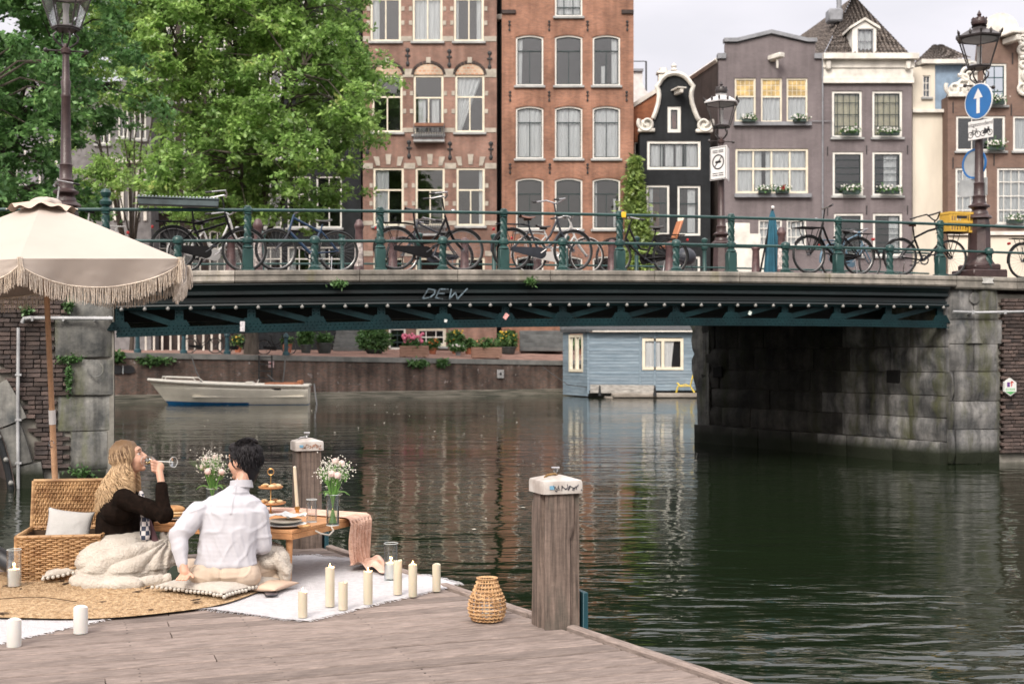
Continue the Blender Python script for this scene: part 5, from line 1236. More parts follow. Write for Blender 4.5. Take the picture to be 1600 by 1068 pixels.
# ================================================================== lamps and signs
M_lamp = mat('lamp_maroon_paint', (.028, .014, .014), .4, col2=(.05, .028, .027), scale=7, world=True, bump=.2, bscale=40)
M_lglass = glassmat('lantern_glass', tint=(.97, .97, .97), refl=.12, rough=.15, top=.5)
M_lrim = mat('lantern_rim', (.03, .025, .025), .4, var=.2)
M_mirror = mat('lantern_inner', (.5, .5, .5), .5, var=.1)
def lamp(label, px, s_or_d, zbase, bright_roof=False, lsc=1.0, hsc=1.0):
    d = s_or_d; t = thing('street_lamp', label, 'street lamp', (X(px, d), d, zbase), .25, 'crown topped street lamps')
    T_ = lambda h: h*hsc
    mb = MB(); mb.box((0, 0, .07), (.74, .74, .16), bev=.02); mb.box((0, 0, .20), (.58, .58, .12), bev=.03)
    mb.build('plinth', M_lamp, t)
    mb = MB(); mb.lathe([(.30, .25), (.24, .34), (.235, .40), (.215, .45), (.20, 1.0), (.18, T_(1.12))], 8)
    mb.lathe([(.18, T_(1.12)), (.24, T_(1.15)), (.22, T_(1.19)), (.17, T_(1.22)), (.16, T_(1.27)), (.13, T_(1.31)), (.15, T_(1.34)), (.20, T_(1.36)), (.20, T_(1.39)), (.13, T_(1.43)), (.115, T_(1.5)), (.12, T_(1.55)), (.125, T_(1.57)), (.10, T_(1.60)), (.098, T_(1.80)), (.105, T_(1.82)), (.085, T_(1.85)), (.07, T_(2.9)), (.078, T_(2.92)), (.078, T_(2.96)), (.065, T_(3.0)), (.082, T_(3.18)), (.06, T_(3.22)), (.052, T_(3.62)), (.08, T_(3.64)), (.085, T_(3.70)), (.05, T_(3.74)), (.03, T_(3.8))], 12); mb.build('post', M_lamp, t)
    zL = T_(4.02)
    mb = MB(); mb.tube([(-.30, 0, T_(3.68)), (.30, 0, T_(3.68))], .014, 6); mb.sphere((-.31, 0, T_(3.68)), .04, 8); mb.sphere((.31, 0, T_(3.68)), .04, 8); mb.build('ladder_bar', M_lrim, t)
    mb = MB()
    for k in range(4):
        a = k*math.pi/2 + .4; mb.tube([(r*math.cos(a), r*math.sin(a), T_(3.72) + h) for r, h in ((.03, 0), (.10, .05), (.19, .13), (.20, .20), (.14, .26), (.17, .31))], .016, 6)
    mb.build('yoke', M_lrim, t)
    n = 6; r0, r1, h1 = .24*lsc, .44*lsc, .62*lsc
    def ring(r, z, off=0): return [Vector((r*math.cos(2*math.pi*k/n + off), r*math.sin(2*math.pi*k/n + off), z)) for k in range(n)]
    A, Bq = ring(r0, zL + .03), ring(r1, zL + h1)
    mb = MB()
    for k in range(n): mb.tube([A[k], Bq[k]], .013, 5)
    mb.tube(A + [A[0]], .02, 5); mb.tube(Bq + [Bq[0]], .024, 5)
    mb.prism([(p.x, p.y) for p in ring(r0, 0)], zL - .0, zL + .03, plane='xy')
    mb.build('lantern_cage', M_lrim, t, None)
    for k in range(n):
        mb = MB(); k2 = (k+1) % n; i_ = .985; mb.quad(A[k]*1, A[k2]*1, Bq[k2]*1, Bq[k]*1); mb.v = [(x*i_, y*i_, z) for x, y, z in mb.v]; mb.build('lantern_pane', M_lglass, t, None, fix=False)
    mb = MB(); mb.lathe([(.03, zL+.04), (.05, zL+.1), (.045, zL+.3), (.06, zL+.42)], 8); mb.lathe([(r1*.55, zL+h1-.04), (r1*.8, zL+h1-.01)], 12); mb.build('lamp_socket', M_mirror, t)
    z2 = zL + h1
    mb = MB(); mb.lathe([(r1*1.08, z2), (r1*1.10, z2+.03), (r1*.98, z2+.06), (r1*.62, z2+.15), (r1*.36, z2+.18), (r1*.33, z2+.22), (r1*.40, z2+.235), (0, z2+.24)], 6); mb.build('lantern_roof', M_mirror if bright_roof else M_lrim, t, 20)
    for k in range(n):
        for f in ((0, .5) if True else (0,)):
            a = 2*math.pi*(k+f)/n; rr = r1*1.06*(1 if f == 0 else .87); mb = MB()
            mb.sphere((0, 0, .06), (.03, .03, .045), 6); mb.lathe([(.012, 0), (.018, .02), (.03, .06), (.0, .13)], 6)
            mb.build('roof_spike', M_lrim, t, loc=(rr*math.cos(a), rr*math.sin(a), z2+.03), rot=(0, .35 if f == 0 else 0, a))
    mb = MB(); mb.lathe([(.09, z2+.235), (.14, z2+.27), (.155, z2+.33), (.13, z2+.39), (.06, z2+.42), (.03, z2+.44), (.045, z2+.47), (.02, z2+.52), (0, z2+.56)], 12)
    for k in range(8): a = k*math.pi/4; mb.sphere((.13*math.cos(a), .13*math.sin(a), z2+.38), (.022, .022, .035), 6)
    mb.build('crown_finial', M_lamp if not bright_roof else M_lrim, t)
    return t
LR = lamp('maroon street lamp at the right end of the bridge carrying blue cycle sign', 1530, 24.6, ztop(15) + .0, hsc=1.0, lsc=.92)
lamp('maroon street lamp at upper left whose crown is cut by the frame', 103, 20.6, 3.30, hsc=.985, lsc=.9)
lamp('maroon street lamp with pale roof in the middle behind the far railing', 1127, 30.8, 3.62, bright_roof=True, hsc=.97, lsc=.92)
M_blue = mat('sign_blue', (.02, .13, .36), .35, var=.05); M_signw = mat('sign_white', (.66, .66, .65), .4, var=.05); M_signback = mat('sign_back_grey', (.30, .32, .33), .5, var=.1); M_black = mat('sign_black', (.012, .012, .014), .5)
def disc(mb, r, y0, y1, c=(0, 0), n=28): return mb.prism([(c[0] + r*math.cos(a), c[1] + r*math.sin(a)) for a in np.linspace(0, 2*math.pi, n, endpoint=False)], y0, y1)
def ringp(mb, r0, r1, y0, y1, c=(0, 0), n=28):
    o = [(c[0] + r1*math.cos(a), c[1] + r1*math.sin(a)) for a in np.linspace(0, 2*math.pi, n, endpoint=False)]; i = [(c[0] + r0*math.cos(a), c[1] + r0*math.sin(a)) for a in np.linspace(0, 2*math.pi, n, endpoint=False)]
    return plate(mb, o, [i], y0, y1)
def text_mesh(txt, size, m, align='CENTER', ext=.001):
    c = bpy.data.curves.new('lettering', 'FONT'); c.body = txt; c.size = size; c.align_x = align; c.align_y = 'CENTER'; c.extrude = ext
    o = bpy.data.objects.new('tmp', c); me = bpy.data.meshes.new_from_object(o); bpy.data.objects.remove(o); me.materials.clear(); me.materials.append(m); me.name = 'lettering'
    me.transform(Matrix.Rotation(R(90), 4, 'X')); return me
dl = 24.6; lx = X(1530, dl)
sg = thing('one_way_sign', 'round blue sign with white upward arrow on the right lamp post', 'road sign', (lx - .06, dl - .16, Z(161, dl)), (0, 0, -1.12))
mb = MB(); disc(mb, .345, -.02, .0); mb.build('sign_plate', M_signw, sg, None)
mb = MB(); disc(mb, .325, -.024, -.021); mb.build('blue_face', M_blue, sg, None)
mb = MB(); mb.prism([(-.04, -.23), (.04, -.23), (.04, .06), (.115, .06), (0, .25), (-.115, .06), (-.04, .06)], -.028, -.025); mb.build('arrow', M_signw, sg, None)
sg2 = thing('cycle_exemption_sign', 'white plate reading uitgezonderd above bicycle and moped pictures', 'road sign', (lx - .04, dl - .18, Z(205, dl)), (0, 0, -1.0))
mb = MB(); mb.box((0, 0, 0), (.56, .016, .36), bev=.006); mb.build('sign_plate', M_signw, sg2, None)
link('lettering', text_mesh('uitgezonderd', .105, M_black), sg2, (0, -.010, .105))
def bikeicon(mb, cx, cz, r, moped=False):
    ringp(mb, r*.78, r, -.012, -.009, (cx - r*1.35, cz), 18); ringp(mb, r*.78, r, -.012, -.009, (cx + r*1.35, cz), 18)
    for a, b_ in (((-1.35, 0), (-.6, 1.1)), ((-.6, 1.1), (.7, 1.1)), ((.7, 1.1), (0, 0)), ((0, 0), (-1.35, 0)), ((-.6, 1.1), (0, 0)), ((1.35, 0), (.75, 1.6)), ((.45, 1.7), (1.0, 1.6)), ((-.8, 1.4), (-.35, 1.4))):
        stroke(mb, [(cx + a[0]*r, cz + a[1]*r), (cx + b_[0]*r, cz + b_[1]*r)], .006 if not moped else .011, -.009)
    if moped: mb.prism([(cx - r*.6, cz), (cx + r*.5, cz), (cx + r*.6, cz + r*.8), (cx - r*1.2, cz + r*.9)], -.0125, -.009)
mb = MB(); bikeicon(mb, -.135, -.08, .062); bikeicon(mb, .14, -.08, .058, True); mb.build('pictograms', M_black, sg2, None)
sg3 = thing('blue_rimmed_sign', 'round sign seen from behind with blue rim on the right lamp post', 'road sign', (lx - .03, dl + .16, Z(254, dl)), (0, 0, -1.05))
mb = MB(); ringp(mb, .25, .29, -.02, .0); mb.build('rim', M_blue, sg3, None); mb = MB(); disc(mb, .26, -.012, -.005); mb.build('sign_plate', M_signback, sg3, None)
sg4 = thing('grey_sign_back', 'grey back of a rectangular sign with orange sticker on the right lamp post', 'road sign', (lx - .04, dl + .2, Z(291, dl)), (0, 0, -.85))
mb = MB(); mb.box((0, 0, 0), (.58, .012, .34), bev=.005); mb.build('sign_plate', M_signback, sg4, None)
mb = MB(); disc(mb, .05, -.010, -.007, (.18, -.04), 16); mb.build('orange_sticker', mat('orange_sticker', (.62, .16, .07), .5), sg4, None); mb = MB(); disc(mb, .022, -.0125, -.0105, (.18, -.04), 12); mb.build('sticker_centre', M_signw, sg4, None)
dm = 30.8; mx_ = X(1127, dm)
sm = thing('prohibition_sign', 'white plate with crossed black ring symbol hanging on the middle lamp post', 'road sign', (mx_ - .10, dm - .2, Z(257, dm)), (0, 0, -.85))
mb = MB(); mb.box((0, 0, 0), (.52, .02, .80), bev=.01); mb.build('sign_plate', M_signw, sm, None)
mb = MB(); ringp(mb, .15, .18, -.016, -.011, (0, .03), 24); stroke(mb, [(-.10, -.08), (.10, .14)], .012, -.012); stroke(mb, [(-.07, .03), (.07, .03)], .025, -.012)
for y in (.30, .26, -.24, -.29): stroke(mb, [(-.16, y), (-.02, y)], .009, -.012); stroke(mb, [(.02, y), (.15, y)], .009, -.012)
for (a, b_) in (((-.235, -.375), (.235, -.375)), ((.235, -.375), (.235, .375)), ((.235, .375), (-.235, .375)), ((-.235, .375), (-.235, -.375))): stroke(mb, [a, b_], .006, -.012)
mb.build('symbol', M_black, sm, None)
sm2 = thing('second_lamp_sign', 'white plate turned away beside the crossed ring sign', 'road sign', (mx_ + .14, dm - .05, Z(256, dm)), (0, 0, 1.28))
mb = MB(); mb.box((0, 0, 0), (.52, .02, .80), bev=.01); mb.build('sign_plate', M_signw, sm2, None); mb = MB(); mb.box((0, .016, 0), (.44, .01, .7)); mb.build('back_frame', M_signback, sm2, None)

# ================================================================== bicycles
M_tyre = mat('tyre_rubber', (.012, .014, .015), .7, var=.15); M_rim = mat('steel_rim', (.20, .20, .20), .35, metal=.8, var=.1); M_spoke = mat('steel_spoke', (.15, .15, .16), .35, metal=.7); M_chrome = mat('chrome', (.45, .45, .45), .25, metal=1, var=.05)
M_bblack = mat('bike_black', (.005, .005, .006), .5, spec=.2, var=.2); M_bwhite = mat('bike_white', (.4, .4, .39), .4, var=.05); M_bblue = mat('bike_blue', (.01, .035, .08), .35); M_bgrey = mat('bike_grey', (.03, .035, .045), .4, spec=.3)
M_brown = mat('brown_leather', (.14, .06, .04), .5, var=.2); M_leather = mat('black_leather', (.012, .012, .012), .5); M_redl = mat('red_reflector', (.4, .02, .02), .3); M_skirt = mat('dress_guard', (.015, .015, .017), .5)
WH = {}
def wheel(par, x, r, white=False, far=False):
    key = (round(r, 3), white)
    if key not in WH:
        a = MB(); n = 32; a.tube([(r*.965*math.cos(q), 0, r*.965*math.sin(q)) for q in np.linspace(0, 2*math.pi, n, endpoint=False)], r*.062, 6, closed=True)
        b_ = MB(); b_.tube([(r*.90*math.cos(q), 0, r*.90*math.sin(q)) for q in np.linspace(0, 2*math.pi, n, endpoint=False)], r*.028, 5, closed=True)
        c = MB()
        for k in range(24):
            q = 2*math.pi*k/24; q2 = q + (.45 if k % 2 else -.45); sd_ = .025 if (k//2) % 2 else -.025
            c.tube([(.02*math.cos(q2), sd_, .02*math.sin(q2)), (r*.89*math.cos(q), 0, r*.89*math.sin(q))], .0022, 3, cap=False)
        c.tube([(0, -.05, 0), (0, .05, 0)], .022, 8)
        WH[key] = (a.mesh('tyre', M_tyre, 60), b_.mesh('rim', M_bwhite if white else M_rim, 60), c.mesh('spokes', M_spoke, None))
    t, b_, c = WH[key]; w = link('wheel', t, par, (x, 0, r)); link('rim', b_, w); link('spokes', c, w); return w
def bicycle(label, loc, heading, style='oma', m=None, r=.345, saddle=None, wb=1.08, steer=0, lean=0, rack=True, front_rack=False, bars='oma', group='bicycles parked on the bridge', barz=1.14, sadz=.98, guard=None, whitewheel=False, case=True, light=True):
    m = m or M_bblack; t = thing('bicycle', label, 'bicycle', loc, (lean, 0, heading), group)
    xr, xf = -wb/2, wb/2; bb = Vector((-.06, 0, .30)); st = Vector((-.24, 0, .72)); sp_ = Vector((-.27, 0, sadz)); hd_t = Vector((xf - .30, 0, .92)); hd_b = Vector((xf - .22, 0, .66)); ax = Vector((xf, 0, r)); rr = Vector((xr, 0, r))
    mb = MB(); fr_ = .021
    mb.tube([bb, st], fr_, 8); mb.tube([st, sp_ - Vector((0, 0, .04))], .015, 8); mb.tube([hd_t + (hd_t-hd_b)*.1, hd_b], .021, 8)
    if style == 'oma':
        mb.tube([hd_b + Vector((-.01, 0, .03)), Vector((xf-.36, 0, .50)), Vector((.02, 0, .36)), bb], fr_*1.1, 8); mb.tube([hd_t - Vector((0, 0, .04)), Vector((xf-.42, 0, .62)), Vector((.02, 0, .48)), Vector((-.14, 0, .46))], fr_, 8)
    elif style == 'diamond':
        mb.tube([hd_b, bb], .02, 8); mb.tube([hd_t - Vector((0, 0, .03)), st + Vector((0, 0, -.02))], .017, 8)
    elif style == 'twin':
        mb.tube([hd_b, bb], .026, 8); mb.tube([hd_t - Vector((0, 0, .01)), st + Vector((0, 0, .05))], .02, 8); mb.tube([hd_t - Vector((0, 0, .13)), st - Vector((0, 0, .10))], .02, 8)
    elif style == 'cruiser':
        mb.tube([hd_b, Vector((.1, 0, .42)), bb], .023, 8); mb.tube([hd_t - Vector((0, 0, .01)), Vector((.05, 0, .86)), Vector((-.16, 0, .76)), st], .021, 8)
    elif style == 'mtb':
        mb.tube([hd_b, bb], .028, 8); mb.tube([hd_t - Vector((0, 0, .03)), st - Vector((0, 0, .06))], .022, 8)
    for s in (-.045, .045):
        mb.tube([bb + Vector((0, s*.6, 0)), rr + Vector((0, s, 0))], .013, 6); mb.tube([st + Vector((0, s*.5, -.04)), rr + Vector((0, s, 0))], .012, 6)
    mb.build('frame', m, t, 60)
    mb = MB()
    for s in (-.045, .045): mb.tube([hd_b + Vector((.0, s*.7, 0)), hd_b + Vector((.06, s, -.12)), ax + Vector((0, s, 0))], [.017, .016, .012], 6)
    mb.tube([hd_b + Vector((0, -.04, 0)), hd_b + Vector((0, .04, 0))], .02, 6); mb.tube([hd_b, hd_t], .016, 6)
    mb.tube([hd_t + Vector((0, 0, 0)), hd_t + Vector((-.05, 0, barz - .92))], .013, 8); mb.build('fork', m if style != 'mtb' else M_bgrey, t)
    wheel(t, xr, r, whitewheel); wheel(t, xf, r, whitewheel)
    if style != 'mtb':
        for x, a0, a1, nm in ((xr, -.25, 2.7, 'rear_mudguard'), (xf, .15, 2.4, 'front_mudguard')):
            if style == 'cruiser' and nm == 'front_mudguard': continue
            mb = MB(); n = 18; vs = []; fs = []
            for k in range(n+1):
                q = a0 + (a1-a0)*k/n if x == xr else math.pi - a1 + .0 + (a1-a0)*k/n
                if x == xr: q = .35 + (3.3-.35)*k/n
                else: q = .55 + (2.85-.55)*k/n
                for dy, dr_ in ((-.028, .012), (-.015, .022), (.015, .022), (.028, .012)): vs.append((x + (r+dr_)*math.cos(q), dy, r + (r+dr_)*math.sin(q)))
            for k in range(n):
                for j in range(3): fs.append((k*4+j, k*4+j+1, k*4+j+5, k*4+j+4))
            mb.add(vs, fs); mb.build(nm, m, t, 60, fix=False)
    if guard:
        mb = MB(); n = 12; vs = [(xr, .05, r)]
        for k in range(n+1): q = .5 + 1.7*k/n; vs.append((xr + r*.95*math.cos(q), .045, r + r*.95*math.sin(q)))
        mb.add(vs, [(0, k+1, k+2) for k in range(n)]); mb.build('dress_guard', guard, t, None, fix=False)
    # saddle
    mb = MB(); 
    def sf(u, v):
        x = -.14 + .27*u; w = .085*(1-u)**.6*(1 if u < .95 else .6) + .018; a = math.pi*v; return (sp_.x + x, w*math.cos(a), sp_.z + .035*math.sin(a)*(1.15-.4*u) + .02*(u-.5)**2*4 - .02)
    mb.grid(sf, 8, 8); mb.add([sf(i/8, 0) for i in range(9)] + [sf(i/8, 1) for i in range(9)], [(i, i+1, i+10, i+9) for i in range(8)]); mb.tube([sp_ + Vector((-.08, 0, -.04)), sp_ + Vector((.06, 0, -.035))], .02, 6)
    mb.build('saddle', saddle or M_leather, t, 60)
    H0 = hd_t + Vector((-.05, 0, barz - .92)); mb = MB()
    if bars == 'oma': pts = [(-.28, -.26, .02), (-.12, -.27, .04), (.04, -.22, .07), (.07, -.1, .03), (.05, 0, 0), (.07, .1, .03), (.04, .22, .07), (-.12, .27, .04), (-.28, .26, .02)]
    elif bars == 'flat': pts = [(-.05, -.31, .03), (0, -.15, 0), (.02, 0, -.01), (0, .15, 0), (-.05, .31, .03)]
    else: pts = [(-.33, -.30, .05), (-.16, -.32, .10), (-.02, -.22, .14), (.02, -.08, .03), (.03, 0, 0), (.02, .08, .03), (-.02, .22, .14), (-.16, .32, .10), (-.33, .30, .05)]
    c_, s_ = math.cos(steer), math.sin(steer); pts = [(H0.x + p[0]*c_ - p[1]*s_, p[0]*s_ + p[1]*c_, H0.z + p[2]) for p in pts]
    mb.tube(pts, .014, 8); mb.build('handlebar', M_chrome if bars != 'cruiser' else m, t)
    for e, e2 in ((pts[0], pts[1]), (pts[-1], pts[-2])):
        mb = MB(); e, e2 = Vector(e), Vector(e2); mb.tube([e, e.lerp(e2, .65)], .017, 8); mb.build('grip', M_leather, t)
    # crank, chain case, pedals, stand
    mb = MB(); mb.tube([bb + Vector((0, -.07, 0)), bb + Vector((0, .07, 0))], .02, 8)
    for s, q in ((-.08, .6), (.08, .6 + math.pi)): e = bb + Vector((.165*math.cos(q), s, .165*math.sin(q))); mb.tube([bb + Vector((0, s, 0)), e], .010, 6); mb.box((e.x, s*1.55, e.z), (.09, .08, .022))
    mb.build('crank', M_chrome if m is not M_bblack else M_bgrey, t)
    if case:
        mb = MB(); n = 10; pc = [(bb.x + .10*math.cos(q), bb.z + .10*math.sin(q)) for q in np.linspace(-math.pi/2, math.pi/2, n)] + [(rr.x + .042*math.cos(q), rr.z + .042*math.sin(q)) for q in np.linspace(math.pi/2, 1.5*math.pi, n)]
        mb.prism(pc, -.085, -.05); mb.build('chain_case', m, t)
    else:
        mb = MB(); ringp(mb, .07, .095, -.06, -.055, (bb.x, bb.z), 20); mb.tube([bb + Vector((0, -.057, .09)), rr + Vector((0, -.057, .035))], .005, 4); mb.tube([bb + Vector((0, -.057, -.09)), rr + Vector((0, -.057, -.035))], .005, 4); mb.build('chain', M_bgrey, t)
    if rack:
        mb = MB(); zz = 2*r + .075
        for s in (-.06, 0, .06): mb.tube([(xr - .28, s, zz), (xr + .18, s, zz), (st.x, s*.5, zz - .02)], .007, 5)
        for x in (xr - .28, xr - .1, xr + .08): mb.tube([(x, -.07, zz), (x, .07, zz)], .006, 5)
        for s in (-.07, .07): mb.tube([(xr - .16, s, zz), (xr, s, r)], .006, 5); mb.tube([(xr + .06, s, zz), (xr, s, r)], .006, 5)
        mb.build('rear_rack', m, t); mb = MB(); mb.box((xr - .33, 0, 2*r - .02), (.04, .08, .05), bev=.01); mb.build('rear_light', M_redl, t)
    if front_rack:
        mb = MB(); zz = 2*r + .14
        for s in (-.17, -.085, 0, .085, .17): mb.tube([(xf - .2, s, zz), (xf + .26, s, zz)], .008, 5)
        for x in (xf - .2, xf + .03, xf + .26): mb.tube([(x, -.18, zz), (x, .18, zz)], .008, 5)
        for s in (-.1, .1): mb.tube([(xf + .15, s, zz), (xf, s*.5, r)], .008, 5); mb.tube([(xf - .15, s, zz), (xf, s*.5, r)], .008, 5)
        mb.tube([(xf+.26, -.18, zz), (xf+.26, -.18, zz+.1), (xf+.26, .18, zz+.1), (xf+.26, .18, zz)], .008, 5); mb.build('front_rack', m, t)
    if light: mb = MB(); mb.sphere((xf - .16, 0, barz - .22), (.045, .04, .04), 8); mb.build('headlight', M_chrome, t)
    mb = MB(); mb.tube([(xr + .12, .05, .25), (xr + .16, .17, .01)], .010, 5); mb.build('kickstand', M_chrome, t)
    return t
def bk(px, s): t = tpx(px, s); d_ = bworld(t, s, ztop(t) + .01 + .03*s); return d_
FR, FL = BETA, BETA + math.pi
bicycle('tall black twin-tube transport bicycle leaning on the railing beside the parasol', bk(327, .42), FR, 'twin', M_bblack, r=.36, barz=1.22, sadz=1.04, wb=1.12, guard=M_skirt, lean=-.05)
bicycle('white bicycle parked behind the tall black transport bicycle', bk(338, 1.35), FR + .35, 'oma', M_bwhite, r=.31, barz=1.0, sadz=.85, whitewheel=True)
bicycle('black and blue mountain bike facing left with flat handlebar', bk(480, .75), FL + .12, 'mtb', M_bblue, r=.35, bars='flat', barz=.98, sadz=.86, rack=False, case=False, wb=1.06, light=False)
bicycle('black omafiets with swooping frame leaning against the railing, centre left', bk(671, .40), FR - .03, 'oma', M_bblack, r=.36, barz=1.24, sadz=1.03, guard=None, wb=1.16, lean=-.04)
bicycle('dark step-through bicycle with brown saddle and pale front tyre', bk(848, .42), FR + .02, 'oma', M_bgrey, r=.36, saddle=M_brown, barz=1.18, sadz=.92, wb=1.12, steer=.5, case=True)
bicycle('white bicycle standing behind the brown-saddled bicycle', bk(872, 1.7), FR - .1, 'oma', M_bwhite, r=.33, barz=1.02, sadz=.86, whitewheel=True)
bicycle('small dark bicycle behind the omafiets with only its wheels showing', bk(672, 1.8), FL + .2, 'diamond', M_bgrey, r=.31, barz=.9, sadz=.75, rack=False)
b7 = bicycle('black bicycle facing left under the creeper with a garlanded saddle', bk(1003, 1.9), FL - .25, 'oma', M_bblack, r=.34, barz=1.05, sadz=.9)
b8 = bicycle('black transport bicycle with front carrier facing left near the blue parasol', bk(1303, .45), FL + .10, 'oma', M_bblack, r=.35, front_rack=True, barz=1.22, sadz=.82, wb=1.10, steer=-.3, bars='flat')
b9 = bicycle('black cruiser bicycle with curled handlebar facing right below the yellow crate', bk(1446, .42), FR - .02, 'cruiser', M_bblack, r=.35, saddle=M_brown, bars='cruiser', barz=1.06, sadz=.99, wb=1.08, rack=False, front_rack=True, case=False, light=False)
bicycle('bicycle with red rear light cut off by the right edge', bk(1636, .42), FR, 'oma', M_bblack, r=.35)
bicycle('bicycle mostly hidden behind the parasol top', bk(112, .6), FL + .2, 'oma', M_bwhite, r=.35, barz=1.36, sadz=1.02)
bicycle('red-brown low bicycle half hidden behind the transport bicycle', bk(1330, 1.9), FR + .3, 'diamond', mat('bike_sky_blue', (.08, .15, .21), .4), r=.32, barz=.9, sadz=.78)['label'] = 'pale blue bicycle half hidden behind the transport bicycle'
# garland and orange child seat on the creeper bicycle
ch = thing('child_seat', 'orange wooden backrest of a child seat on the bicycle under the creeper', 'child seat', bk(1052, 1.9) + Vector((0, 0, .5)), BETA)
mb = MB(); mb.box((.05, 0, .28), (.05, .26, .55), (0, .35, 0), bev=.02); mb.box((-.08, 0, .03), (.3, .26, .05), bev=.02); mb.tube([(-.05, 0, 0), (-.1, 0, -.2)], .02, 6); mb.build('seat_shell', mat('orange_wood', (.42, .16, .07), .5, var=.1), ch)
mb = MB(); mb.box((.16, 0, .55), (.04, .2, .14), (0, .35, 0), bev=.02); mb.build('head_pad', M_cream, ch)
# yellow crate
cr_ = thing('yellow_crate', 'yellow plastic bottle crate behind the cruiser bicycle', 'crate', bk(1494, .50) + Vector((0, 0, .845)), BETA)
M_yel = mat('yellow_plastic_crate', (.55, .34, .05), .45, var=.08); W_, D_c, H_c = .50, .34, .38; mb = MB()
for (x, y, sx, sy) in ((0, -D_c/2, W_, .02), (0, D_c/2, W_, .02), (-W_/2, 0, .02, D_c), (W_/2, 0, .02, D_c)):
    for z in (.02, .20, .37): mb.box((x, y, z), (sx + .01, sy + .01, .045))
    L_ = max(sx, sy)
    for k in range(9):
        q = (k/8 - .5)*(L_ - .03); mb.box((x + (q if sx > sy else 0), y + (0 if sx > sy else q), .19), (.026 if sx > sy else .016, .016 if sx > sy else .026, .36))
mb.box((0, 0, .01), (W_, D_c, .02)); mb.build('crate_body', M_yel, cr_, None)
mb = MB(); mb.box((0, -D_c/2-.012, .29), (.22, .01, .05)); mb.build('handle_slot', M_black, cr_, None)
# railing planter trough near the left
pl = thing('railing_trough', 'long galvanised trough hooked onto the railing above the transport bicycle', 'planter', bworld(tpx(279), RS - .02, ztop(tpx(279)) + 1.03), BETA)
mb = MB(); mb.box((0, 0, .06), (1.24, .2, .10), bev=.01); mb.box((0, 0, .125), (1.27, .23, .02), bev=.005); mb.build('trough', mat('dark_zinc', (.05, .07, .075), .5, var=.2), pl)
mb = MB()
for k in range(24): mb.box((-.6 + k*.052, -.05, .145), (.03, .12, .025), bev=.008)
mb.build('grille', mat('zinc_light', (.32, .36, .38), .5, var=.2), pl, kind='stuff')
# ------------------------------------------------------------------ bollards (slim maroon posts with caps)
M_boll = mat('bollard_maroon', (.05, .026, .028), .5, col2=(.12, .07, .07), scale=8, world=True)
M_stick = mat('sticker_remains', (.42, .38, .36), .7, var=.35, scale=14)
bm_ = MB(); bm_.lathe([(.10, 0), (.10, .05), (.085, .08), (.065, .75), (.075, .78), (.085, .80), (.085, .84), (.07, .87), (.05, .92), (.0, .94)], 12); boll_me = bm_.mesh('bollard', M_boll, 40)
bst = MB(); bst.lathe([(.083, .12), (.074, .52)], 12, cap=False, a0=3.4, a1=5.8); bst_me = bst.mesh('stickers', M_stick, 60)
for k, (px, s, h, stk, lb) in enumerate(((403, 1.15, 1.0, 1, 'tall sticker-covered bollard right of the transport bicycle'), (561, 1.15, 1.0, 1, 'tall sticker-covered bollard left of the omafiets'), (361, .5, .62, 0, 'short maroon bollard under the transport bicycle'), (614, 1.6, .72, 0, 'maroon bollard seen through the omafiets rear wheel'), (726, 1.6, .72, 0, 'maroon bollard seen through the omafiets front wheel'), (840, 2.2, .62, 0, 'maroon bollard below the brown-saddled bicycle'), (956, 1.6, .72, 0, 'maroon bollard left of the creeper'), (1046, 1.6, .70, 0, 'maroon bollard in front of the orange child seat'), (1181, 1.6, .68, 0, 'maroon bollard left of the folded blue parasol'), (1221, 1.0, .98, 1, 'tall worn bollard right of the folded blue parasol'))):
    t = tpx(px, s); o = thing('bollard', lb, 'bollard', bworld(t, s, ztop(t) + .02), 0, 'maroon bollards on the bridge'); o.scale = (1, 1, h)
    link('post', boll_me, o)
    if stk: link('stickers', bst_me, o)
# folded blue parasol
t = tpx(1203, 1.3); pf = thing('folded_parasol', 'folded blue garden parasol with white tip standing on the bridge', 'parasol', bworld(t, 1.3, ztop(t) + .03), BETA)
mb = MB(); mb.tube([(-.22, 0, .0), (.06, 0, 1.28)], .02, 8); mb.build('pole', M_bblack, pf)
def pfold(u, v): a = 2*math.pi*u; r = (.125*(1-v)**.6 + .02)*(1 + .28*math.sin(a*6)); z = .05 + 1.2*v; return (.05 + r*math.cos(a)*.9, r*math.sin(a), z)
mb = MB(); mb.grid(pfold, 48, 14, closeu=True); mb.build('canopy', mat('blue_canvas', (.012, .085, .13), .8, var=.12), pf, 180)
mb = MB(); mb.sphere((.06, 0, 1.31), .035, 8); mb.build('tip', M_signw, pf)
# pale stepped stone block and small grill behind the far railing
sb_ = thing('stepped_block', 'white painted stepped stair side at the foot of the mauve house', 'steps', (X(1162, 60), 60, Z(430, 60)))
mb = MB()
for k, (w, h) in enumerate(((1.1, 2.4), (1.6, 1.9), (2.1, 1.4), (2.6, .9))): mb.box((-.9 + w/2, 0, h/2), (w, 1.0 + .003*k, h), bev=.02)
mb.build('stair_side', M_trim, sb_)
gl = thing('kettle_grill', 'dark round kettle grill standing behind the far railing', 'grill', bworld(tpx(1071, 5.2), 5.2, ztop(10) + .15))
mb = MB(); mb.sphere((0, 0, .55), (.24, .24, .2), 14); mb.build('bowl', M_bgrey, gl, 60); mb = MB()
for a in (0, 2.1, 4.2): mb.tube([(.12*math.cos(a), .12*math.sin(a), .4), (.25*math.cos(a), .25*math.sin(a), 0)], .012, 5)
mb.build('legs_frame', M_bgrey, gl); mb = MB(); mb.sphere((0, 0, .78), .03, 6); mb.build('lid_knob', M_bblack, gl)

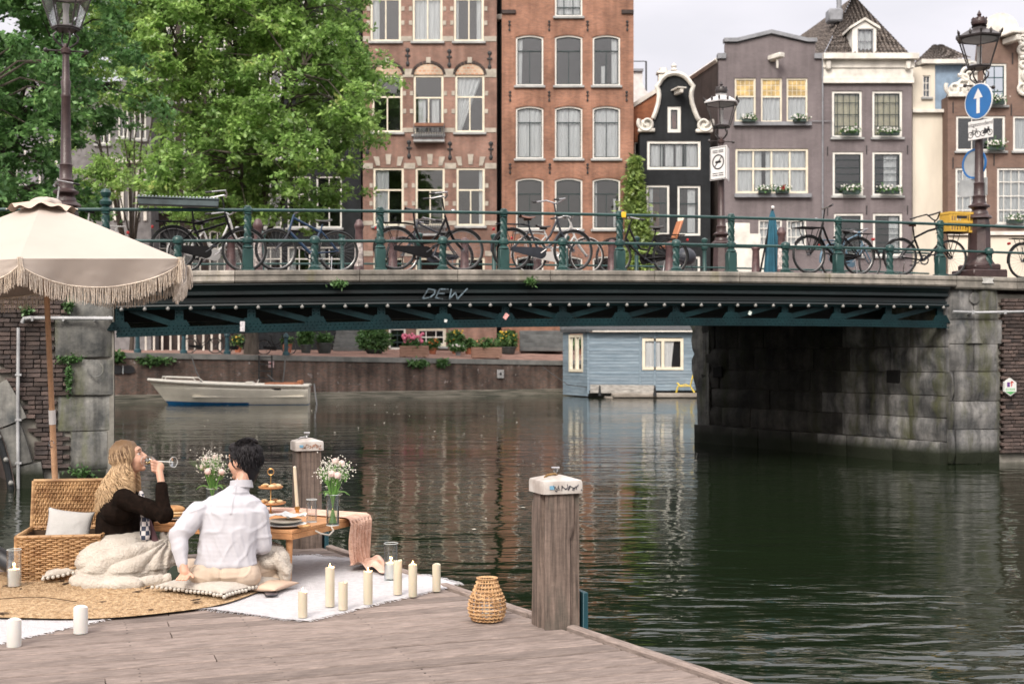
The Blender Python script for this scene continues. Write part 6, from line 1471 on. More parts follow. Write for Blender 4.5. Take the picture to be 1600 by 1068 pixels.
# ================================================================== boats
M_gel = mat('cream_gelcoat', (.80, .76, .66), .3, var=.05, scale=1.5); M_gel2 = mat('white_gelcoat', (.66, .64, .58), .3, var=.04); M_bbl = mat('antifouling_blue', (.01, .12, .30), .5); M_cush = mat('tan_cushion', (.34, .13, .06), .7, var=.1)
bt = thing('moored_motorboat', 'cream open motorboat with blue waterline and tan cushions moored at the quay', 'boat', (X(358, 54.6), 54.6, 0), .10)
Lb = 6.75
def hullpt(u, v):      # u bow(0)..stern(1), v keel(0)..gunwale(1)
    bow = max(0, 1 - u*1.9)
    x = -Lb/2 + Lb*u + (1-v)*1.15*bow**1.2*(.9)
    half = 1.05*(1 - max(0, (.42-u)/.42)**2.1)*(1 - .1*max(0, u-.7)/.3)
    zs = .80 + .26*(1-u)**2
    z = -.25 + v*(zs + .25); b = half*(.35 + .65*min(1, v*1.25)**.7) if v > 0 else 0
    return x, b, z
mb = MB(); nu, nv = 30, 16; vs = []; fs = []
for sgn in (-1, 1):
    b0 = len(vs)
    for j in range(nv+1):
        for i in range(nu+1):
            x, b, z = hullpt(i/nu, j/nv); lap = .018*((j/nv*7) % 1) if .3 < j/nv < .9 else 0; vs.append((x, sgn*(b + lap), z))
    for j in range(nv):
        for i in range(nu): a = b0 + j*(nu+1)+i; fs.append((a, a+1, a+nu+2, a+nu+1))
mb.add(vs, fs); q = [hullpt(1, j/nv) for j in range(nv+1)]; mb.add([(x, -b, z) for x, b, z in q] + [(x, b, z) for x, b, z in q], [(j, j+1, j+nv+2, j+nv+1) for j in range(nv)])
mb.mi = []
for f in mb.f: zc_ = sum(mb.v[i][2] for i in f)/len(f); xc_ = sum(mb.v[i][0] for i in f)/len(f); mb.mi.append(1 if zc_ < .08 + .09*max(-.4, -xc_/3.4) else 0)
hull_ = mb.build('hull', [M_gel, M_bbl], bt, 30, fix=False)
mb = MB(); ln = [hullpt(i/nu, 1) for i in range(nu+1)]
mb.tube([(x, -b-.03, z) for x, b, z in ln] + [(x, b+.03, z) for x, b, z in ln[::-1]], .055, 8); mb.build('gunwale', M_gel2, bt)
mb = MB(); mb.tube([(x, -b-.055, z-.10) for x, b, z in ln], .018, 6); mb.tube([(x, b+.055, z-.10) for x, b, z in ln], .018, 6); mb.build('rubbing_strake', mat('strake_brown', (.10, .07, .05), .6), bt)
mb = MB(); vs = [(x, -b+.02, z-.03) for x, b, z in ln[:11]] + [(x, b-.02, z-.03) for x, b, z in ln[:11]]; mb.add(vs, [(i, i+1, i+12, i+11) for i in range(10)]); mb.build('foredeck', M_gel2, bt, None)
mb = MB(); mb.box((.9, 0, .35), (4.6, 1.8, .04)); mb.build('cockpit_floor', M_gel, bt)
mb = MB(); mb.tube([(-2.75, -.42, 1.03), (-2.7, -.45, 1.18), (-1.4, -.8, 1.13), (-1.2, -.83, .95)], .025, 6); mb.tube([(-2.75, .42, 1.03), (-2.7, .45, 1.18), (-1.4, .8, 1.13), (-1.2, .83, .95)], .025, 6); mb.tube([(-2.7, -.45, 1.18), (-2.75, 0, 1.19), (-2.7, .45, 1.18)], .025, 6); mb.build('bow_rail', M_gel2, bt)
mb = MB(); mb.box((-.5, 0, .80), (1.3, 1.6, .13), bev=.04); mb.build('front_cushion', M_cush, bt); mb = MB(); mb.box((2.3, 0, .84), (1.5, 1.7, .16), bev=.04); mb.box((3.0, 0, .92), (.2, 1.6, .2), bev=.04); mb.build('stern_cushion', M_cush, bt)
mb = MB(); mb.box((.9, -.3, .82), (.36, .5, .30), bev=.04); mb.tube([(1.2, -.3, .9), (1.28, -.3, 1.05)], .02, 6); mb.build('helm_console', M_gel2, bt)
mb = MB(); mb.box((2.05, -1.02, .66), (.42, .012, .07)); mb.build('name_plate', M_bblack, bt)
mb = MB(); mb.tube([(3.35, -.35, .78), (3.6, -.35, .86), (3.66, -.35, .3), (3.72, -.35, -.1)], .03, 6); mb.tube([(3.35, -.1, .78), (3.6, -.1, .86), (3.66, -.1, .3), (3.72, -.1, -.1)], .03, 6)
for z in (.1, .4, .65): mb.tube([(3.65, -.35, z), (3.65, -.1, z)], .02, 6)
mb.build('boarding_ladder', M_chrome, bt)
# mooring lines
M_rope = mat('mooring_rope', (.05, .05, .05), .9)
for i, (x0, y0, x1, y1) in enumerate(((299, 556, 315, 597), (446, 556, 442, 597), (418, 585, 440, 597))):
    mb = MB(); a = P(x0, y0, 58.5); b_ = P(x1, y1, 55); mb.tube([a, a.lerp(b_, .5) - Vector((0, 0, .12)), b_], .03, 5)
    tag(mb.build('mooring_line', M_rope), ['mooring line from the quay to the bow of the cream boat', 'mooring line from the quay to the stern of the cream boat', 'short slanting line by the ladder above the cream boat'][i], 'rope')
# ladder, hole, plates on the quay
ld = thing('quay_ladder', 'dark steel ladder fixed to the brick quay above the boat', 'ladder', (X(402, 58), qy(X(402, 60)) - .12, .6)); H_ = 1.5; mb = MB()
for s in (-.30, .30): mb.box((s, 0, H_/2), (.07, .05, H_))
mb.build('side_rails', M_iron, ld)
for k in range(5): mb = MB(); mb.box((0, 0, .12 + k*.32), (.6, .05, .05)); mb.build('rung', M_iron, ld)
def qpt(px, py):
    k = (px-800)/F; Y = 60
    for _ in range(30): Y = qy(k*Y)
    return Vector((k*Y, Y, EYE + (HOR-py)/F*Y))
QA = math.atan2(11.6, 20.34)
for (px, py, w, m_, lb, nm, ct) in ((424, 569, .28, M_petp, 'small pink and white notice on the quay right of the ladder', 'quay_notice', 'sign'), (782, 584, .40, M_signback, 'square pale mooring plate with dark ring on the quay wall', 'mooring_plate', 'mooring plate')):
    p = qpt(px, py); o = thing(nm, lb, ct, (p.x, p.y - .07, p.z), QA); mb = MB(); mb.box((0, 0, 0), (w, .05, w*1.1), bev=.01); mb.build('plate', mat(nm, (.5, .36, .36) if 'notice' in nm else (.30, .30, .30), .6, var=.2, scale=12), o)
    mb = MB()
    if 'notice' in nm: mb.box((0, -.03, .03), (w*.5, .01, w*.3))
    else: disc(mb, .07, -.035, -.026, (0, 0), 14)
    mb.build('mark', M_petr if 'notice' in nm else M_black, o)
p = qpt(192, 577); o = thing('quay_drain', 'dark oval drain opening in the quay wall beside the abutment', 'drain', (p.x, p.y - .04, p.z), QA); mb = MB(); disc(mb, .30, -.03, 0, (-.25, 0), 20); disc(mb, .28, -.034, -.004, (.25, 0), 20); mb.v = [(x, y, z*.65) for x, y, z in mb.v]; mb.build('opening', M_black, o); mb = MB(); mb.box((0, -.06, 0), (.04, .05, .38)); mb.build('bar', M_signback, o)
# greenery on quay edge
M_fern = leafmat('wall_plants', (.04, .12, .025), (.10, .23, .05), (.22, .32, .07), sc=3)
for k, (px, py, w, h, lb) in enumerate(((240, 561, 50, 10, 'strip of green weeds hanging over the quay coping at left'), (180, 556, 22, 12, 'tuft of weeds where quay meets abutment'), (652, 566, 30, 8, 'small weed patch on the quay wall below the planter'), (690, 566, 14, 7, 'second smaller weed patch on the quay wall'))):
    p = qpt(px, py); rs = np.random.RandomState(k); n = 260; s_ = p.y/F; q = np.stack([rs.normal(0, w*s_*.25, n), rs.normal(-.1, .06, n), rs.normal(0, h*s_*.3, n)], 1); c, s = math.cos(QA), math.sin(QA); q = np.stack([q[:, 0]*c - q[:, 1]*s, q[:, 0]*s + q[:, 1]*c, q[:, 2]], 1)
    tag(link('quay_weeds', leaves_mesh(q, .16, M_fern, 'weeds', k), None, p), lb, 'weeds')
# houseboat
M_hb = mat('faded_blue_boards', (.13, .185, .23), .75, col2=(.215, .275, .325), scale=2.2, stretch=(.5, .5, 5), bump=.2, world=True, rand=.14)
hb = thing('blue_houseboat', 'faded blue clapboard houseboat with white windows moored beyond the bridge', 'houseboat', (X(919, 64), 64, 0))
hbL = (X(880, 67) - X(919, 64), 3.0); zr0 = Z(519, 64); zb0 = .18
def boards(par, a, b_, z0, z1, name='clapboard', hh=.165, openings=()):
    """overlapping boards, one by one, from corner a to corner b"""
    a, b_ = Vector(a), Vector(b_); L_ = (b_-a).length; ang = math.atan2(b_.y-a.y, b_.x-a.x); k = 0; z = z0
    while z < z1 - .02:
        h = min(hh, z1-z); segs = [(0, L_)]
        for (o0, o1, p0, p1) in openings:
            if z + h > p0 and z < p1:
                ns = []
                for s0, s1 in segs:
                    if o0 > s0: ns.append((s0, min(o0, s1)))
                    if o1 < s1: ns.append((max(o1, s0), s1))
                segs = [s for s in ns if s[1]-s[0] > .02]
        for s0, s1 in segs:
            cuts = [s0] + ([s0 + (s1-s0)*rnd.uniform(.3, .7)] if s1-s0 > 3 else []) + [s1]
            for c0, c1 in zip(cuts, cuts[1:]):
                mb = MB(); w = c1-c0-.006; mb.add([(0, .0, 0), (w, .0, 0), (w, -.028, -.0), (0, -.028, 0), (0, 0, h+.01), (w, 0, h+.01), (w, -.006, h+.01), (0, -.006, h+.01)], [(0,1,2,3), (3,2,6,7), (0,3,7,4), (1,5,6,2), (4,7,6,5)])
                mb.build(name, M_hb, par, None, loc=(a.x + math.cos(ang)*c0, a.y + math.sin(ang)*c0, z + rnd.uniform(-.004, .004)), rot=ang + rnd.uniform(-.0005, .0005))
        z += hh
xR = 7.4; s64 = 64/F
w0 = ((1005-919)*s64, (1066-919)*s64, Z(576, 64), Z(530, 64))
boards(hb, (0, 0), (xR, 0), .35, zr0, openings=[w0])
Lf = math.hypot(*hbL); wl0 = (Lf*.28, Lf*.80, Z(579, 65.5), Z(524, 65.5))
boards(hb, (hbL[0], hbL[1]), (0, 0), .06, zr0 + .06, openings=[wl0])
mb = MB(); mb.box((xR/2, 1.9, (zr0)/2 + .1), (xR-.1, 3.6, zr0-.3)); o = mb.build('inner_body', M_room, hb)
mb = MB(); mb.add([(hbL[0]-.15, hbL[1], zr0+.05), (-.12, -.28, zr0+.02), (-.12, -.28, zr0+.16), (hbL[0]-.15, hbL[1], zr0+.22), (xR, -.28, zr0+.02), (xR, -.28, zr0+.13), (xR, 4.2, zr0+.5), (hbL[0]-.15, 4.2, zr0+.5)], [(0,1,2,3), (1,4,5,2), (3,2,5,6,7), (0,3,7), (0,1,4,6,7)]); mb.build('roof', mat('roof_felt', (.06, .065, .07), .9), hb, None)
mb = MB(); mb.box((xR/2+.1, -.31, zr0+.05), (xR-.2, .05, .07)); mb.build('gutter', M_trim, hb)
def hbwin(par, a, ang, x0, x1, z0, z1):
    fr_o = MB(); plate(fr_o, [(x0-.05, z0-.05), (x1+.05, z0-.05), (x1+.05, z1+.05), (x0-.05, z1+.05)], [[(x0+.09, z0+.09), (x1-.09, z0+.09), (x1-.09, z1-.09), (x0+.09, z1-.09)]], -.06, .06); xm = (x0+x1)/2; fr_o.box((xm, -.01, (z0+z1)/2), (.15, .09, z1-z0-.1)); f = fr_o.build('window', M_cream, par, None, loc=(a[0], a[1], 0), rot=ang)
    for q0, q1 in ((x0+.09, xm-.07), (xm+.07, x1-.09)):
        mb = MB(); mb.quad((q0, .03, z0+.08), (q1, .03, z0+.08), (q1, .03, z1-.08), (q0, .03, z1-.08)); mb.build('pane', M_glass, f, None)
        mb = MB(); ww = (q1-q0)*(.95 if q0 < xm else .6)
        mb.grid(lambda u, v: (q0 + ww*u*(1-.25*v*(1 if q0 > xm else 0)), .045 + .006*math.sin(u*25), z1-.08-(z1-z0-.16)*v), 30, 3); mb.build('curtain', M_curtain, f, 180, fix=False)
for x_ in (.5, 3.2, 5.4):
    mb = MB(); mb.tube([(x_, -1.16, .62), (x_, -1.16, .12)], [.03, .09], 8); mb.tube([(x_, -1.1, .24), (x_, -1.16, .62)], .012, 4); mb.build('fender', M_tyre, hb)
mb = MB(); mb.tube([(-.05, -.06, .5), (-1.0, .8, .62), (-2.2, 3.2, 1.5)], .02, 5); mb.build('mooring_rope', M_rope, hb)
hbwin(hb, (0, 0), 0, *w0); hbwin(hb, hbL, math.atan2(-hbL[1], -hbL[0]), *wl0)
mb = MB(); mb.box((xR/2 + .7, -.55, .13), (xR-.9, 1.1, .2), bev=.03); mb.box((xR/2+.5, -.3, -.1), (xR-.6, 1.4, .3)); mb.build('side_deck', mat('weathered_deck', (.14, .12, .10), .8, col2=(.33, .30, .26), scale=3, stretch=(.3, 1, 1)), hb)
mb = MB(); mb.box((1.7, -.04, .42), (3.2, .05, .42), (0, .01, 0)); mb.build('patch_board', mat('bare_board', (.30, .29, .27), .8, var=.2, stretch=(1, 1, 6)), hb)
for x in (0, 2.6, xR*.45): mb = MB(); mb.box((x, -.03, zr0/2+.1), (.09, .06, zr0-.15)); mb.build('corner_post', M_hb, hb)
# yellow deck chair
dc = thing('yellow_deck_chair', 'yellow framed deck chair with striped cloth on the houseboat deck', 'deck chair', (X(1074, 63.3), 63.3, .24), -.2)
M_ych = mat('yellow_frame', (.60, .45, .06), .5); mb = MB()
for s in (-.25, .25): mb.tube([(-.55, s, .02), (-.45, s, .35), (-.1, s, .42), (.15, s, .35), (.35, s, 1.15)], .028, 6); mb.tube([(.35, s, .02), (.15, s, .35), (-.35, s, .33), (-.5, s, .5)], .028, 6)
mb.build('frame', M_ych, dc)
for k in range(6):
    mb = MB(); y0 = -.24 + k*.08; mb.add([(.36, y0, 1.13), (.36, y0+.078, 1.13), (.13, y0+.078, .36), (.13, y0, .36), (-.35, y0, .36), (-.35, y0+.078, .36)], [(0,1,2,3), (3,2,5,4)]); mb.build('cloth_stripe', [M_petp, M_ych, M_signw][k % 3], dc, None, fix=False)

# ================================================================== on the far quay
M_wood = mat('planter_wood', (.20, .11, .08), .8, col2=(.30, .18, .13), scale=3, stretch=(1, 1, 6))
def foliage_clump(par, n, rx, ry, rz, z0, m, size, seed, name='foliage'):
    rs = np.random.RandomState(seed); q = rs.normal(0, 1, (n, 3)); q /= np.linalg.norm(q, axis=1)[:, None]; q *= rs.rand(n, 1)**.4; q = q*np.array([rx, ry, rz]) + np.array([0, 0, z0]); q[:, 2] = np.maximum(q[:, 2], .05)
    return link(name, leaves_mesh(q, size, m, name, seed), par, kind='stuff')
def blossoms(par, n, rx, ry, rz, z0, m, r, seed):
    rs = np.random.RandomState(seed); mb = MB()
    for _ in range(n):
        a = rs.uniform(0, 6.28); u = rs.rand()**.5; mb.sphere((rx*u*math.cos(a), ry*u*math.sin(a) - ry*.3, z0 + rz*rs.rand()), r*rs.uniform(.7, 1.3), 6)
    mb.build('blossoms', m, par, 60, kind='stuff')
def on_quay(px, off):      # a point on the pavement, off metres behind the quay edge
    p = qpt(px, 560); y = p.y + off; x = X(px, y); e = qy(x); f_ = (y - e - .38)/(77 - e - .38); return Vector((x, y, qz(x) + (2.45 - qz(x))*max(0, f_)))
for px, w, lb, fl in ((647, 44, 'wooden trough planter with pink geraniums on the quay', 'pink'), (760, 46, 'wooden trough planter with green shrubs on the quay', 'green')):
    p = on_quay(px, .9); W = w*p.y/F; o = thing('wooden_planter', lb, 'planter', p, .08)
    for k in range(4): mb = MB(); mb.box((0, -.3, .12 + k*.135), (W, .04, .125), bev=.008); mb.build('plank', M_wood, o)
    mb = MB(); mb.box((0, .3, .33), (W, .04, .54)); mb.box((-W/2, 0, .33), (.04, .6, .54)); mb.box((W/2, 0, .33), (.04, .6, .54)); mb.box((0, 0, .3), (W-.05, .56, .4)); mb.build('box', M_wood, o)
    for s in (-1, 1): mb = MB(); mb.box((s*(W/2-.2), 0, .03), (.15, .5, .06)); mb.build('foot', M_wood, o)
    foliage_clump(o, 700, W*.42, .3, .32 if fl == 'pink' else .5, .65, M_leafbox if fl == 'pink' else M_fern, .13, px)
    if fl == 'pink': blossoms(o, 26, W*.42, .3, .45, .75, M_petp, .09, 4)
    else: blossoms(o, 8, W*.4, .3, .2, .75, mat('peach_petals', (.6, .3, .15), .7), .06, 5)
M_terra = mat('terracotta', (.36, .13, .07), .8, var=.12); M_pot = mat('dark_pot', (.05, .06, .06), .6); M_zinc = mat('zinc_pot', (.25, .28, .3), .5)
M_yelf = mat('yellow_petals', (.62, .42, .05), .7); M_oranf = mat('orange_petals', (.62, .2, .05), .7)
for k, (px, r, h, mp_, fl, fh, fr_, lb) in enumerate(((676, .22, .35, M_terra, M_oranf, .5, .35, 'terracotta pot with orange flowers between the planters'), (712, .24, .4, M_terra, M_yelf, .95, .45, 'terracotta pot of tall yellow flowers'), (716, .17, .3, M_zinc, M_petw, .35, .35, 'zinc pot with white flowers'), (733, .25, .35, M_terra, None, .5, .45, 'terracotta pot with blue-green bush'), (793, .5, .42, M_pot, M_yelf, .9, .55, 'grey tub with bright yellow-green shrub at the stone steps'), (585, .5, .2, M_pot, None, 1.3, .95, 'round dark green box bush by the basement door'), (507, .42, .55, M_pot, None, .5, .35, 'large dark plant tub left of the steps'), (478, .3, .45, M_pot, None, 1.0, .4, 'spiky green potted plant behind the last bicycle'), (449, .25, .5, M_terra, None, .3, .25, 'orange pot between the quay bicycles'), (372, .2, .35, M_terra, M_yelf, .5, .3, 'small pot with yellow foliage behind the quay bicycles'))):
    p = on_quay(px, 5.5 if fl is not M_petw else 3.6); o = thing('potted_plant', lb, 'potted plant', p)
    mb = MB(); mb.lathe([(r*.7, 0), (r*.75, .02), (r, h*.9), (r*1.08, h*.9), (r*1.08, h), (r*.9, h), (r*.85, h*.85), (0, h*.85)], 14); mb.build('pot', mp_, o)
    foliage_clump(o, int(500 + 1500*fr_*fh), fr_, fr_*.8, fh*.55, h + fh*.45, M_fern if px not in (585, 478) else M_leafbox, .15, px)
    if fl: blossoms(o, 22, fr_*.9, fr_*.7, fh*.6, h + fh*.35, fl, .06, px)
# stone stoops
M_stoop = mat('stoop_stone', (.10, .105, .105), .8, var=.15, scale=2, world=True)
for (px0, px1, lb) in ((812, 882, 'wide grey stone steps leading up beside the houseboat'), (520, 566, 'narrow grey stone steps in front of the dark house')):
    x0, x1 = X(px0, 73), X(px1, 73); o = thing('stone_steps', lb, 'steps', (x0, 73, 2.35)); n = 5
    for k in range(n): mb = MB(); mb.box(((x1-x0)/2, k*.32 + .9, k*.24 + .12), (x1-x0, 1.8 - .002*k, .24), bev=.02); mb.build('step', M_stoop, o)
# low fence bars and iron posts at the left part of the quay
o = thing('white_bar_fence', 'row of white upright bars behind the quay bicycles', 'fence', (X(215, 70), 70, 2.2))
for k in range(11): mb = MB(); mb.box((k*.45, 0, .8), (.10, .06, 1.6)); mb.build('bar', M_trim, o)
mb = MB(); mb.box((2.3, .0, 1.5), (4.8, .05, .1)); mb.build('rail', M_trim, o)
M_teal = mat('teal_post', (.01, .05, .065), .45)
for px, lb in ((215, 'teal iron post in front of the white bar fence at the quay'), (287, 'teal iron post under the wheel of the first quay bicycle'), (355, 'teal iron post between the first two quay bicycles'), (447, 'teal iron post by the last quay bicycle right of the ladder')):
    p = on_quay(px, .8); o = thing('quay_post', lb, 'post', p, 0, 'teal posts along the quay edge'); mb = MB(); mb.lathe([(.17, 0), (.17, .12), (.11, .18), (.09, .8), (.14, .85), (.14, .95), (.06, 1.05), (0, 1.08)], 10); mb.build('post', M_teal, o)
for px, h_, m_, st_, lb in ((316, .25, M_bblack, 'oma', 'black bicycle leftmost on the quay seen under the bridge'), (372, .15, M_bblack, 'diamond', 'dark bicycle in the middle of the quay row under the bridge'), (432, .1, M_bblack, 'oma', 'black bicycle rightmost on the quay seen under the bridge, above the ladder')):
    bicycle(lb, on_quay(px, 1.3), h_, st_, m_, group='bicycles parked on the far quay', r=.36, wb=1.2)
mb = MB(); p = on_quay(396, 2.5); o = thing('white_service_box', 'slim white service post behind the quay bicycles', 'post', p); mb.box((0, 0, .6), (.22, .2, 1.2), bev=.02); mb.build('body', M_trim, o); mb = MB(); mb.box((0, 0, 1.22), (.26, .24, .05)); mb.build('cap', M_trimgrey, o)
# plants growing out of the bridge and the abutments
for k, (px, py, s, w, h, lb) in enumerate(((527, 443, -.2, 22, 10, 'tuft of grass growing from the kerb joint left of the graffiti'), (824, 440, -.2, 18, 8, 'tuft of weeds growing from the kerb right of the graffiti'), (108, 477, -.1, 12, 16, 'fern growing from the bricks under the parasol fringe'), (110, 560, -.1, 34, 8, 'row of small ferns in the joint above the ring stone'), (109, 590, -.1, 6, 45, 'ferns growing down the joint beside the ring stone'), (128, 736, -.12, 34, 16, 'weeds growing low on the abutment behind the basket lid'), (43, 484, -.1, 10, 10, 'small weed in the brickwork at upper left of the abutment'))):
    t = tpx(px); rs = np.random.RandomState(k+50); n = 190; sc_ = tY(t)/F; q = np.stack([rs.normal(0, w*sc_*.25, n), rs.normal(-.02, .03, n), rs.normal(0, h*sc_*.27, n)], 1)
    tag(link('wall_weed', leaves_mesh(q, .042, M_fern, 'weeds', k), None, bworld(t, s, tz(t, py)), (0, 0, BETA)), lb, 'weeds')
# ================================================================== the timber dock
def timber(name, c1, c2, along=(1, 12, 12), rough=.8, world=False, rand=.16, green=None):
    m, nt, b = _new(name); N = nt.nodes; L = nt.links
    tc = N.new('ShaderNodeTexCoord'); oi = N.new('ShaderNodeObjectInfo')
    ml = N.new('ShaderNodeMath'); ml.operation = 'MULTIPLY'; ml.inputs[1].default_value = 60; L.new(oi.outputs['Random'], ml.inputs[0]); cx = N.new('ShaderNodeCombineXYZ')
    for i in range(3): L.new(ml.outputs[0], cx.inputs[i])
    va = N.new('ShaderNodeVectorMath'); L.new(tc.outputs['Object'], va.inputs[0]); L.new(cx.outputs[0], va.inputs[1])
    def nz(sc, st, det=6, ro=.65):
        mp = N.new('ShaderNodeMapping'); mp.inputs['Scale'].default_value = st; L.new(va.outputs[0], mp.inputs[0]); n = N.new('ShaderNodeTexNoise'); n.inputs['Scale'].default_value = sc; n.inputs['Detail'].default_value = det; n.inputs['Roughness'].default_value = ro; L.new(mp.outputs[0], n.inputs['Vector']); return n.outputs[0]
    a1 = tuple(1.0*v for v in along); g1 = nz(5, a1, 8); g2 = nz(16, (.8, 2, 2), 9, .85)
    rp = N.new('ShaderNodeValToRGB'); rp.color_ramp.elements[0].position = .30; rp.color_ramp.elements[1].position = .70; rp.color_ramp.elements[0].color = (*c1, 1); rp.color_ramp.elements[1].color = (*c2, 1); L.new(g1, rp.inputs[0])
    mr = N.new('ShaderNodeMapRange'); mr.inputs[1].default_value = .3; mr.inputs[2].default_value = .7; mr.inputs[3].default_value = .72; mr.inputs[4].default_value = 1.22; L.new(g2, mr.inputs[0])
    rr = N.new('ShaderNodeMapRange'); rr.inputs[3].default_value = 1-rand; rr.inputs[4].default_value = 1+rand; L.new(oi.outputs['Random'], rr.inputs[0])
    mu = N.new('ShaderNodeMath'); mu.operation = 'MULTIPLY'; L.new(mr.outputs[0], mu.inputs[0]); L.new(rr.outputs[0], mu.inputs[1])
    hs = N.new('ShaderNodeHueSaturation'); L.new(mu.outputs[0], hs.inputs['Value']); L.new(rp.outputs[0], hs.inputs['Color']); out = hs.outputs[0]
    if green:
        gr = N.new('ShaderNodeMapRange'); gr.inputs[1].default_value = .52; gr.inputs[2].default_value = .66; gr.inputs[4].default_value = .8; L.new(nz(2.2, (1.4, 1.4, .5), 5), gr.inputs[0]); mx = N.new('ShaderNodeMix'); mx.data_type = 'RGBA'; L.new(gr.outputs[0], mx.inputs[0]); L.new(out, mx.inputs[6]); mx.inputs[7].default_value = (*green, 1); out = mx.outputs[2]
    L.new(out, b.inputs['Base Color']); b.inputs['Roughness'].default_value = rough; b.inputs['Specular IOR Level'].default_value = .25
    bp = N.new('ShaderNodeBump'); bp.inputs['Strength'].default_value = .8; bp.inputs['Distance'].default_value = .006; L.new(nz(9, a1, 6), bp.inputs['Height']); L.new(bp.outputs[0], b.inputs['Normal'])
    return m
M_plank = timber('grey_hardwood_deck', (.12, .096, .084), (.285, .232, .205), (1.6, 12, 12), rand=.22)
M_post = timber('weathered_mooring_wood', (.05, .04, .034), (.235, .18, .15), (9, 9, .5), green=(.05, .06, .05))
M_rust_s = mat('screw_steel', (.035, .028, .024), .6)
dk = thing('timber_dock', 'grey weathered timber dock with long boards under the picnic', 'dock', (0, 0, 0)); dk['kind'] = 'structure'; del dk['category']
E0 = Vector((-1.44, 9.78)); wv = Vector((.94, .342)).normalized(); nv_ = Vector((wv.y, -wv.x)); uv = Vector((.506, -.8625)).normalized(); AW = math.atan2(wv.y, wv.x)
ku = uv.dot(wv)/uv.dot(nv_); BWID = .150
def dpt(w, o): return E0 + wv*w + nv_*o
row = 0; o_ = 0.0
while o_ < 8.3:
    w1 = ku*o_ - .02; rr = random.Random(row*3+1); w0 = w1; end = -9.0
    while w0 > end:
        ln = rr.uniform(2.6, 4.6) if w0 < w1 else rr.uniform(1.6, 4.4); a, b_ = max(end, w0 - ln), w0
        cut = ku*BWID if b_ == w1 else 0; g = .009; vs = []; nseg = 10; dz = rr.uniform(-.0015, .0015); bow = rr.uniform(-.002, .002)
        for i in range(nseg+1):
            u = i/nseg; 
            for (oo, z) in ((g, -.05), (g, -.006), (g+.006, 0), (BWID-g-.006, 0), (BWID-g, -.006), (BWID-g, -.05)):
                x = (a + .003) + (b_ + cut*oo/BWID - .003 - (a + .003))*u; vs.append((x - a, -oo, z + dz + bow*math.sin(u*3.1)))
        fs = []
        for i in range(nseg):
            for j in range(5): fs.append((i*6+j, (i+1)*6+j, (i+1)*6+j+1, i*6+j+1))
        fs += [tuple(range(6)), tuple(nseg*6+j for j in range(6))[::-1]]
        mb = MB(); mb.add(vs, fs); p = dpt(a, o_); mb.build('deck_board', M_plank, dk, None, loc=(p.x, p.y, DZ), rot=AW); w0 = a
    row += 1; o_ += BWID
mb = MB(); q = [dpt(-9.1, -.01), dpt(-.05, -.01), dpt(ku*8.3 - .05, 8.3), dpt(-9.1, 8.3)]; mb.prism([(p.x, p.y) for p in q[::-1]], DZ-.30, DZ-.06, plane='xy'); mb.build('dock_frame', mat('dark_wet_timber', (.02, .018, .014), .8), dk, None)
UA = math.atan2(uv.y, uv.x)
mb = MB()
for r_ in range(int(8.3/BWID)):
    for k in range(14):
        for e in (.035, BWID-.035):
            p = dpt(-.35 - k*.62, r_*BWID + e); mb.lathe([(.0, .0012), (.005, .001), (.0055, -.002)], 6, c=(p.x + rnd.uniform(-.004, .004), p.y, DZ), cap=False)
mb.build('screw_heads', M_rust_s, dk, None, fix=False, kind='stuff')
for k in range(3):
    L0 = 3.0; mb = MB(); mb.box((L0/2, .035, -.02), (L0 - .01, .06, .07), bev=.008); p = E0 + uv*(k*L0); mb.build('edge_board', M_plank, dk, None, loc=(p.x, p.y, DZ + .002), rot=UA)
    mb = MB(); mb.box((L0/2, .075, -.22), (L0, .04, .30), bev=.005); mb.build('fascia_board', mat('fascia_dark', (.05, .04, .035), .8), dk, None, loc=(p.x, p.y, DZ), rot=UA)
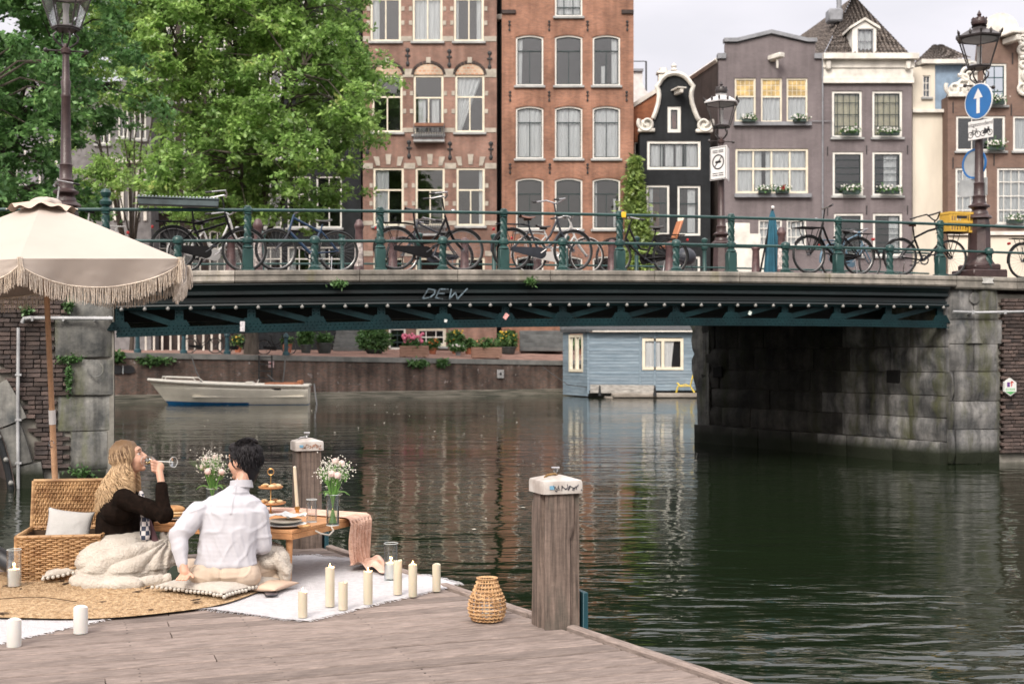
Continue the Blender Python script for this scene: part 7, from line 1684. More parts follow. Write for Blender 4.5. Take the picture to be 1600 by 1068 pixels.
# mooring posts
M_cap = mat('scuffed_white_cap', (.32, .28, .25), .5, col2=(.52, .50, .47), scale=7, detail=8); M_scr = mat('marker_scribble', (.05, .05, .06), .6); M_rust = mat('rust_stain', (.26, .12, .07), .8, var=.3, scale=20); M_brass = mat('tarnished_brass', (.25, .15, .06), .45, metal=.6, var=.2, scale=20)
def mpost(label, x, y, w, h, rust, seed, side=1):
    t = thing('mooring_post', label, 'mooring post', (x, y, -.4), AW, 'square timber mooring posts'); rs = random.Random(seed); H_ = h + .4
    n, m_ = 10, 40; vs = []; fs = []; hw = w/2; per = []
    for s in range(4):
        for i in range(n):
            u = i/n*2-1; c = {0: (u, -1), 1: (1, u), 2: (-u, 1), 3: (-1, -u)}[s]; k = 1 - .06*abs(u)**6; per.append((c[0]*k*hw, c[1]*k*hw))
    K = len(per)
    cracks = [(rs.randrange(K), rs.uniform(.010, .022), rs.uniform(0, 6)) for _ in range(7)]
    for j in range(m_+1):
        z = H_*j/m_; tp = 1.0 - .05*(j/m_)**3 + .012*math.sin(j*.3 + seed)
        for i, (a, b_) in enumerate(per):
            d = .0035*fbm((a*9, b_*9, z*1.3 + seed), 2.2, 3)/max(hw, .01)
            for ci, cd, cph in cracks:
                if abs((i - ci - .8*math.sin(z*2+cph) + K/2) % K - K/2) < .8: d -= cd/hw
            vs.append((a*tp*(1+d), b_*tp*(1+d), z))
    for j in range(m_):
        for i in range(K): i2 = (i+1) % K; fs.append((j*K+i, j*K+i2, (j+1)*K+i2, (j+1)*K+i))
    mb = MB(); mb.add(vs, fs); mb.add([vs[m_*K+i] for i in range(K)], [tuple(range(K))]); mb.build('timber', M_post, t, 50, fix=False)
    c = hw*1.10; mb = MB(); vs = []
    for q, z in ((1.0, 0), (1.0, .055), (.97, .068), (.4, .088), (.0, .094)):
        for (a, b_) in per: vs.append((a/hw*c*q, b_/hw*c*q, z))
    fs = [(j*K+i, j*K+(i+1) % K, (j+1)*K+(i+1) % K, (j+1)*K+i) for j in range(4) for i in range(K)]; mb.add(vs, fs)
    cp = mb.build('cap', M_cap, t, 40, loc=(0, 0, H_ - .012), fix=False)
    mb = MB(); sc = random.Random(seed+5)
    for k in range(16):
        x0 = -hw*.5 + k*hw*.09; z0 = .018 + sc.uniform(0, .012); pts = [(x0 + sc.uniform(-.012, .014), z0 + sc.uniform(-.008, .026)) for _ in range(3)]; stroke(mb, pts, .0016, -c - .001, .002)
    mb.build('scribbles', M_scr if not rust else M_rust, cp, None)
    mb = MB(); mb.box((-hw*.62, -c - .001, .035), (.028, .003, .02)); mb.build('sticker', mat('blue_sticker', (.15, .32, .45), .5), cp, None)
    mb = MB(); mb.tube([(0, 0, .09), (0, 0, .125)], .009, 8); mb.tube([(-.025, 0, .13), (.022, 0, .13)], .007, 6); mb.tube([(-.016, 0, .128), (-.012, 0, .112), (.012, 0, .112), (.016, 0, .128)], .004, 5); mb.build('top_bolt', M_chrome, cp)
    mb = MB(); mb.tube([(-.07, -.02, .082), (-.055, -.03, .096), (-.02, -.03, .100), (.0, -.02, .094), (-.02, -.008, .092), (-.055, -.008, .09)], .006, 6, closed=True); mb.build('shackle', M_brass if not rust else M_chrome, cp)
    mb = MB(); mb.box((hw + .032, -.03, (H_ - .50)/2 - .1), (.030, .12, H_ - .40), bev=.003); mb.box((hw + .01, .04, DZ+.3), (.03, .05, .05)); mb.build('steel_guide', M_teal, t)
    return t
mpost('large square mooring post nearest the camera with scribbled white cap and brass shackle', .235, 6.93, .215, 1.285, False, 3)
mpost('square mooring post with rust-stained white cap behind the picnic table', -1.57, 9.80, .205, 1.305, True, 8)
# ================================================================== picnic
M_wick = mat('wicker_willow', (.23, .115, .045), .6, col2=(.50, .31, .15), scale=9, stretch=(1, 1, 3), rand=.1)
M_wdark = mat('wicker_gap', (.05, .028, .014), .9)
def weave(mb, O, U, V, Nn, W, H, pitch=.034, rowh=.0125, r=.0062, jit=.35, seed=0):
    """flat wicker: stakes along V, weavers along U passing in front and behind"""
    rs = random.Random(seed); O, U, V, Nn = map(Vector, (O, U, V, Nn)); ns = int(W/pitch); 
    for i in range(ns+1): a = O + U*(W*i/ns); mb.tube([a, a + V*H], .005, 4, cap=False)
    nr = int(H/rowh)
    for j in range(nr):
        ph = j % 2; z = H*(j+.5)/nr; pts = []
        for i in range(ns*2+1):
            u = i/2; off = math.cos(math.pi*(u + ph))*.0085; pts.append(O + U*(W*i/(ns*2)) + V*(z + rs.uniform(-jit, jit)*rowh*.35) + Nn*(off + rs.uniform(-.001, .001)))
        mb.tube(pts, [r*rs.uniform(.8, 1.15)]*len(pts), 5, cap=False)
tb = thing('wicker_hamper', 'open wicker hamper with raised lid behind the drinking woman', 'hamper', (-3.15, 8.13, DZ + .012), R(9))
Wk, Hk, Dk = .52, .295, .46
mb = MB(); weave(mb, (0, 0, .01), (1, 0, 0), (0, 0, 1), (0, -1, 0), Wk, Hk, seed=1); mb.tube([(0, 0, Hk), (Wk, 0, Hk)], .013, 6); mb.tube([(0, 0, .01), (Wk, 0, .01)], .012, 6); mb.build('front_panel', M_wick, tb)
mb = MB(); weave(mb, (0, Dk, .01), (0, -1, 0), (0, 0, 1), (-1, 0, 0), Dk, Hk, seed=2); mb.tube([(0, 0, Hk), (0, Dk, Hk)], .013, 6); mb.tube([(0, 0, 0), (0, 0, Hk)], .013, 6); mb.build('side_panel', M_wick, tb)
mb = MB(); weave(mb, (Wk, 0, .01), (0, 1, 0), (0, 0, 1), (1, 0, 0), Dk, Hk, seed=3); mb.build('side_panel', M_wick, tb)
mb = MB(); weave(mb, (0, Dk, .01), (1, 0, 0), (0, 0, 1), (0, -1, 0), Wk, Hk, seed=4); mb.build('back_panel', M_wick, tb)
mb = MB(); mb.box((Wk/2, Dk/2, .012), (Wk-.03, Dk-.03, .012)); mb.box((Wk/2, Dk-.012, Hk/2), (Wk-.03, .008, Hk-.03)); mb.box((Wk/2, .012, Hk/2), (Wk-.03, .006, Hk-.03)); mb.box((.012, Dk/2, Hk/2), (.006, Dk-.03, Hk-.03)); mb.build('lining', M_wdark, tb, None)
mb = MB(); Lh = .315; an = R(12); Vl = Vector((0, math.sin(an), math.cos(an))); weave(mb, Vector((0, Dk+.01, Hk)), Vl, (1, 0, 0), (0, -1, .2), Lh, Wk, pitch=.026, rowh=.0115, r=.006, seed=6)
for p0, p1 in ((Vector((0, Dk+.01, Hk)), Vector((Wk, Dk+.01, Hk))), (Vector((0, Dk+.01, Hk)) + Vl*Lh, Vector((Wk, Dk+.01, Hk)) + Vl*Lh), (Vector((0, Dk+.01, Hk)), Vector((0, Dk+.01, Hk)) + Vl*Lh), (Vector((Wk, Dk+.01, Hk)), Vector((Wk, Dk+.01, Hk)) + Vl*Lh)): mb.tube([p0, p1], .014, 6)
mb.build('lid', M_wick, tb)
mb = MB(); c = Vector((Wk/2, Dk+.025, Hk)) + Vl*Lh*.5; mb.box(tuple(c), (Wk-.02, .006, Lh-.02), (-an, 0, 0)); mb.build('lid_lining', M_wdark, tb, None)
M_linen = mat('oatmeal_linen', (.42, .385, .335), .9, var=.05, scale=40, bump=.3, bscale=220, sheen=.2); M_greyl = mat('grey_linen', (.44, .435, .42), .9, var=.05, bump=.3, bscale=200); M_pom = mat('pompom_wool', (.50, .47, .42), .95, var=.08, bump=.6, bscale=120)
def pillow(par, w, h, t, m, name='cover', dent=None, loc=None, rot=None, seed=0):
    n = 26; mb = MB()
    def f(sg):
        def g(u, v):
            a, b_ = 2*u-1, 2*v-1; k = (1-abs(a)**2.6)*(1-abs(b_)**2.6); z = sg*t/2*max(0, k)**.5; px = .90 + .10*abs(b_)**3; py = .90 + .10*abs(a)**3
            z += .006*fbm((a*2+seed, b_*2, sg), 1.3, 3)*k
            if dent and sg > 0: z -= dent*math.exp(-((a-.05)**2 + (b_)**2)*2.2)
            return (a*w/2*px, b_*h/2*py, z)
        return g
    mb.grid(f(1), n, n); mb.grid(f(-1), n, n); o = mb.build(name, m, par, 180, loc=loc, rot=rot); bm = bmesh.new(); bm.from_mesh(o.data); bmesh.ops.remove_doubles(bm, verts=bm.verts, dist=.0008); bmesh.ops.recalc_face_normals(bm, faces=bm.faces); bm.to_mesh(o.data); bm.free(); return o
pm_ = MB(); pm_.sphere((0, 0, 0), .0125, 8); pom_me = pm_.mesh('pompom', M_pom, 180)
def cushion(label, loc, rot, w, t, m, poms=True, dent=None, seed=0):
    c = thing('cushion', label, 'cushion', loc, rot); pillow(c, w, w, t, m, dent=dent, seed=seed)
    if poms:
        n = int(w/.030)
        for k in range(4*n):
            s, i = divmod(k, n); u = (i/n)*2-1; a, b_ = [(u, -1), (1, u), (-u, 1), (-1, -u)][s]; px = .90 + .10*abs(b_)**3; py = .90 + .10*abs(a)**3
            link('pompom', pom_me, c, (a*w/2*px*1.02, b_*w/2*py*1.02, -.012 + rnd.uniform(-.004, .004)))
    return c
cushion('oatmeal cushion with pompom trim under the man in the white shirt', (-1.80, 7.90, DZ + .062), R(-29), .56, .10, M_linen, dent=.012, seed=1)
cushion('cushion with pompom trim half under the woman and her blanket', (-2.86, 8.38, DZ + .09), (0, R(-6), R(28)), .46, .11, M_linen, seed=2)
cushion('plain grey cushion standing inside the open hamper', (-2.90, 8.36, DZ + .315), (R(68), R(8), R(12)), .30, .12, M_greyl, poms=False, seed=3)
cushion('thin peach-beige cushion peeping out under the pompom cushion at right', (-1.52, 7.93, DZ + .04), R(-20), .30, .06, mat('peach_linen', (.50, .37, .28), .9, var=.06), poms=False, seed=4)
# rugs
M_rugw = mat('white_cotton_rug', (.49, .48, .495), .95, col2=(.60, .59, .605), scale=30, bump=.8, bscale=130, world=True)
def rug(label, C, z, seed, nx=90, ny=64, amp=.010, folds=()):
    o = thing('white_rug', label, 'rug', (0, 0, 0)); C = [Vector(c) for c in C]
    def f(u, v):
        e = .016*fbm((u*6, v*6, seed), 2, 2); p = C[0]*(1-u)*(1-v) + C[1]*u*(1-v) + C[2]*u*v + C[3]*(1-u)*v
        zz = z + .004 + amp*max(0, fbm((p.x*2.2, p.y*2.2, seed), 1.6, 3))
        for (x, y, r, h) in folds: zz += h*math.exp(-((p.x-x)**2 + (p.y-y)**2)/(r*r))
        return (p.x + e*.8, p.y + e, zz)
    mb = MB(); mb.grid(f, nx, ny); mb.build('cloth', M_rugw, o, 180, fix=False)
    mb = MB(); rs = random.Random(seed)
    for (u0, v0, u1, v1) in ((0, 0, 1, 0), (1, 0, 1, 1), (0, 1, 0, 0), (1, 1, 0, 1)):
        a, b_ = Vector(f(u0, v0)), Vector(f(u1, v1)); n = int((b_-a).length/.013); mid = Vector((sum(c.x for c in C)/4, sum(c.y for c in C)/4, z))
        for i in range(n):
            k = (i + rs.random())/n; s = Vector(f(u0 + (u1-u0)*k, v0 + (v1-v0)*k)); d = (b_-a).normalized(); out = Vector((d.y, -d.x, 0)); out = out if (s-mid).dot(out) > 0 else -out
            e = s + out*rs.uniform(.018, .045) + d*rs.uniform(-.02, .02); mb.tube([s + Vector((0, 0, .002)), s.lerp(e, .5) + Vector((0, 0, .003)), Vector((e.x, e.y, DZ + .004))], .0022, 3, cap=False)
    mb.build('fringe', M_rugw, o, None, kind='stuff')
rug('white fringed rug carrying the pillar candles to the right of the couple', [(-1.13, 7.03), (-.34, 8.17), (-1.45, 9.38), (-3.75, 8.35)], DZ, 3, folds=((-.62, 8.3, .16, .025), (-1.2, 9.0, .2, .03), (-.45, 8.2, .1, .015)))
rug('white rug corner at lower left below the round jute mat', [(-2.22, 7.12), (-2.95, 5.9), (-4.6, 7.1), (-3.7, 8.2)], DZ - .001, 8, nx=60, ny=50)
jm = thing('jute_mat', 'round tan jute mat with worn holes under the couple', 'mat', (-2.52, 8.02, DZ + .016)); M_jute = mat('jute', (.30, .185, .09), .95, col2=(.56, .40, .24), scale=26, bump=1, bscale=90)
NR = 38
def jf(u, v):
    a = 2*math.pi*u; r = 1.00*v*(1 + .012*math.sin(a*5) + .01*math.sin(a*9+1)); z = .0055*abs(math.sin(math.pi*v*NR)) + .012*max(0, fbm((r*math.cos(a)*1.6, r*math.sin(a)*1.6, 4), 1.4, 3)) + .003*math.sin(a*150*max(.15, v)*1.0)*(1 if v > .1 else 0)
    return (r*math.cos(a), r*math.sin(a), z)
mb = MB(); mb.grid(jf, 300, NR*4, closeu=True); mb.build('woven_disc', M_jute, jm, 180, fix=False)
mb = MB(); rs = random.Random(4)
for _ in range(46):
    a = rs.uniform(0, 6.28); r = 1.0*rs.random()**.5; z = jf(a/6.283, r/1.06)[2] + .006; L_ = rs.uniform(.015, .05); w = rs.uniform(.006, .016); ph = a + math.pi/2 + rs.uniform(-.3, .3); c, s = math.cos(ph), math.sin(ph); x, y = r*math.cos(a), r*math.sin(a)
    mb.prism([(x - c*L_, y - s*L_), (x + s*w, y - c*w), (x + c*L_, y + s*L_), (x - s*w, y + c*w)], z, z + .002, plane='xy')
mb.build('worn_holes', M_wdark, jm, None, kind='stuff')
mb = MB(); mb.tube([(.97*math.cos(a), .97*math.sin(a), .012 + .004*math.sin(a*7)) for a in np.linspace(3.9, 4.4, 20)], .003, 5); mb.tube([(-.5 + .5*u, -.55 + .08*math.sin(u*4), .022) for u in np.linspace(0, 1, 12)], .0025, 5); mb.build('loose_braid', M_wdark, jm)
# table
TZ = .905; C0 = Vector((-1.394, 8.10)); ta = Vector((-.92, .39)).normalized(); tbv = Vector((.39, .92)).normalized(); TL, TW = 1.08, .93
tab = thing('low_table', 'low pine picnic table with round legs between the couple and the water', 'table', (C0.x, C0.y, DZ), math.atan2(-ta.y, -ta.x)); hT = TZ - DZ     # local x runs towards the right end
M_pine = timber('oiled_pine', (.42, .20, .085), (.58, .31, .15), (1, 10, 10), rough=.5, rand=.03)
for k in range(4): mb = MB(); mb.box((-TL/2, TW*(k+.5)/4, hT - .011), (TL, TW/4 - .002, .022), bev=.003); mb.build('top_board', M_pine, tab, None)
mb = MB(); mb.box((-TL/2, .012, hT-.042), (TL, .022, .038), bev=.003); mb.box((-TL/2, TW-.012, hT-.042), (TL, .022, .038), bev=.003); mb.box((-.012, TW/2, hT-.042), (.022, TW-.05, .038), bev=.003); mb.box((-TL+.012, TW/2, hT-.042), (.022, TW-.05, .038), bev=.003); mb.build('apron', M_pine, tab, None)
for x in (-.05, -TL+.05):
    for y in (.05, TW-.05): mb = MB(); mb.lathe([(.013, .012), (.024, hT-.03)], 12, c=(x, y, 0)); mb.build('leg', M_pine, tab)
mb = MB(); mb.tube([(.0, .28, hT-.035), (.03, .30, hT-.055), (.045, .38, hT-.075), (.03, .46, hT-.055), (0, .48, hT-.035)], .006, 6); mb.build('rope_handle', M_linen, tab)
def T(px, py): d = (EYE - TZ)*F/(py - HOR); return Vector((X(px, d), d, TZ))
# gauze runner: over the far half, down the right end, in a heap on the rug
M_gauze = mat('peach_gauze', (.50, .30, .22), .95, col2=(.72, .50, .40), scale=14, bump=.6, bscale=90, world=True)
rn = thing('gauze_runner', 'peach gauze runner hanging off the right end of the table', 'table runner', (C0.x, C0.y, 0), math.atan2(-ta.y, -ta.x))
def rf(u, v):
    y = .66 + .29*v + .02*math.sin(u*7); c = .006*math.sin(v*40 + 3*math.sin(u*5)); path = u*1.75
    if path < 1.0: return (-.98 + path, y + .01*math.sin(v*9+u*20), TZ + .006 + abs(c)*.9)
    if path < 1.06: q = (path-1)/.06; return (.02 + .03*math.sin(q*1.57), y, TZ + .004 - .03*(1-math.cos(q*1.57)) + abs(c)*.5)
    if path < 1.40: q = (path-1.06)/.34; return (.052 + c*2.2 - .015*math.sin(q*3), y + .012*math.sin(q*3 + v*6) + (.5-v)*.05*q, TZ - .03 - q*(TZ-.03-DZ-.03))
    q = (path-1.40)/.35; return (.05 + q*.30 + .04*math.sin(v*5), y - .02 + q*.05*math.sin(v*7) - q*.10, DZ + .022 + .05*abs(math.sin(v*9 + q*6))*math.sin(math.pi*min(1, q*1.1)) + .02*(1-q))
mb = MB(); mb.grid(rf, 150, 60); mb.build('cloth', M_gauze, rn, 180, fix=False)
# things on the table
M_ceramic = mat('speckled_stoneware', (.42, .38, .32), .4, var=.08, scale=30); M_napk = mat('pale_napkin', (.60, .62, .62), .9, var=.04); M_gold = mat('gold_metal', (.55, .32, .12), .3, metal=.9); M_bread = mat('crusty_bread', (.34, .15, .05), .7, col2=(.56, .33, .14), scale=14); M_food = mat('pale_pastry', (.60, .45, .26), .7, var=.15, scale=20)
def plate_(label, p, r, m, items=None):
    o = thing('plate', label, 'plate', p); mb = MB(); mb.lathe([(0, .006), (r*.65, .006), (r, .018), (r*1.01, .022), (r*.95, .019), (r*.6, .012), (0, .011)], 28); mb.build('dish', m, o, 60); return o
plate_('large pale plate on the table beside the white sleeve', T(447, 823) + Vector((0, 0, .002)), .13, M_napk)
o = plate_('grey stoneware plate stacked on the pale plate', T(445, 822) + Vector((0, 0, .02)), .11, M_ceramic)
nk = thing('folded_napkin', 'crumpled pale napkin on the stoneware plate', 'napkin', T(447, 819) + Vector((0, 0, .042))); mb = MB()
mb.grid(lambda u, v: (-.11 + .24*u, -.07 + .14*v + .02*math.sin(u*6), .012 + .016*abs(math.sin(u*5 + v*3)) + .012*fbm((u*3, v*3, 1), 2, 2)), 30, 20); mb.build('cloth', M_napk, nk, 180)
dsh = plate_('small brown wooden dish at the table edge', T(475, 826) + Vector((0, 0, .002)), .045, M_bread)
plate_('white plate at the left end of the table', T(275, 812) + Vector((0, 0, .002)), .12, M_napk)
sw_ = thing('sandwich', 'round bread roll sandwich on the left plate', 'sandwich', T(272, 812) + Vector((0, 0, .02))); mb = MB(); mb.sphere((0, 0, .055), (.075, .06, .026), 14); mb.build('top_bun', M_bread, sw_, 180); mb = MB(); mb.sphere((0, 0, .016), (.075, .06, .016), 14); mb.build('bottom_bun', M_bread, sw_, 180); mb = MB(); mb.sphere((.005, 0, .034), (.078, .062, .010), 14); mb.build('filling', M_food, sw_, 180)
def glass(name, label, p, r, h, cat='glass'):
    o = thing(name, label, cat, p); mb = MB(); mb.lathe([(0, .002), (r*.96, .002), (r, .008), (r, h), (r-.0025, h), (r-.0025, .012), (0, .010)], 28); mb.build('glass', M_glassclear, o, 60); mb = MB(); mb.tube([(r*math.cos(a), r*math.sin(a), h) for a in np.linspace(0, 2*math.pi, 32, endpoint=False)], .0018, 5, closed=True); mb.lathe([(0, 0), (r*.98, 0), (r*.98, .003), (0, .003)], 24); mb.build('rim', mat('glass_edge', (.6, .65, .65), .1), o); return o
glass('tumbler', 'clear straight tumbler on the table between candle and vase', T(487, 815), .036, .15)
tc_o = thing('taper_candle', 'tall cream taper candle leaning in a brass holder', 'candle', T(465, 803), (R(-2), R(-4), 0)); mb = MB(); mb.lathe([(.013, .03), (.012, .33), (.006, .336), (0, .337)], 14); M_wax = mat('cream_wax', (.54, .49, .38), .45, var=.03, sss=.25); mb.build('wax', M_wax, tc_o); mb = MB(); mb.lathe([(.035, 0), (.035, .006), (.012, .01), (.014, .03), (.019, .035), (.019, .055), (.014, .055)], 16); mb.build('holder', M_gold, tc_o); mb = MB(); mb.tube([(0, 0, .336), (.001, 0, .345)], .0012, 4); mb.build('wick', M_black, tc_o)
cs = thing('cake_stand', 'two tier gold cake stand with pastries in front of the rear mooring post', 'cake stand', T(423, 802)); mb = MB(); mb.lathe([(.05, 0), (.05, .006), (.006, .012), (.005, .06), (.008, .065), (.004, .07), (.004, .27)], 14); mb.tube([(.022*math.cos(a), 0, .293 + .022*math.sin(a)) for a in np.linspace(0, 2*math.pi, 16, endpoint=False)], .0035, 6, closed=True); mb.build('pole_and_ring', M_gold, cs)
for z, r in ((.068, .105), (.178, .085)):
    mb = MB(); mb.lathe([(0, z), (r*.9, z), (r, z+.006), (r, z+.014), (r*.96, z+.014), (r*.94, z+.006), (0, z+.005)], 28); mb.build('tray', mat('wooden_tray', (.42, .22, .10), .5, var=.1, scale=9), cs)
    for k in range(5): a = k*1.26; mb = MB(); mb.sphere((r*.6*math.cos(a), r*.6*math.sin(a), z+.018), (.026, .022, .014), 9); mb.build('pastry', [M_food, M_bread][k % 2], cs, 180)
M_stem = mat('flower_stems', (.12, .28, .05), .6, var=.2); M_gyp = mat('gypsophila', (.62, .60, .54), .9, var=.08); M_rose = mat('blush_rose', (.66, .50, .46), .8, var=.06); M_tul = leafmat('tulip_leaves', (.08, .20, .04), (.18, .36, .08), sc=12)
def bouquet(label, p, h, r, seed, glass_=True):
    o = thing('bouquet', label, 'flowers', p); rs = random.Random(seed)
    if glass_:
        mb = MB(); mb.lathe([(0, .003), (.041, .003), (.043, .01), (.043, .20), (.0405, .20), (.0405, .012), (0, .010)], 28); mb.build('vase', M_glassclear, o, 60)
        mb = MB(); mb.lathe([(0, 0), (.042, 0), (.042, .004), (0, .004)], 24); mb.tube([(.0425*math.cos(a), .0425*math.sin(a), .2) for a in np.linspace(0, 2*math.pi, 30, endpoint=False)], .0018, 5, closed=True); mb.build('vase_rim', mat('vase_edge', (.6, .66, .66), .1), o)
        mb = MB(); mb.lathe([(0, .012), (.0395, .012), (.0395, .12), (0, .12)], 24); mb.build('vase_water', glassmat('vase_water', tint=(.9, .95, .88), refl=.06), o, 60)
    mb = MB(); heads = []
    for k in range(17):
        a = rs.uniform(0, 6.28); e = Vector((math.cos(a)*r*rs.random()**.6, math.sin(a)*r*rs.random()**.6, h*rs.uniform(.72, .98))); mb.tube([(math.cos(a+3)*.022, math.sin(a+3)*.022, .015), (math.cos(a)*.012, math.sin(a)*.012, .18), (e.x*.6, e.y*.6, .18 + (e.z-.18)*.5), tuple(e)], [.0035, .0035, .003, .002], 5); heads.append(e)
    mb.build('stems', M_stem, o)
    mb = MB()
    for e in heads[5:]:
        for _ in range(34):
            q = e + Vector((rs.gauss(0, .032), rs.gauss(0, .032), rs.gauss(0, .026))); s_ = rs.uniform(.0028, .0055); mb.sphere(tuple(q), s_, 4)
    mb.build('gypsophila', M_gyp, o, None, kind='stuff')
    mb = MB()
    for e in heads[5:]:
        for _ in range(10): q = e + Vector((rs.gauss(0, .03), rs.gauss(0, .03), rs.gauss(0, .02))); mb.tube([tuple(e - Vector((0, 0, .06))), tuple(q)], .0009, 3, cap=False)
    mb.build('sprigs', M_stem, o, None, kind='stuff')
    for e in heads[:5]:
        mb = MB()
        for k in range(6):
            a = k*1.05; mb.sphere((e.x + .009*math.cos(a), e.y + .009*math.sin(a), e.z), (.014, .014, .021), 8)
        mb.sphere((e.x, e.y, e.z+.004), (.014, .014, .02), 8); mb.build('rose', M_rose, o, 180)
    for k in range(6):
        a = rs.uniform(0, 6.28); mb = MB(); mb.grid(lambda u, v: (math.cos(a)*(.02 + .09*u) - math.sin(a)*.018*(2*v-1)*math.sin(math.pi*min(1, u+.05)), math.sin(a)*(.02 + .09*u) + math.cos(a)*.018*(2*v-1)*math.sin(math.pi*min(1, u+.05)), .19 + .10*u - .05*u*u*2 + .006*abs(2*v-1)), 10, 4); mb.build('leaf', M_tul, o, 180, fix=False)
bouquet('white gypsophila and blush roses in a clear vase at the right table end', T(520, 820), .43, .10, 4)
bouquet('second bouquet half hidden behind the dark haired man', T(332, 808), .42, .09, 9)
# candles standing on rugs and boards
M_waxlit = mat('lit_wax', (.66, .58, .44), .45, var=.03, sss=.4); M_flame = mat('flame', (1, .6, .2), .5, emit=(1, .58, .20), es=14); M_glow = mat('glowing_wax_rim', (.80, .62, .40), .5, emit=(1, .62, .28), es=.35)
def candle(px, py, wpx, hpx, label, lit=True, m=None, white=False):
    p = D(px, py); s = p.y/F; r = wpx*s/2; h = hpx*s; o = thing('pillar_candle', label, 'candle', p + Vector((0, 0, .009 if not white else .003)), rnd.uniform(0, 3), 'pillar candles standing round the picnic')
    mb = MB(); n = 22; prof = [(r*.98, 0), (r, .004), (r, h-.006), (r*.97, h), (r*.86, h-.002), (r*.78, h-.009), (0, h-.012)]; mb.lathe(prof, n); mb.v = [(x, y, z + (.004*math.sin(math.atan2(y, x)*2+px) if z > h*.9 and x*x+y*y > 1e-6 else 0)) for x, y, z in mb.v]
    mb.build('wax', M_wax if not white else M_waxw, o, 60); mb = MB(); mb.tube([(0, 0, h-.012), (.002, 0, h+.004)], .0014, 5); mb.build('wick', M_black, o)
    if lit:
        mb = MB(); mb.lathe([(r*.80, h-.010), (r*.4, h-.011), (0, h-.0115)], 18, cap=False); mb.v = [(x, y, z+.001) for x, y, z in mb.v]; mb.build('melt_pool', M_glow, o)
        mb = MB(); mb.lathe([(0, h-.002), (.004, h+.004), (.0045, h+.010), (.002, h+.019), (0, h+.024)], 10); mb.build('flame', M_flame, o, 180)
        ld_ = bpy.data.lights.new('candle_light', 'POINT'); ld_.energy = .12; ld_.color = (1, .6, .28); ld_.shadow_soft_size = .01; lo = bpy.data.objects.new('candle_light', ld_); COL.objects.link(lo); lo.parent = o; lo.location = (0, 0, h + .014)
    return o
M_waxw = mat('white_wax', (.62, .61, .58), .5, var=.03, sss=.2)
for a in ((473, 966, 14.5, 40, 'short lit cream candle at the front edge of the white rug', True), (515.5, 949, 14.5, 61, 'tallest lit cream candle, left of the middle group on the white rug', True), (536, 954, 14.5, 43, 'short unlit candle beside the tallest one', False), (575, 945, 14.5, 51, 'lit candle standing alone in the middle of the white rug', True), (621.5, 930, 13.5, 53, 'tall unlit candle in front of the hurricane glass', False), (645, 933.5, 13.5, 50, 'lit candle right of the hurricane glass', True), (682, 925, 13, 42, 'unlit candle nearest the right tip of the white rug', False)): candle(*a)
candle(126, 989, 22, 41, 'thick white candle on the boards below the jute mat', False, white=True); candle(22, 1010, 22, 42, 'thick white candle at lower left on the corner of the rug', False, white=True)
def hurricane(px, py, wpx, hpx, chpx, label):
    p = D(px, py); s = p.y/F; r = wpx*s/2; h = hpx*s; ch_ = chpx*s; o = glass('hurricane_glass', label, p + Vector((0, 0, .012)), r, h, 'candle holder'); c = thing('glass_candle', label.replace('glass cylinder', 'white lit candle inside the cylinder').replace('holding a lit candle ', ''), 'candle', p + Vector((0, 0, .026))); mb = MB(); mb.lathe([(r*.82, 0), (r*.84, ch_), (r*.7, ch_-.004), (0, ch_-.008)], 22); mb.build('wax', M_waxw, c, 60)
    mb = MB(); mb.lathe([(0, ch_), (.005, ch_+.008), (.005, ch_+.014), (.002, ch_+.028), (0, ch_+.034)], 10); mb.build('flame', M_flame, c, 180); mb = MB(); mb.tube([(0, 0, ch_-.008), (0, 0, ch_+.004)], .0015, 4); mb.build('wick', M_black, c)
    ld_ = bpy.data.lights.new('candle_light', 'POINT'); ld_.energy = .15; ld_.color = (1, .6, .28); ld_.shadow_soft_size = .01; lo = bpy.data.objects.new('candle_light', ld_); COL.objects.link(lo); lo.parent = c; lo.location = (0, 0, ch_ + .02)
hurricane(611, 909, 22, 58, 24, 'clear glass cylinder holding a lit candle beside the hanging gauze runner'); hurricane(22, 921, 22, 60, 26, 'clear glass cylinder holding a lit candle at the left edge by the hamper')
# rattan lantern
p = D(761, 970); rl = thing('rattan_lantern', 'woven rattan lantern with looped handle standing alone on the dock boards', 'lantern', p + Vector((0, 0, .004))); M_rat = mat('rattan', (.36, .20, .09), .55, col2=(.64, .42, .22), scale=16)
def rr_(z): u = z/.235; return float(np.interp(u, [0, .08, .3, .5, .75, .95, 1], [.070, .090, .102, .094, .070, .050, .052]))
mb = MB(); nst = 22
for k in range(nst):
    a = 2*math.pi*k/nst; mb.tube([((rr_(z) + .003*math.sin(z*160+k))*math.cos(a), (rr_(z) + .003*math.sin(z*160+k))*math.sin(a), z) for z in np.linspace(.004, .235, 22)], .0032, 5, cap=False)
mb.build('stakes', M_rat, rl)
mb = MB(); nrw = 12
for j in range(nrw):
    z0 = .010 + .222*j/(nrw-1)
    for q in (0, 1): mb.tube([((rr_(z0) + .0065*math.cos(nst*a/2 + q*math.pi + j))*math.cos(a), (rr_(z0) + .0065*math.cos(nst*a/2 + q*math.pi + j))*math.sin(a), z0 + .003*math.sin(nst*a/2 + q*3.14)) for a in np.linspace(0, 2*math.pi, 88, endpoint=False)], .0034, 4, closed=True)
mb.build('weavers', M_rat, rl)
mb = MB(); mb.lathe([(0, .003), (.068, .003), (.068, .009), (0, .009)], 20); mb.build('base', M_wdark, rl); mb = MB(); mb.lathe([(.028, .01), (.028, .09), (0, .09)], 14); mb.build('inner_candle', M_waxw, rl)
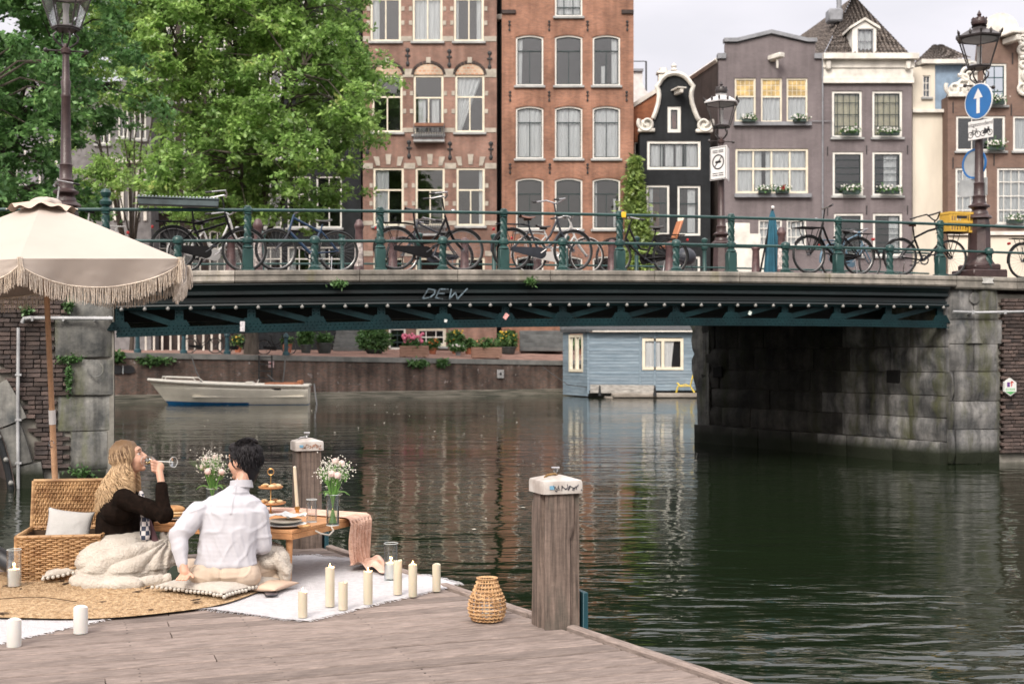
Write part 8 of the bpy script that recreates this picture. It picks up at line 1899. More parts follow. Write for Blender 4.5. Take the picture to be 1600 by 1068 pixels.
mb = MB(); mb.tube([(-.050 - .035*math.sin(a*.9) + .03*(1-math.cos(a)), -.06 - .035*math.sin(a), .215 - .085*math.sin(a*.8)) for a in np.linspace(0, math.pi, 22)], .0045, 6); mb.build('handle', M_rat, rl)
# phone and the black tube
ph = thing('phone', 'dark smartphone lying on the white rug beside the cushion', 'phone', D(423, 931) + Vector((0, 0, .014)), R(14)); mb = MB(); mb.box((0, 0, .004), (.075, .15, .008), bev=.003); mb.build('body', mat('phone_black', (.02, .02, .025), .15), ph); mb = MB(); mb.box((0, -.002, .0085), (.066, .135, .001)); mb.build('screen', mat('phone_screen', (.10, .09, .10), .08), ph)
tu = thing('black_tube', 'thick matt black tube reaching in from the left edge over the glass candle', 'tube', (0, 0, 0)); a, b_ = P(24, 885, 8.25), P(-150, 770, 8.6); mb = MB(); mb.tube([a, b_], .056, 20); mb.build('tube_body', mat('matt_black', (.012, .013, .015), .5), tu); mb = MB(); dv = (b_-a).normalized(); mb.tube([a - dv*.012, a + dv*.10], .061, 20); mb.build('end_collar', mat('black_collar', (.02, .022, .025), .35), tu)
# ------------------------------------------------------------------ parasol
M_canvas = mat('cream_canvas', (.43, .375, .33), .9, var=.03, scale=1.2, bump=.15, bscale=300); M_fr = mat('cotton_fringe', (.52, .44, .36), .95, col2=(.74, .66, .56), scale=60); M_pole = timber('parasol_pole_wood', (.40, .23, .13), (.54, .34, .21), (6, 6, 1), rough=.5, rand=0)
pfz = P(91, 768, 9.0); pole_b = Vector((X(92, 9.0), 9.0, DZ)); apex = P(66, 308, 8.72)
ps = thing('fringed_parasol', 'large cream fringed parasol on a wooden pole behind the hamper', 'parasol', pole_b)
ax_ = (apex - pole_b); mb = MB(); mb.tube([Vector((0, 0, 0)), ax_*.40], .021, 14); mb.build('lower_pole', M_pole, ps); mb = MB(); mb.tube([ax_*.40, ax_*.80], .019, 14); mb.build('middle_pole', M_pole, ps); mb = MB(); mb.tube([ax_*.80, ax_*.995], .012, 10); mb.build('upper_pole', M_chrome, ps)
mb = MB(); mb.tube([ax_*.388, ax_*.427], .0235, 14); mb.build('white_collar', M_signw, ps); mb = MB(); mb.tube([(ax_*.335) + Vector((.018*math.cos(a)-.005, -.026, .022*math.sin(a))) for a in np.linspace(0, 5.4, 12)], .002, 4); mb.build('pin_ring', M_chrome, ps)
mb = MB(); mb.lathe([(.20, 0), (.20, .05), (.05, .07), (.035, .25), (0, .25)], 20); mb.build('foot', M_trimgrey, ps)
RIM = []; HX = 6
cA, cB_ = P(30, 404, 7.66), P(281, 404, 8.30)      # the two front corners
ctr = Vector((X(66, 8.72)-.02, 8.72, 0)); RR = 1.08
base_ang = math.atan2(cB_.y - ctr.y, cB_.x - ctr.x)
tilt_x = (cB_.z - cA.z)/max(.3, (cB_ - cA).xy.length)
for k in range(HX):
    a = base_ang + k*math.pi/3; q = Vector((ctr.x + RR*math.cos(a), ctr.y + RR*math.sin(a), 0)); q.z = cA.z + tilt_x*((q - cA).xy.dot((cB_-cA).xy.normalized())); RIM.append(q)
RIM[0] = cB_; RIM[5] = cA
def lerp(a, b_, t): return a.lerp(b_, t)
for k in range(HX):
    A, B_ = RIM[k], RIM[(k+1) % HX]; top = apex - Vector((0, 0, .03))
    def f(u, v, A=A, B_=B_):
        e = lerp(A, B_, u); c = top.lerp(e, v); sagm = math.sin(math.pi*u)*v
        c = c + Vector((0, 0, -.012*sagm*(1-v)*2)); return tuple(c - pole_b)
    mb = MB(); mb.grid(f, 24, 20); mb.build('canopy_panel', M_canvas, ps, 180, fix=False)
    # valance: scalloped cloth hanging from the rim
    out = ((A+B_)/2 - ctr); out.z = 0; out.normalize()
    dep = lambda u: .022 + .155*math.sin(math.pi*u)**.62
    def g(u, v, A=A, B_=B_):
        e = lerp(A, B_, u); w = .010*math.sin(u*17)*v + .006*fbm((u*7, v*2, k), 2, 2)*v; return tuple(e + out*(-.055*v*math.sin(math.pi*u) + w) - Vector((0, 0, dep(u)*v)) - pole_b)
    mb = MB(); mb.grid(g, 48, 8); mb.build('valance', M_canvas, ps, 180, fix=False)
    mb = MB(); mb.tube([Vector(g(u, 1)) for u in np.linspace(0, 1, 60)], .005, 5); mb.build('fringe_braid', M_fr, ps)
    mb = MB(); n = int((B_-A).length/.0052); rs = random.Random(k)
    for i in range(n):
        u = (i + rs.random())/n; s = Vector(g(u, 1)); L_ = .105*rs.uniform(.85, 1.08); e = s + Vector((rs.gauss(0, .006), rs.gauss(0, .004), -L_)); mid = s.lerp(e, .5) + Vector((rs.gauss(0, .003), rs.gauss(0, .003), 0)); mb.tube([s, mid, e], .0021, 3, cap=False)
    mb.build('fringe', M_fr, ps, None, fix=False, kind='stuff')
    mb = MB(); mb.tube([top - pole_b - Vector((0, 0, .03)), A - pole_b - Vector((0, 0, .02))], .007, 6); mb.tube([ax_*.84, (top.lerp(A, .45)) - pole_b - Vector((0, 0, .03))], .005, 5); mb.build('rib', M_pole, ps)
    # corner pocket with hanging tassels
    mb = MB(); rs = random.Random(90+k)
    for i in range(26):
        s = A - pole_b + Vector((rs.gauss(0, .007), rs.gauss(0, .007), .01)); e = s + Vector((rs.gauss(.004, .008), rs.gauss(0, .008), -.17*rs.uniform(.8, 1.05))); mb.tube([s, s.lerp(e, .5) + Vector((rs.gauss(.006, .004), 0, 0)), e], .003, 3, cap=False)
    mb.build('corner_tassel', M_fr, ps, None, fix=False, kind='stuff')
# ruffled vent cap and folded top
def vf(u, v):
    a = 2*math.pi*u; r = .035 + (.185 + .012*math.sin(a*6))*v; z = -.035 - .045*v - .012*(1+math.sin(a*11))*v**3 + .012*math.sin(a*5+1)*v; return tuple(apex - pole_b + Vector((r*math.cos(a), r*math.sin(a), z + .01)))
mb = MB(); mb.grid(vf, 90, 12, closeu=True); mb.build('vent_cap', mat('peach_canvas', (.47, .37, .30), .9, var=.05), ps, 180, fix=False)
mb = MB()
def wf(u, v): a = 2*math.pi*u; r = .10*math.cos(v*1.5)*(1 + .10*math.sin(a*4)); return tuple(apex - pole_b + Vector((r*math.cos(a) + .02, r*math.sin(a), -.05 + .05*math.sin(v*1.57) + .008*math.sin(a*5)*(1-v))))
mb.grid(wf, 40, 8, closeu=True); mb.build('folded_top', M_canvas, ps, 180, fix=False)
# specks adrift on the canal
mb = MB(); rs = random.Random(77)
for _ in range(70):
    y = rs.uniform(14, 54); x = rs.uniform(-.26, .06)*y; r = rs.uniform(.012, .04); mb.lathe([(r, .006), (0, .012)], 6, c=(x, y, 0), cap=False)
tag(mb.build('floating_debris', mat('pale_petals', (.5, .47, .4), .8, var=.2), None, None, fix=False), 'pale specks and petals adrift on the canal water', 'debris', kind='stuff')
# ================================================================== the couple
def W(px, py, d): return P(px, py, d)
def sculpt(name, prims, mats, parent, voxel=.006, smooth=4, disp=None, paint=None, kind=None):
    """tapered limbs and ellipsoids grown together into one continuous surface"""
    mb = MB()
    for q in prims:
        if q[0] == 'c':      # tapered limb
            _, a, b_, r0, r1 = q[:5]; a, b_ = Vector(a), Vector(b_); n = max(3, int((b_-a).length/.02)); dv = (b_-a)
            pts = [a - dv.normalized()*r0*.9, a - dv.normalized()*r0*.55] + [a.lerp(b_, i/n) for i in range(n+1)] + [b_ + dv.normalized()*r1*.55, b_ + dv.normalized()*r1*.9]
            rr = [r0*.42, r0*.84] + [r0 + (r1-r0)*i/n for i in range(n+1)] + [r1*.84, r1*.42]; mb.tube(pts, rr, 14)
        else:
            _, c, r = q[:3]; rot = q[3] if len(q) > 3 else None; T_ = Matrix.Translation(c)
            if rot is not None: T_ = T_ @ Matrix.Rotation(rot[2], 4, 'Z') @ Matrix.Rotation(rot[1], 4, 'Y') @ Matrix.Rotation(rot[0], 4, 'X')
            mb.sphere((0, 0, 0), r, 18, T_)
    me = mb.mesh('tmp', mats, None); o = bpy.data.objects.new('tmp', me); COL.objects.link(o)
    m = o.modifiers.new('r', 'REMESH'); m.mode = 'VOXEL'; m.voxel_size = voxel
    s = o.modifiers.new('s', 'SMOOTH'); s.factor = .6; s.iterations = smooth
    dg = bpy.context.evaluated_depsgraph_get(); dg.update(); me2 = bpy.data.meshes.new_from_object(o.evaluated_get(dg), depsgraph=dg)
    bpy.data.objects.remove(o); bpy.data.meshes.remove(me)
    me2.name = name; me2.materials.clear()
    for k in (mats if isinstance(mats, (list, tuple)) else [mats]): me2.materials.append(k)
    if disp:
        nrm = [v.normal.copy() for v in me2.vertices]
        for v, n in zip(me2.vertices, nrm): v.co = v.co + n*disp(v.co, n)
    if paint:
        for p in me2.polygons: p.material_index = paint(p.center)
    else: me2.polygons.foreach_set('material_index', [0]*len(me2.polygons))
    me2.polygons.foreach_set('use_smooth', [True]*len(me2.polygons)); me2.update()
    return link(name, me2, parent, kind=kind)
M_skin = mat('skin', (.52, .30, .21), .5, var=.04, sss=.15, scale=6); M_lip = mat('lips', (.50, .22, .17), .5); M_browh = mat('eyebrow_hair', (.12, .06, .03), .8)
M_eye = mat('eye_white', (.6, .58, .55), .2); M_iris = mat('iris_dark', (.03, .02, .015), .2)
M_knit = mat('dark_brown_knit', (.006, .004, .003), 1, spec=.08, col2=(.013, .008, .006), scale=30, bump=.3, bscale=260)
M_shirt = mat('white_cotton_shirt', (.44, .44, .475), .8, var=.02, scale=3, bump=.08, bscale=300); M_khaki = mat('beige_chinos', (.46, .37, .29), .9, var=.04, scale=5, bump=.2, bscale=260)
M_fleece = mat('cream_fleece', (.46, .415, .36), .95, col2=(.55, .51, .45), scale=9, bump=.7, bscale=90)
def ridg(p, s, k=1.0): return 1 - abs(noise.noise(Vector(p)*s))*2*k
class Head:
    """local frame: +x face forward, +y left, +z up; origin mid-head"""
    def __init__(s, M): s.M = M
    def p(s, x, y, z): return s.M @ Vector((x, y, z))
    def prims(s):
        p = s.p; rot = s.M.to_euler(); rot = (rot.x, rot.y, rot.z)
        E = lambda c, r: ('e', p(*c), r, rot)
        L = [E((-.018, 0, .028), (.094, .074, .088)), E((.030, 0, -.030), (.062, .056, .082)), E((.034, 0, -.082), (.044, .042, .032)), E((.070, 0, -.098), (.020, .022, .017)), E((.072, 0, .034), (.020, .048, .026)),
             ('c', p(.090, 0, .012), p(.110, 0, -.022), .008, .0125), E((.106, 0, -.030), (.013, .015, .009)), E((.089, 0, -.055), (.013, .021, .007)), E((.086, 0, -.068), (.013, .019, .008)), E((.052, .032, -.036), (.032, .022, .032)), E((.052, -.032, -.036), (.032, .022, .032))]
        for sy in (-1, 1): L += [E((-.004, sy*.074, -.012), (.019, .009, .031)), E((.006, sy*.077, -.008), (.010, .010, .022))]
        return L
    def paint(s, c):
        q = s.M.inverted() @ c
        if q.x > .078 and abs(q.y) < .024 and -.078 < q.z < -.048: return 1
        if q.x > .068 and .012 < abs(q.y) < .048 and .030 < q.z < .040: return 2
        return 0
    def eyes(s, par):
        for sy in (-1, 1):
            mb = MB(); mb.sphere(s.p(.0735, sy*.031, .008), .0100, 12); e = mb.build('eye', M_eye, par, 180)
            mb = MB(); mb.sphere(s.p(.0785, sy*.0325, .007), .0062, 10); mb.build('iris', M_iris, e, 180)
            mb = MB(); mb.tube([s.p(.079, sy*.018, .012), s.p(.087, sy*.031, .018), s.p(.076, sy*.046, .012)], [.002, .003, .002], 5); mb.build('eyelid', M_browh, par)
# ---------------- woman, sitting side-on, drinking
wo = thing('person', 'woman with long wavy blonde hair in dark brown top, drinking from a stemmed glass', 'person', W(195, 905, 8.45)); wo.location.z = DZ; Lw = lambda v: Vector(v) - wo.location
def wp(px, py, d=8.45): return Lw(W(px, py, d))
Hw = Head(Matrix.Translation(wp(202, 714, 8.42)) @ Matrix.Rotation(R(6), 4, 'Z') @ Matrix.Rotation(R(-14), 4, 'Y') @ Matrix.Scale(.94, 4))
sh_n, sh_f = wp(190, 778, 8.27), wp(200, 775, 8.60); elb, wri = wp(256, 803, 8.20), wp(252, 754, 8.24); hand = wp(248, 731, 8.27)
bodyw = Hw.prims() + [('c', Hw.p(-.02, 0, -.07), wp(193, 772, 8.43), .052, .058), ('e', wp(193, 800), (.10, .17, .10)), ('c', wp(190, 800), wp(182, 868), .12, .13), ('e', wp(188, 885), (.17, .19, .11)),
    ('c', sh_n, elb, .048, .038), ('c', elb, wri, .036, .024), ('c', sh_f, wp(232, 812, 8.7), .046, .036), ('c', wp(232, 812, 8.7), wp(262, 822, 8.6), .034, .024), ('e', hand, (.034, .020, .042), (0, .5, .2))]
# fingers curl round the glass bowl and stem
for k in range(4):
    a = hand + Vector((-.014 + .004*k, -.012, .034 - .020*k)); b_ = a + Vector((-.020 - .002*k, -.026, .014)); c = b_ + Vector((-.012, .022, .010)); 
    bodyw += [('c', a, b_, .0095, .0085), ('c', b_, c, .0085, .0072)]
bodyw += [('c', hand + Vector((.0, .012, .0)), hand + Vector((-.012, .030, .034)), .011, .009), ('c', hand + Vector((-.012, .030, .034)), hand + Vector((-.036, .020, .048)), .009, .0075), ('c', wri, hand, .024, .024)]
sculpt('body', bodyw, [M_skin, M_lip, M_browh], wo, .0042, 3, paint=Hw.paint); Hw.eyes(wo)
def wrk(a, s=14, seed=0):
    def f(co, n):
        q = Vector((co.x*s*1.0 + seed, co.y*s, co.z*s*.55)); v = noise.noise(q)*.6 + noise.noise(q*2.1)*.3; r = 1 - abs(noise.noise(q*.8 + Vector((5, 5, 5))))*2.4
        return a*(v + max(0, r)*.9 - .4)
    return f
knit = [('c', wp(192, 786, 8.43), wp(186, 812), .115, .150), ('e', wp(190, 795, 8.42), (.125, .205, .105)), ('c', wp(186, 812), wp(183, 866), .150, .160), ('e', wp(192, 778, 8.43), (.10, .17, .055)), ('c', sh_n, elb, .064, .054), ('c', elb, wp(252, 758, 8.235), .050, .033), ('e', elb, (.060, .055, .060)), ('c', sh_f, wp(232, 812, 8.7), .064, .052), ('c', wp(232, 812, 8.7), wp(256, 820, 8.62), .050, .036)]
sculpt('top', knit, M_knit, wo, .0055, 4, disp=wrk(.008, 11))
m_pl, nt, b = _new('plaid'); ck = nt.nodes.new('ShaderNodeTexChecker'); ck.inputs['Scale'].default_value = 34; ck.inputs[1].default_value = (.02, .03, .06, 1); ck.inputs[2].default_value = (.55, .52, .52, 1); tcc = nt.nodes.new('ShaderNodeTexCoord'); nt.links.new(tcc.outputs['Object'], ck.inputs[0]); nt.links.new(ck.outputs[0], b.inputs[0])
sculpt('plaid_scarf', [('c', wp(226, 800, 8.36), wp(227, 838, 8.34), .028, .034), ('c', wp(220, 770, 8.38), wp(226, 800, 8.36), .018, .026)], m_pl, wo, .006, 2)
sculpt('plum_jacket_hem', [('c', wp(232, 815, 8.42), wp(243, 848, 8.36), .020, .026)], mat('plum_cloth', (.06, .025, .03), .9), wo, .006, 2)
# hair: wavy locks from the parting down the back
def gradmat(name, c0, c1, z0, z1, rough=.45):
    m, nt, b = _new(name); N = nt.nodes; L = nt.links; g = N.new('ShaderNodeTexCoord'); sp = N.new('ShaderNodeSeparateXYZ'); L.new(g.outputs['Object'], sp.inputs[0]); mr = N.new('ShaderNodeMapRange'); mr.inputs[1].default_value = z0; mr.inputs[2].default_value = z1; L.new(sp.outputs[2], mr.inputs[0])
    ge = N.new('ShaderNodeNewGeometry'); ad = N.new('ShaderNodeMath'); ad.operation = 'MULTIPLY_ADD'; ad.inputs[1].default_value = .9; L.new(ge.outputs['Random Per Island'], ad.inputs[0]); sb = N.new('ShaderNodeMath'); sb.operation = 'SUBTRACT'; sb.inputs[1].default_value = .45; L.new(mr.outputs[0], ad.inputs[2]); L.new(ad.outputs[0], sb.inputs[0])
    rp = N.new('ShaderNodeValToRGB'); rp.color_ramp.elements[0].color = (*c0, 1); rp.color_ramp.elements[1].color = (*c1, 1); L.new(sb.outputs[0], rp.inputs[0]); L.new(rp.outputs[0], b.inputs[0]); b.inputs['Roughness'].default_value = rough; b.inputs['Specular IOR Level'].default_value = .2; return m
zh = Hw.p(0, 0, 0).z
M_blond = gradmat('blonde_hair', (.56, .40, .24), (.10, .055, .03), zh - .15, zh + .09)
mb = MB(); rs = random.Random(12)
for k in range(1000):
    th = rs.uniform(-1, 1)*math.pi*.70; th_ = math.pi + th; up = rs.uniform(.05, 1)   # th_: direction around the head away from the face
    side = math.sin(th_); back = math.cos(th_)
    rx, ry = .106, .086; z0 = .035 + .085*up; rad = math.sqrt(max(0, 1 - ((z0-.028)/.100)**2))
    s = Hw.p(-.018 + rx*back*rad, ry*side*rad, z0); wv_ = rs.uniform(.8, 1.5); ph = round(rs.uniform(0, 6.28)) + side*1.5 + rs.uniform(-.3, .3); pts = [Hw.p(.02*(1-up), .01*side, .118), s]
    L_ = rs.uniform(.15, .28) + .03*(-back); n = 16
    e0 = Hw.p(-.018 + rx*.98*back, ry*1.18*side, -.03)
    if back > .2: e0 = Hw.p(.010, ry*1.05*side, -.05)
    pts.append(s.lerp(e0, .35) + (s - Hw.p(-.018, 0, .02))*.10 + Vector((math.cos(ph), math.sin(ph), 0))*.006); pts.append(s.lerp(e0, .7) + (s - Hw.p(-.018, 0, .02))*.10 + Vector((math.cos(ph+1.5), math.sin(ph+1.5), 0))*.010); pts.append(e0)
    for i in range(1, n+1):
        u = i/n; q = e0 + Vector((-(.025*u + .03*u*u)*(.15 if back > -.15 else 1), 0, -L_*u)); q += Vector((math.cos(ph + u*10*wv_), math.sin(ph + u*10*wv_), 0))*.026*min(1, u*2.2); q.y += side*.025*u; q.x += .04*back*u; pts.append(q)
    r0 = rs.uniform(.0018, .0038); mb.tube(pts, [r0*.8]*3 + [r0]*(len(pts)-8) + [r0*.9, r0*.75, r0*.55, r0*.35, r0*.15], 4, cap=False)
mb.build('hair', M_blond, wo, 180, fix=False)
sculpt('hair_cap', [('e', Hw.p(-.026, 0, .036), (.100, .083, .094), tuple(Hw.M.to_euler())), ('e', Hw.p(-.055, 0, -.03), (.065, .078, .085)), ('c', Hw.p(-.06, 0, -.06), Hw.p(-.09, 0, -.17), .07, .05)], M_blond, wo, .006, 3, disp=wrk(.006, 22))
wgl = thing('wine_glass', 'stemmed glass of pale wine tipped at the lips of the blonde woman', 'wine glass', W(225, 719, 8.38)); gd = (W(271, 721.5, 8.24) - W(225, 719, 8.38)); q_ = gd.to_track_quat('Z', 'Y'); wgl.rotation_mode = 'QUATERNION'; wgl.rotation_quaternion = q_; GL = gd.length
mb = MB(); mb.lathe([(.026, 0), (.031, .02), (.034, .045), (.031, .070), (.018, .092), (.006, .102), (.0038, .112), (.0036, GL - .012), (.010, GL-.006), (.034, GL-.001), (.034, GL)], 28, cap=False); mb.build('glass', M_glassclear, wgl, 60, fix=False)
mb = MB(); mb.tube([(.034*math.cos(a), .034*math.sin(a), GL) for a in np.linspace(0, 6.283, 28, endpoint=False)], .0014, 5, closed=True); mb.tube([(.026*math.cos(a), .026*math.sin(a), 0) for a in np.linspace(0, 6.283, 24, endpoint=False)], .0012, 5, closed=True); mb.tube([(0, 0, .104), (0, 0, GL-.004)], .003, 8); mb.build('rim_and_stem', mat('glass_edge_bright', (.7, .72, .7), .1), wgl)
mb = MB(); ga = Matrix(q_.to_matrix().to_4x4()).inverted() @ Vector((0, 0, -1)); gx = ga.x; gy = ga.y; gn = math.hypot(gx, gy); gx /= gn; gy /= gn
mb.lathe([(.004, .003), (.027, .02), (.031, .045), (.027, .070), (.012, .092), (0, .098)], 20); mb.v = [(lambda s_: (x + gx*min(0, s_)*0 - gx*min(0, s_), y - gy*min(0, s_), z))(x*gx + y*gy - .004) if (x*gx + y*gy) < .004 else (x, y, z) for x, y, z in mb.v]; mb.build('wine', glassmat('pale_wine', tint=(.93, .80, .50), refl=.08), wgl, 60)
# her blanket: one heavy heap of folds with fur
bl = thing('fleece_blanket', 'cream fluffy fleece blanket heaped round the legs of the woman', 'blanket', W(195, 905, 8.3)); bl.location.z = DZ; Lb_ = lambda px, py, d: Vector(W(px, py, d)) - bl.location
B_ = lambda px, py, d=8.25: Lb_(px, py, d)
pr = [('e', B_(186, 884, 8.30), (.290, .25, .19)), ('e', B_(230, 884, 8.36), (.185, .21, .18)), ('e', B_(190, 853, 8.45), (.22, .22, .11)), ('e', B_(150, 905, 8.35), (.17, .20, .09)), ('e', B_(262, 868, 8.5), (.10, .2, .15))]
for seg in (((122, 926, 8.05), (170, 921, 8.02), (225, 918, 8.04), (262, 905, 8.12)), ((138, 932, 7.97), (180, 930, 7.95), (215, 926, 7.97)), ((118, 915, 8.12), (150, 912, 8.08), (200, 912, 8.1))):
    for a, b_ in zip(seg, seg[1:]): pr.append(('c', Vector((B_(*a).x, B_(*a).y, max(.035, B_(*a).z))), Vector((B_(*b_).x, B_(*b_).y, max(.035, B_(*b_).z))), .040, .038))
tie = B_(246, 852, 8.15)
def fleece(co, n):
    v = co - tie; ph_ = math.atan2(v.z, -v.x) if v.x < .02 else 3.6 - v.x*9; w = abs(math.sin(ph_*5.2 + 2.2*noise.noise(co*3.5) + v.length*1.5))
    return (.030*w**.75 - .012)*min(1, v.length/.10)*(1 if co.z > .09 else .3) + .0015*noise.noise(co*60)
ob = sculpt('blanket_cloth', pr, M_fleece, bl, .007, 5, disp=fleece)
def fur(src, par, n, L_, seed, m):
    me = src.data; rs = np.random.RandomState(seed); nf = len(me.polygons); idx = rs.randint(0, nf, n); c = np.empty(nf*3); me.polygons.foreach_get('center', c); c = c.reshape(-1, 3)[idx]; nn = np.empty(nf*3); me.polygons.foreach_get('normal', nn); nn = nn.reshape(-1, 3)[idx]
    c = c + rs.normal(0, .003, c.shape); d = nn + rs.normal(0, .55, c.shape) + np.array([0, 0, -.35]); d /= np.linalg.norm(d, axis=1)[:, None]; s = np.cross(d, rs.normal(0, 1, c.shape)); s /= np.linalg.norm(s, axis=1)[:, None]; Ls = L_*rs.uniform(.5, 1.2, (n, 1)); v = np.stack([c - s*.0011, c + s*.0011, c + d*Ls], 1).reshape(-1, 3)
    fm = bpy.data.meshes.new('fur'); fm.vertices.add(3*n); fm.vertices.foreach_set('co', v.reshape(-1)); fm.loops.add(3*n); fm.loops.foreach_set('vertex_index', np.arange(3*n)); fm.polygons.add(n); fm.polygons.foreach_set('loop_start', np.arange(n)*3); fm.polygons.foreach_set('loop_total', np.full(n, 3)); fm.materials.append(m); fm.update(); return link('fur', fm, par, kind='stuff')
fur(ob, bl, 26000, .0045, 3, M_fleece)
# ---------------- man, sitting with his back to us, head turned left
ma = thing('person', 'man with short black hair in white shirt and beige trousers seen from behind', 'person', W(352, 925, 7.85)); ma.location.z = DZ; Lm = lambda px, py, d: Vector(W(px, py, d)) - ma.location
Hm = Head(Matrix.Translation(Lm(380, 720, 8.0)) @ Matrix.Rotation(R(152), 4, 'Z') @ Matrix.Rotation(R(4), 4, 'Y') @ Matrix.Scale(.98, 4))
sL, eL, wL, hL = Lm(309, 799, 7.84), Lm(279, 836, 7.76), Lm(285, 878, 7.70), Lm(289, 894, 7.68); sR, eR, wR = Lm(403, 801, 7.90), Lm(411, 852, 7.92), Lm(398, 866, 8.2)
bodym = Hm.prims() + [('c', Hm.p(-.025, 0, -.06), Lm(372, 772, 7.93), .050, .045), ('c', Lm(360, 818, 7.9), Lm(354, 870, 7.85), .095, .09), ('e', Lm(352, 890, 7.88), (.15, .12, .09)), ('c', sL, eL, .05, .04), ('c', eL, wL, .038, .027), ('c', sR, eR, .05, .04), ('c', eR, wR, .038, .027), ('c', wR, Lm(390, 866, 8.36), .026, .024), ('c', wL, hL, .026, .028), ('c', Lm(318, 800, 7.87), Lm(396, 802, 7.92), .035, .035), ('c', Lm(350, 895, 7.95), Lm(300, 893, 8.25), .07, .06), ('c', Lm(370, 892, 7.95), Lm(430, 888, 8.15), .07, .06)]
for k in range(4):
    a = hL + Vector((-.022 + .015*k, -.004, -.012)); b_ = a + Vector((-.010 + .004*k, -.030, -.016)); c = b_ + Vector((-.004, -.022, -.006)); bodym += [('c', a, b_, .0098, .009), ('c', b_, c, .009, .0078)]
bodym += [('c', hL + Vector((.02, 0, 0)), hL + Vector((.045, -.010, -.014)), .011, .009), ('c', hL + Vector((.045, -.010, -.014)), hL + Vector((.055, -.03, -.024)), .009, .008)]
sculpt('body', bodym, [M_skin, M_lip, M_browh], ma, .0045, 3, paint=Hm.paint); Hm.eyes(ma)
ch_ = [('e', Lm(361 - 8*i/11, 801 + 77*i/11, 7.88 - .03*i/11), (.198 - .016*math.sin(i/11*2.6) + .004*i/11, .120 + .012*i/11, .068)) for i in range(12)] + [ ('c', Lm(318, 796, 7.87), Lm(398, 798, 7.9), .060, .060), ('c', Lm(335, 787, 7.88), Lm(388, 785, 7.92), .056, .056), ('c', Lm(342, 783, 7.89), Lm(370, 768, 7.93), .05, .058), ('e', Lm(362, 790, 7.89), (.155, .11, .075)), ('e', Lm(385, 790, 7.91), (.10, .10, .07)), ('c', Lm(372, 768, 7.93), Lm(376, 761, 7.95), .072, .064),
      ('c', sL, eL, .072, .062), ('e', eL, (.064, .062, .064)), ('c', eL, Lm(284, 873, 7.71), .058, .041), ('c', Lm(284, 873, 7.71), Lm(285, 880, 7.70), .040, .037), ('c', sR, eR, .072, .058), ('c', eR, wR, .056, .038)]
def shirtw(co, n):
    q = Vector((co.x, co.y, co.z)); a = noise.noise(Vector((q.x*7 + q.z*5, q.y*6, q.z*9 - q.x*5))); r = max(0, 1 - abs(noise.noise(Vector((q.x*6 - q.z*7, q.y*5, q.z*6 + q.x*4)) + Vector((3, 3, 3))))*5); r2 = max(0, 1 - abs(noise.noise(Vector((q.x*10 + q.z*4, q.y*8, q.z*3.5)) + Vector((8, 1, 2))))*6)
    return .006*a + .005*r + .004*r2 - .004 + .010*math.exp(-((q.x - .055 - .03*(q.z-.6))/.006)**2)*(1 if .50 < q.z < .78 else 0)
sculpt('shirt', ch_, M_shirt, ma, .0058, 12, disp=shirtw)
cr0 = Lm(377, 758, 7.95); mb = MB()
mb.grid(lambda u, v: (cr0.x + (.068 + .006*v)*math.cos(2*math.pi*u) , cr0.y + (.066 + .006*v)*math.sin(2*math.pi*u), cr0.z + .030 - .045*v + .012*math.sin(2*math.pi*u + 2.9)), 40, 4, closeu=True); mb.build('collar', M_shirt, ma, 180, fix=False)
trs = [('e', Lm(352, 893, 7.84), (.188, .135, .085)), ('e', Lm(322, 898, 7.82), (.098, .115, .088)), ('e', Lm(383, 898, 7.84), (.098, .115, .088)), ('c', Lm(375, 893, 7.92), Lm(436, 887, 8.12), .092, .074), ('c', Lm(436, 888, 8.14), Lm(400, 905, 8.35), .07, .05), ('c', Lm(326, 893, 7.95), Lm(290, 892, 8.24), .088, .074), ('c', Lm(290, 892, 8.26), Lm(350, 905, 8.4), .068, .05), ('c', Lm(432, 905, 8.02), Lm(446, 905, 8.1), .035, .03)]
sculpt('trousers', trs, M_khaki, ma, .0062, 3, disp=lambda co, n: .006*noise.noise(co*11) + .005*max(0, 1-abs(noise.noise(co*8))*6) - .010*math.exp(-((co.x-.0)/.007)**2)*(n.y < -.3))
sculpt('pocket_seam', [('c', Lm(297, 886, 7.72), Lm(296, 905, 7.73), .004, .004), ('c', Lm(297, 886, 7.72), Lm(306, 882, 7.70), .004, .004)], M_khaki, ma, .003, 1)
zm = Hm.p(0, 0, 0).z; M_bhair = gradmat('black_hair', (.008, .008, .010), (.020, .018, .020), zm - .1, zm + .12, .5)
e3 = tuple(Hm.M.to_euler())
sculpt('hair_cap', [('e', Hm.p(-.024, 0, .040), (.098, .081, .090), e3), ('e', Hm.p(-.062, 0, -.015), (.055, .070, .072), e3), ('e', Hm.p(.040, 0, .088), (.055, .060, .036), e3), ('c', Hm.p(-.07, 0, -.06), Hm.p(-.055, 0, -.105), .046, .036)], M_bhair, ma, .005, 2, disp=wrk(.003, 30))
mb = MB(); rs = random.Random(3)
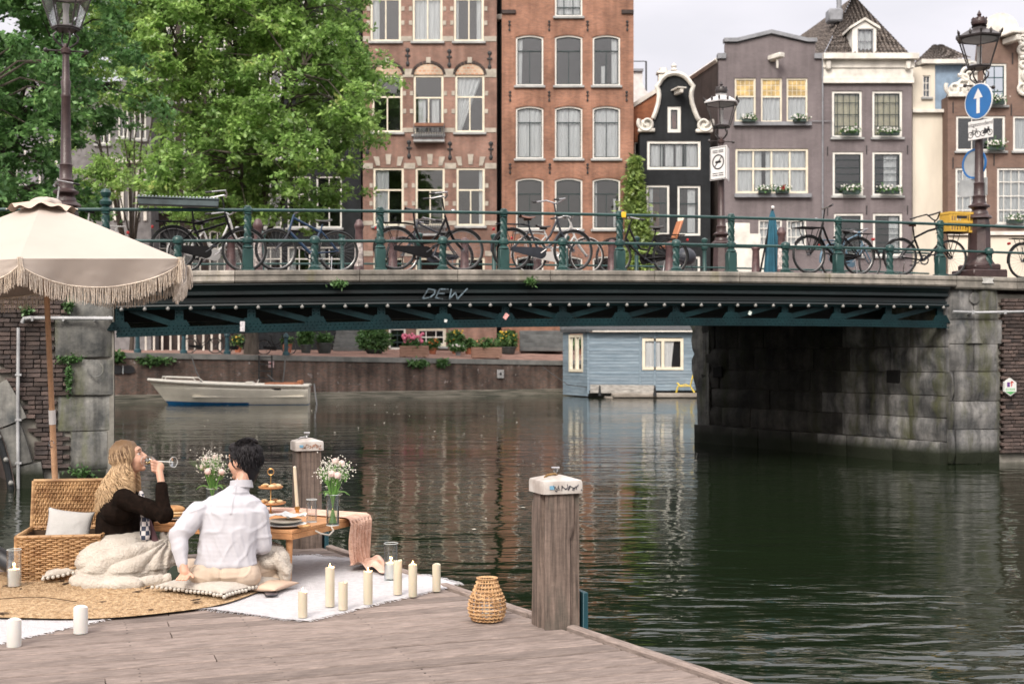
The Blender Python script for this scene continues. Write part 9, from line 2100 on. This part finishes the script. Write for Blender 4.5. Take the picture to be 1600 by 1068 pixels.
for k in range(900):
    th = rs.uniform(-1, 1)*math.pi*.78 + math.pi; el = rs.uniform(-.75, 1.5); c_ = math.cos(el); n0 = Vector((math.cos(th)*c_, math.sin(th)*c_, math.sin(el))); b0 = Vector((-.024 + .100*n0.x, .082*n0.y, .036 + .096*n0.z))
    if b0.z < -.02 and b0.x > -.03: continue
    fl = Vector((-.4 - .2*rs.random(), .3*rs.uniform(-1, 1) + .3*n0.y, -1.0 if el < .7 else .15)); pts = []; L_ = rs.uniform(.022, .042)
    for i in range(5): u = i/4; pts.append(Hm.p(*(b0 + fl*L_*u + n0*(.006 + .012*u*(1-u) - (.006 if el < .5 else -.006)*u))))
    mb.tube(pts, [.003, .0034, .003, .002, .0006], 3, cap=False)
mb.build('hair', M_bhair, ma, 180, fix=False)
# blanket over his right knee, dark green cloth between the two
kb = thing('knee_blanket', 'cream fleece blanket draped over the right knee of the man', 'blanket', W(428, 915, 8.05)); kb.location.z = DZ; K_ = lambda px, py, d: Vector(W(px, py, d)) - kb.location
pr = [('e', K_(424, 872, 8.08), (.105, .15, .075)), ('c', K_(410, 862, 8.05), K_(440, 872, 8.05), .045, .05), ('c', K_(440, 872, 8.02), K_(446, 902, 8.0), .045, .036), ('c', K_(430, 868, 7.97), K_(447, 890, 7.97), .032, .032), ('c', K_(404, 858, 8.2), K_(430, 862, 8.3), .06, .06), ('c', K_(448, 885, 8.06), K_(440, 912, 8.02), .03, .02)]
ok_ = sculpt('blanket_cloth', pr, M_fleece, kb, .007, 3, disp=lambda co, n: .008*noise.noise(co*16) + .006*max(0, 1-abs(noise.noise(Vector((co.x*18 + co.z*10, co.y*10, co.z*4))))*4)); fur(ok_, kb, 12000, .006, 5, M_fleece)
gc = thing('dark_green_bundle', 'dark green cloth bundled on the mat between woman and man', 'bundle', W(280, 915, 8.15)); gc.location.z = DZ; G__ = lambda px, py, d: Vector(W(px, py, d)) - gc.location
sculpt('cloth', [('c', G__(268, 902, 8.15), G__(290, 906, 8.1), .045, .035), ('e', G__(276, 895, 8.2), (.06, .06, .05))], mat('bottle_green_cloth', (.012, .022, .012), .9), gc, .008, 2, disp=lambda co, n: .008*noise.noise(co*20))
print('objects', len(bpy.data.objects))
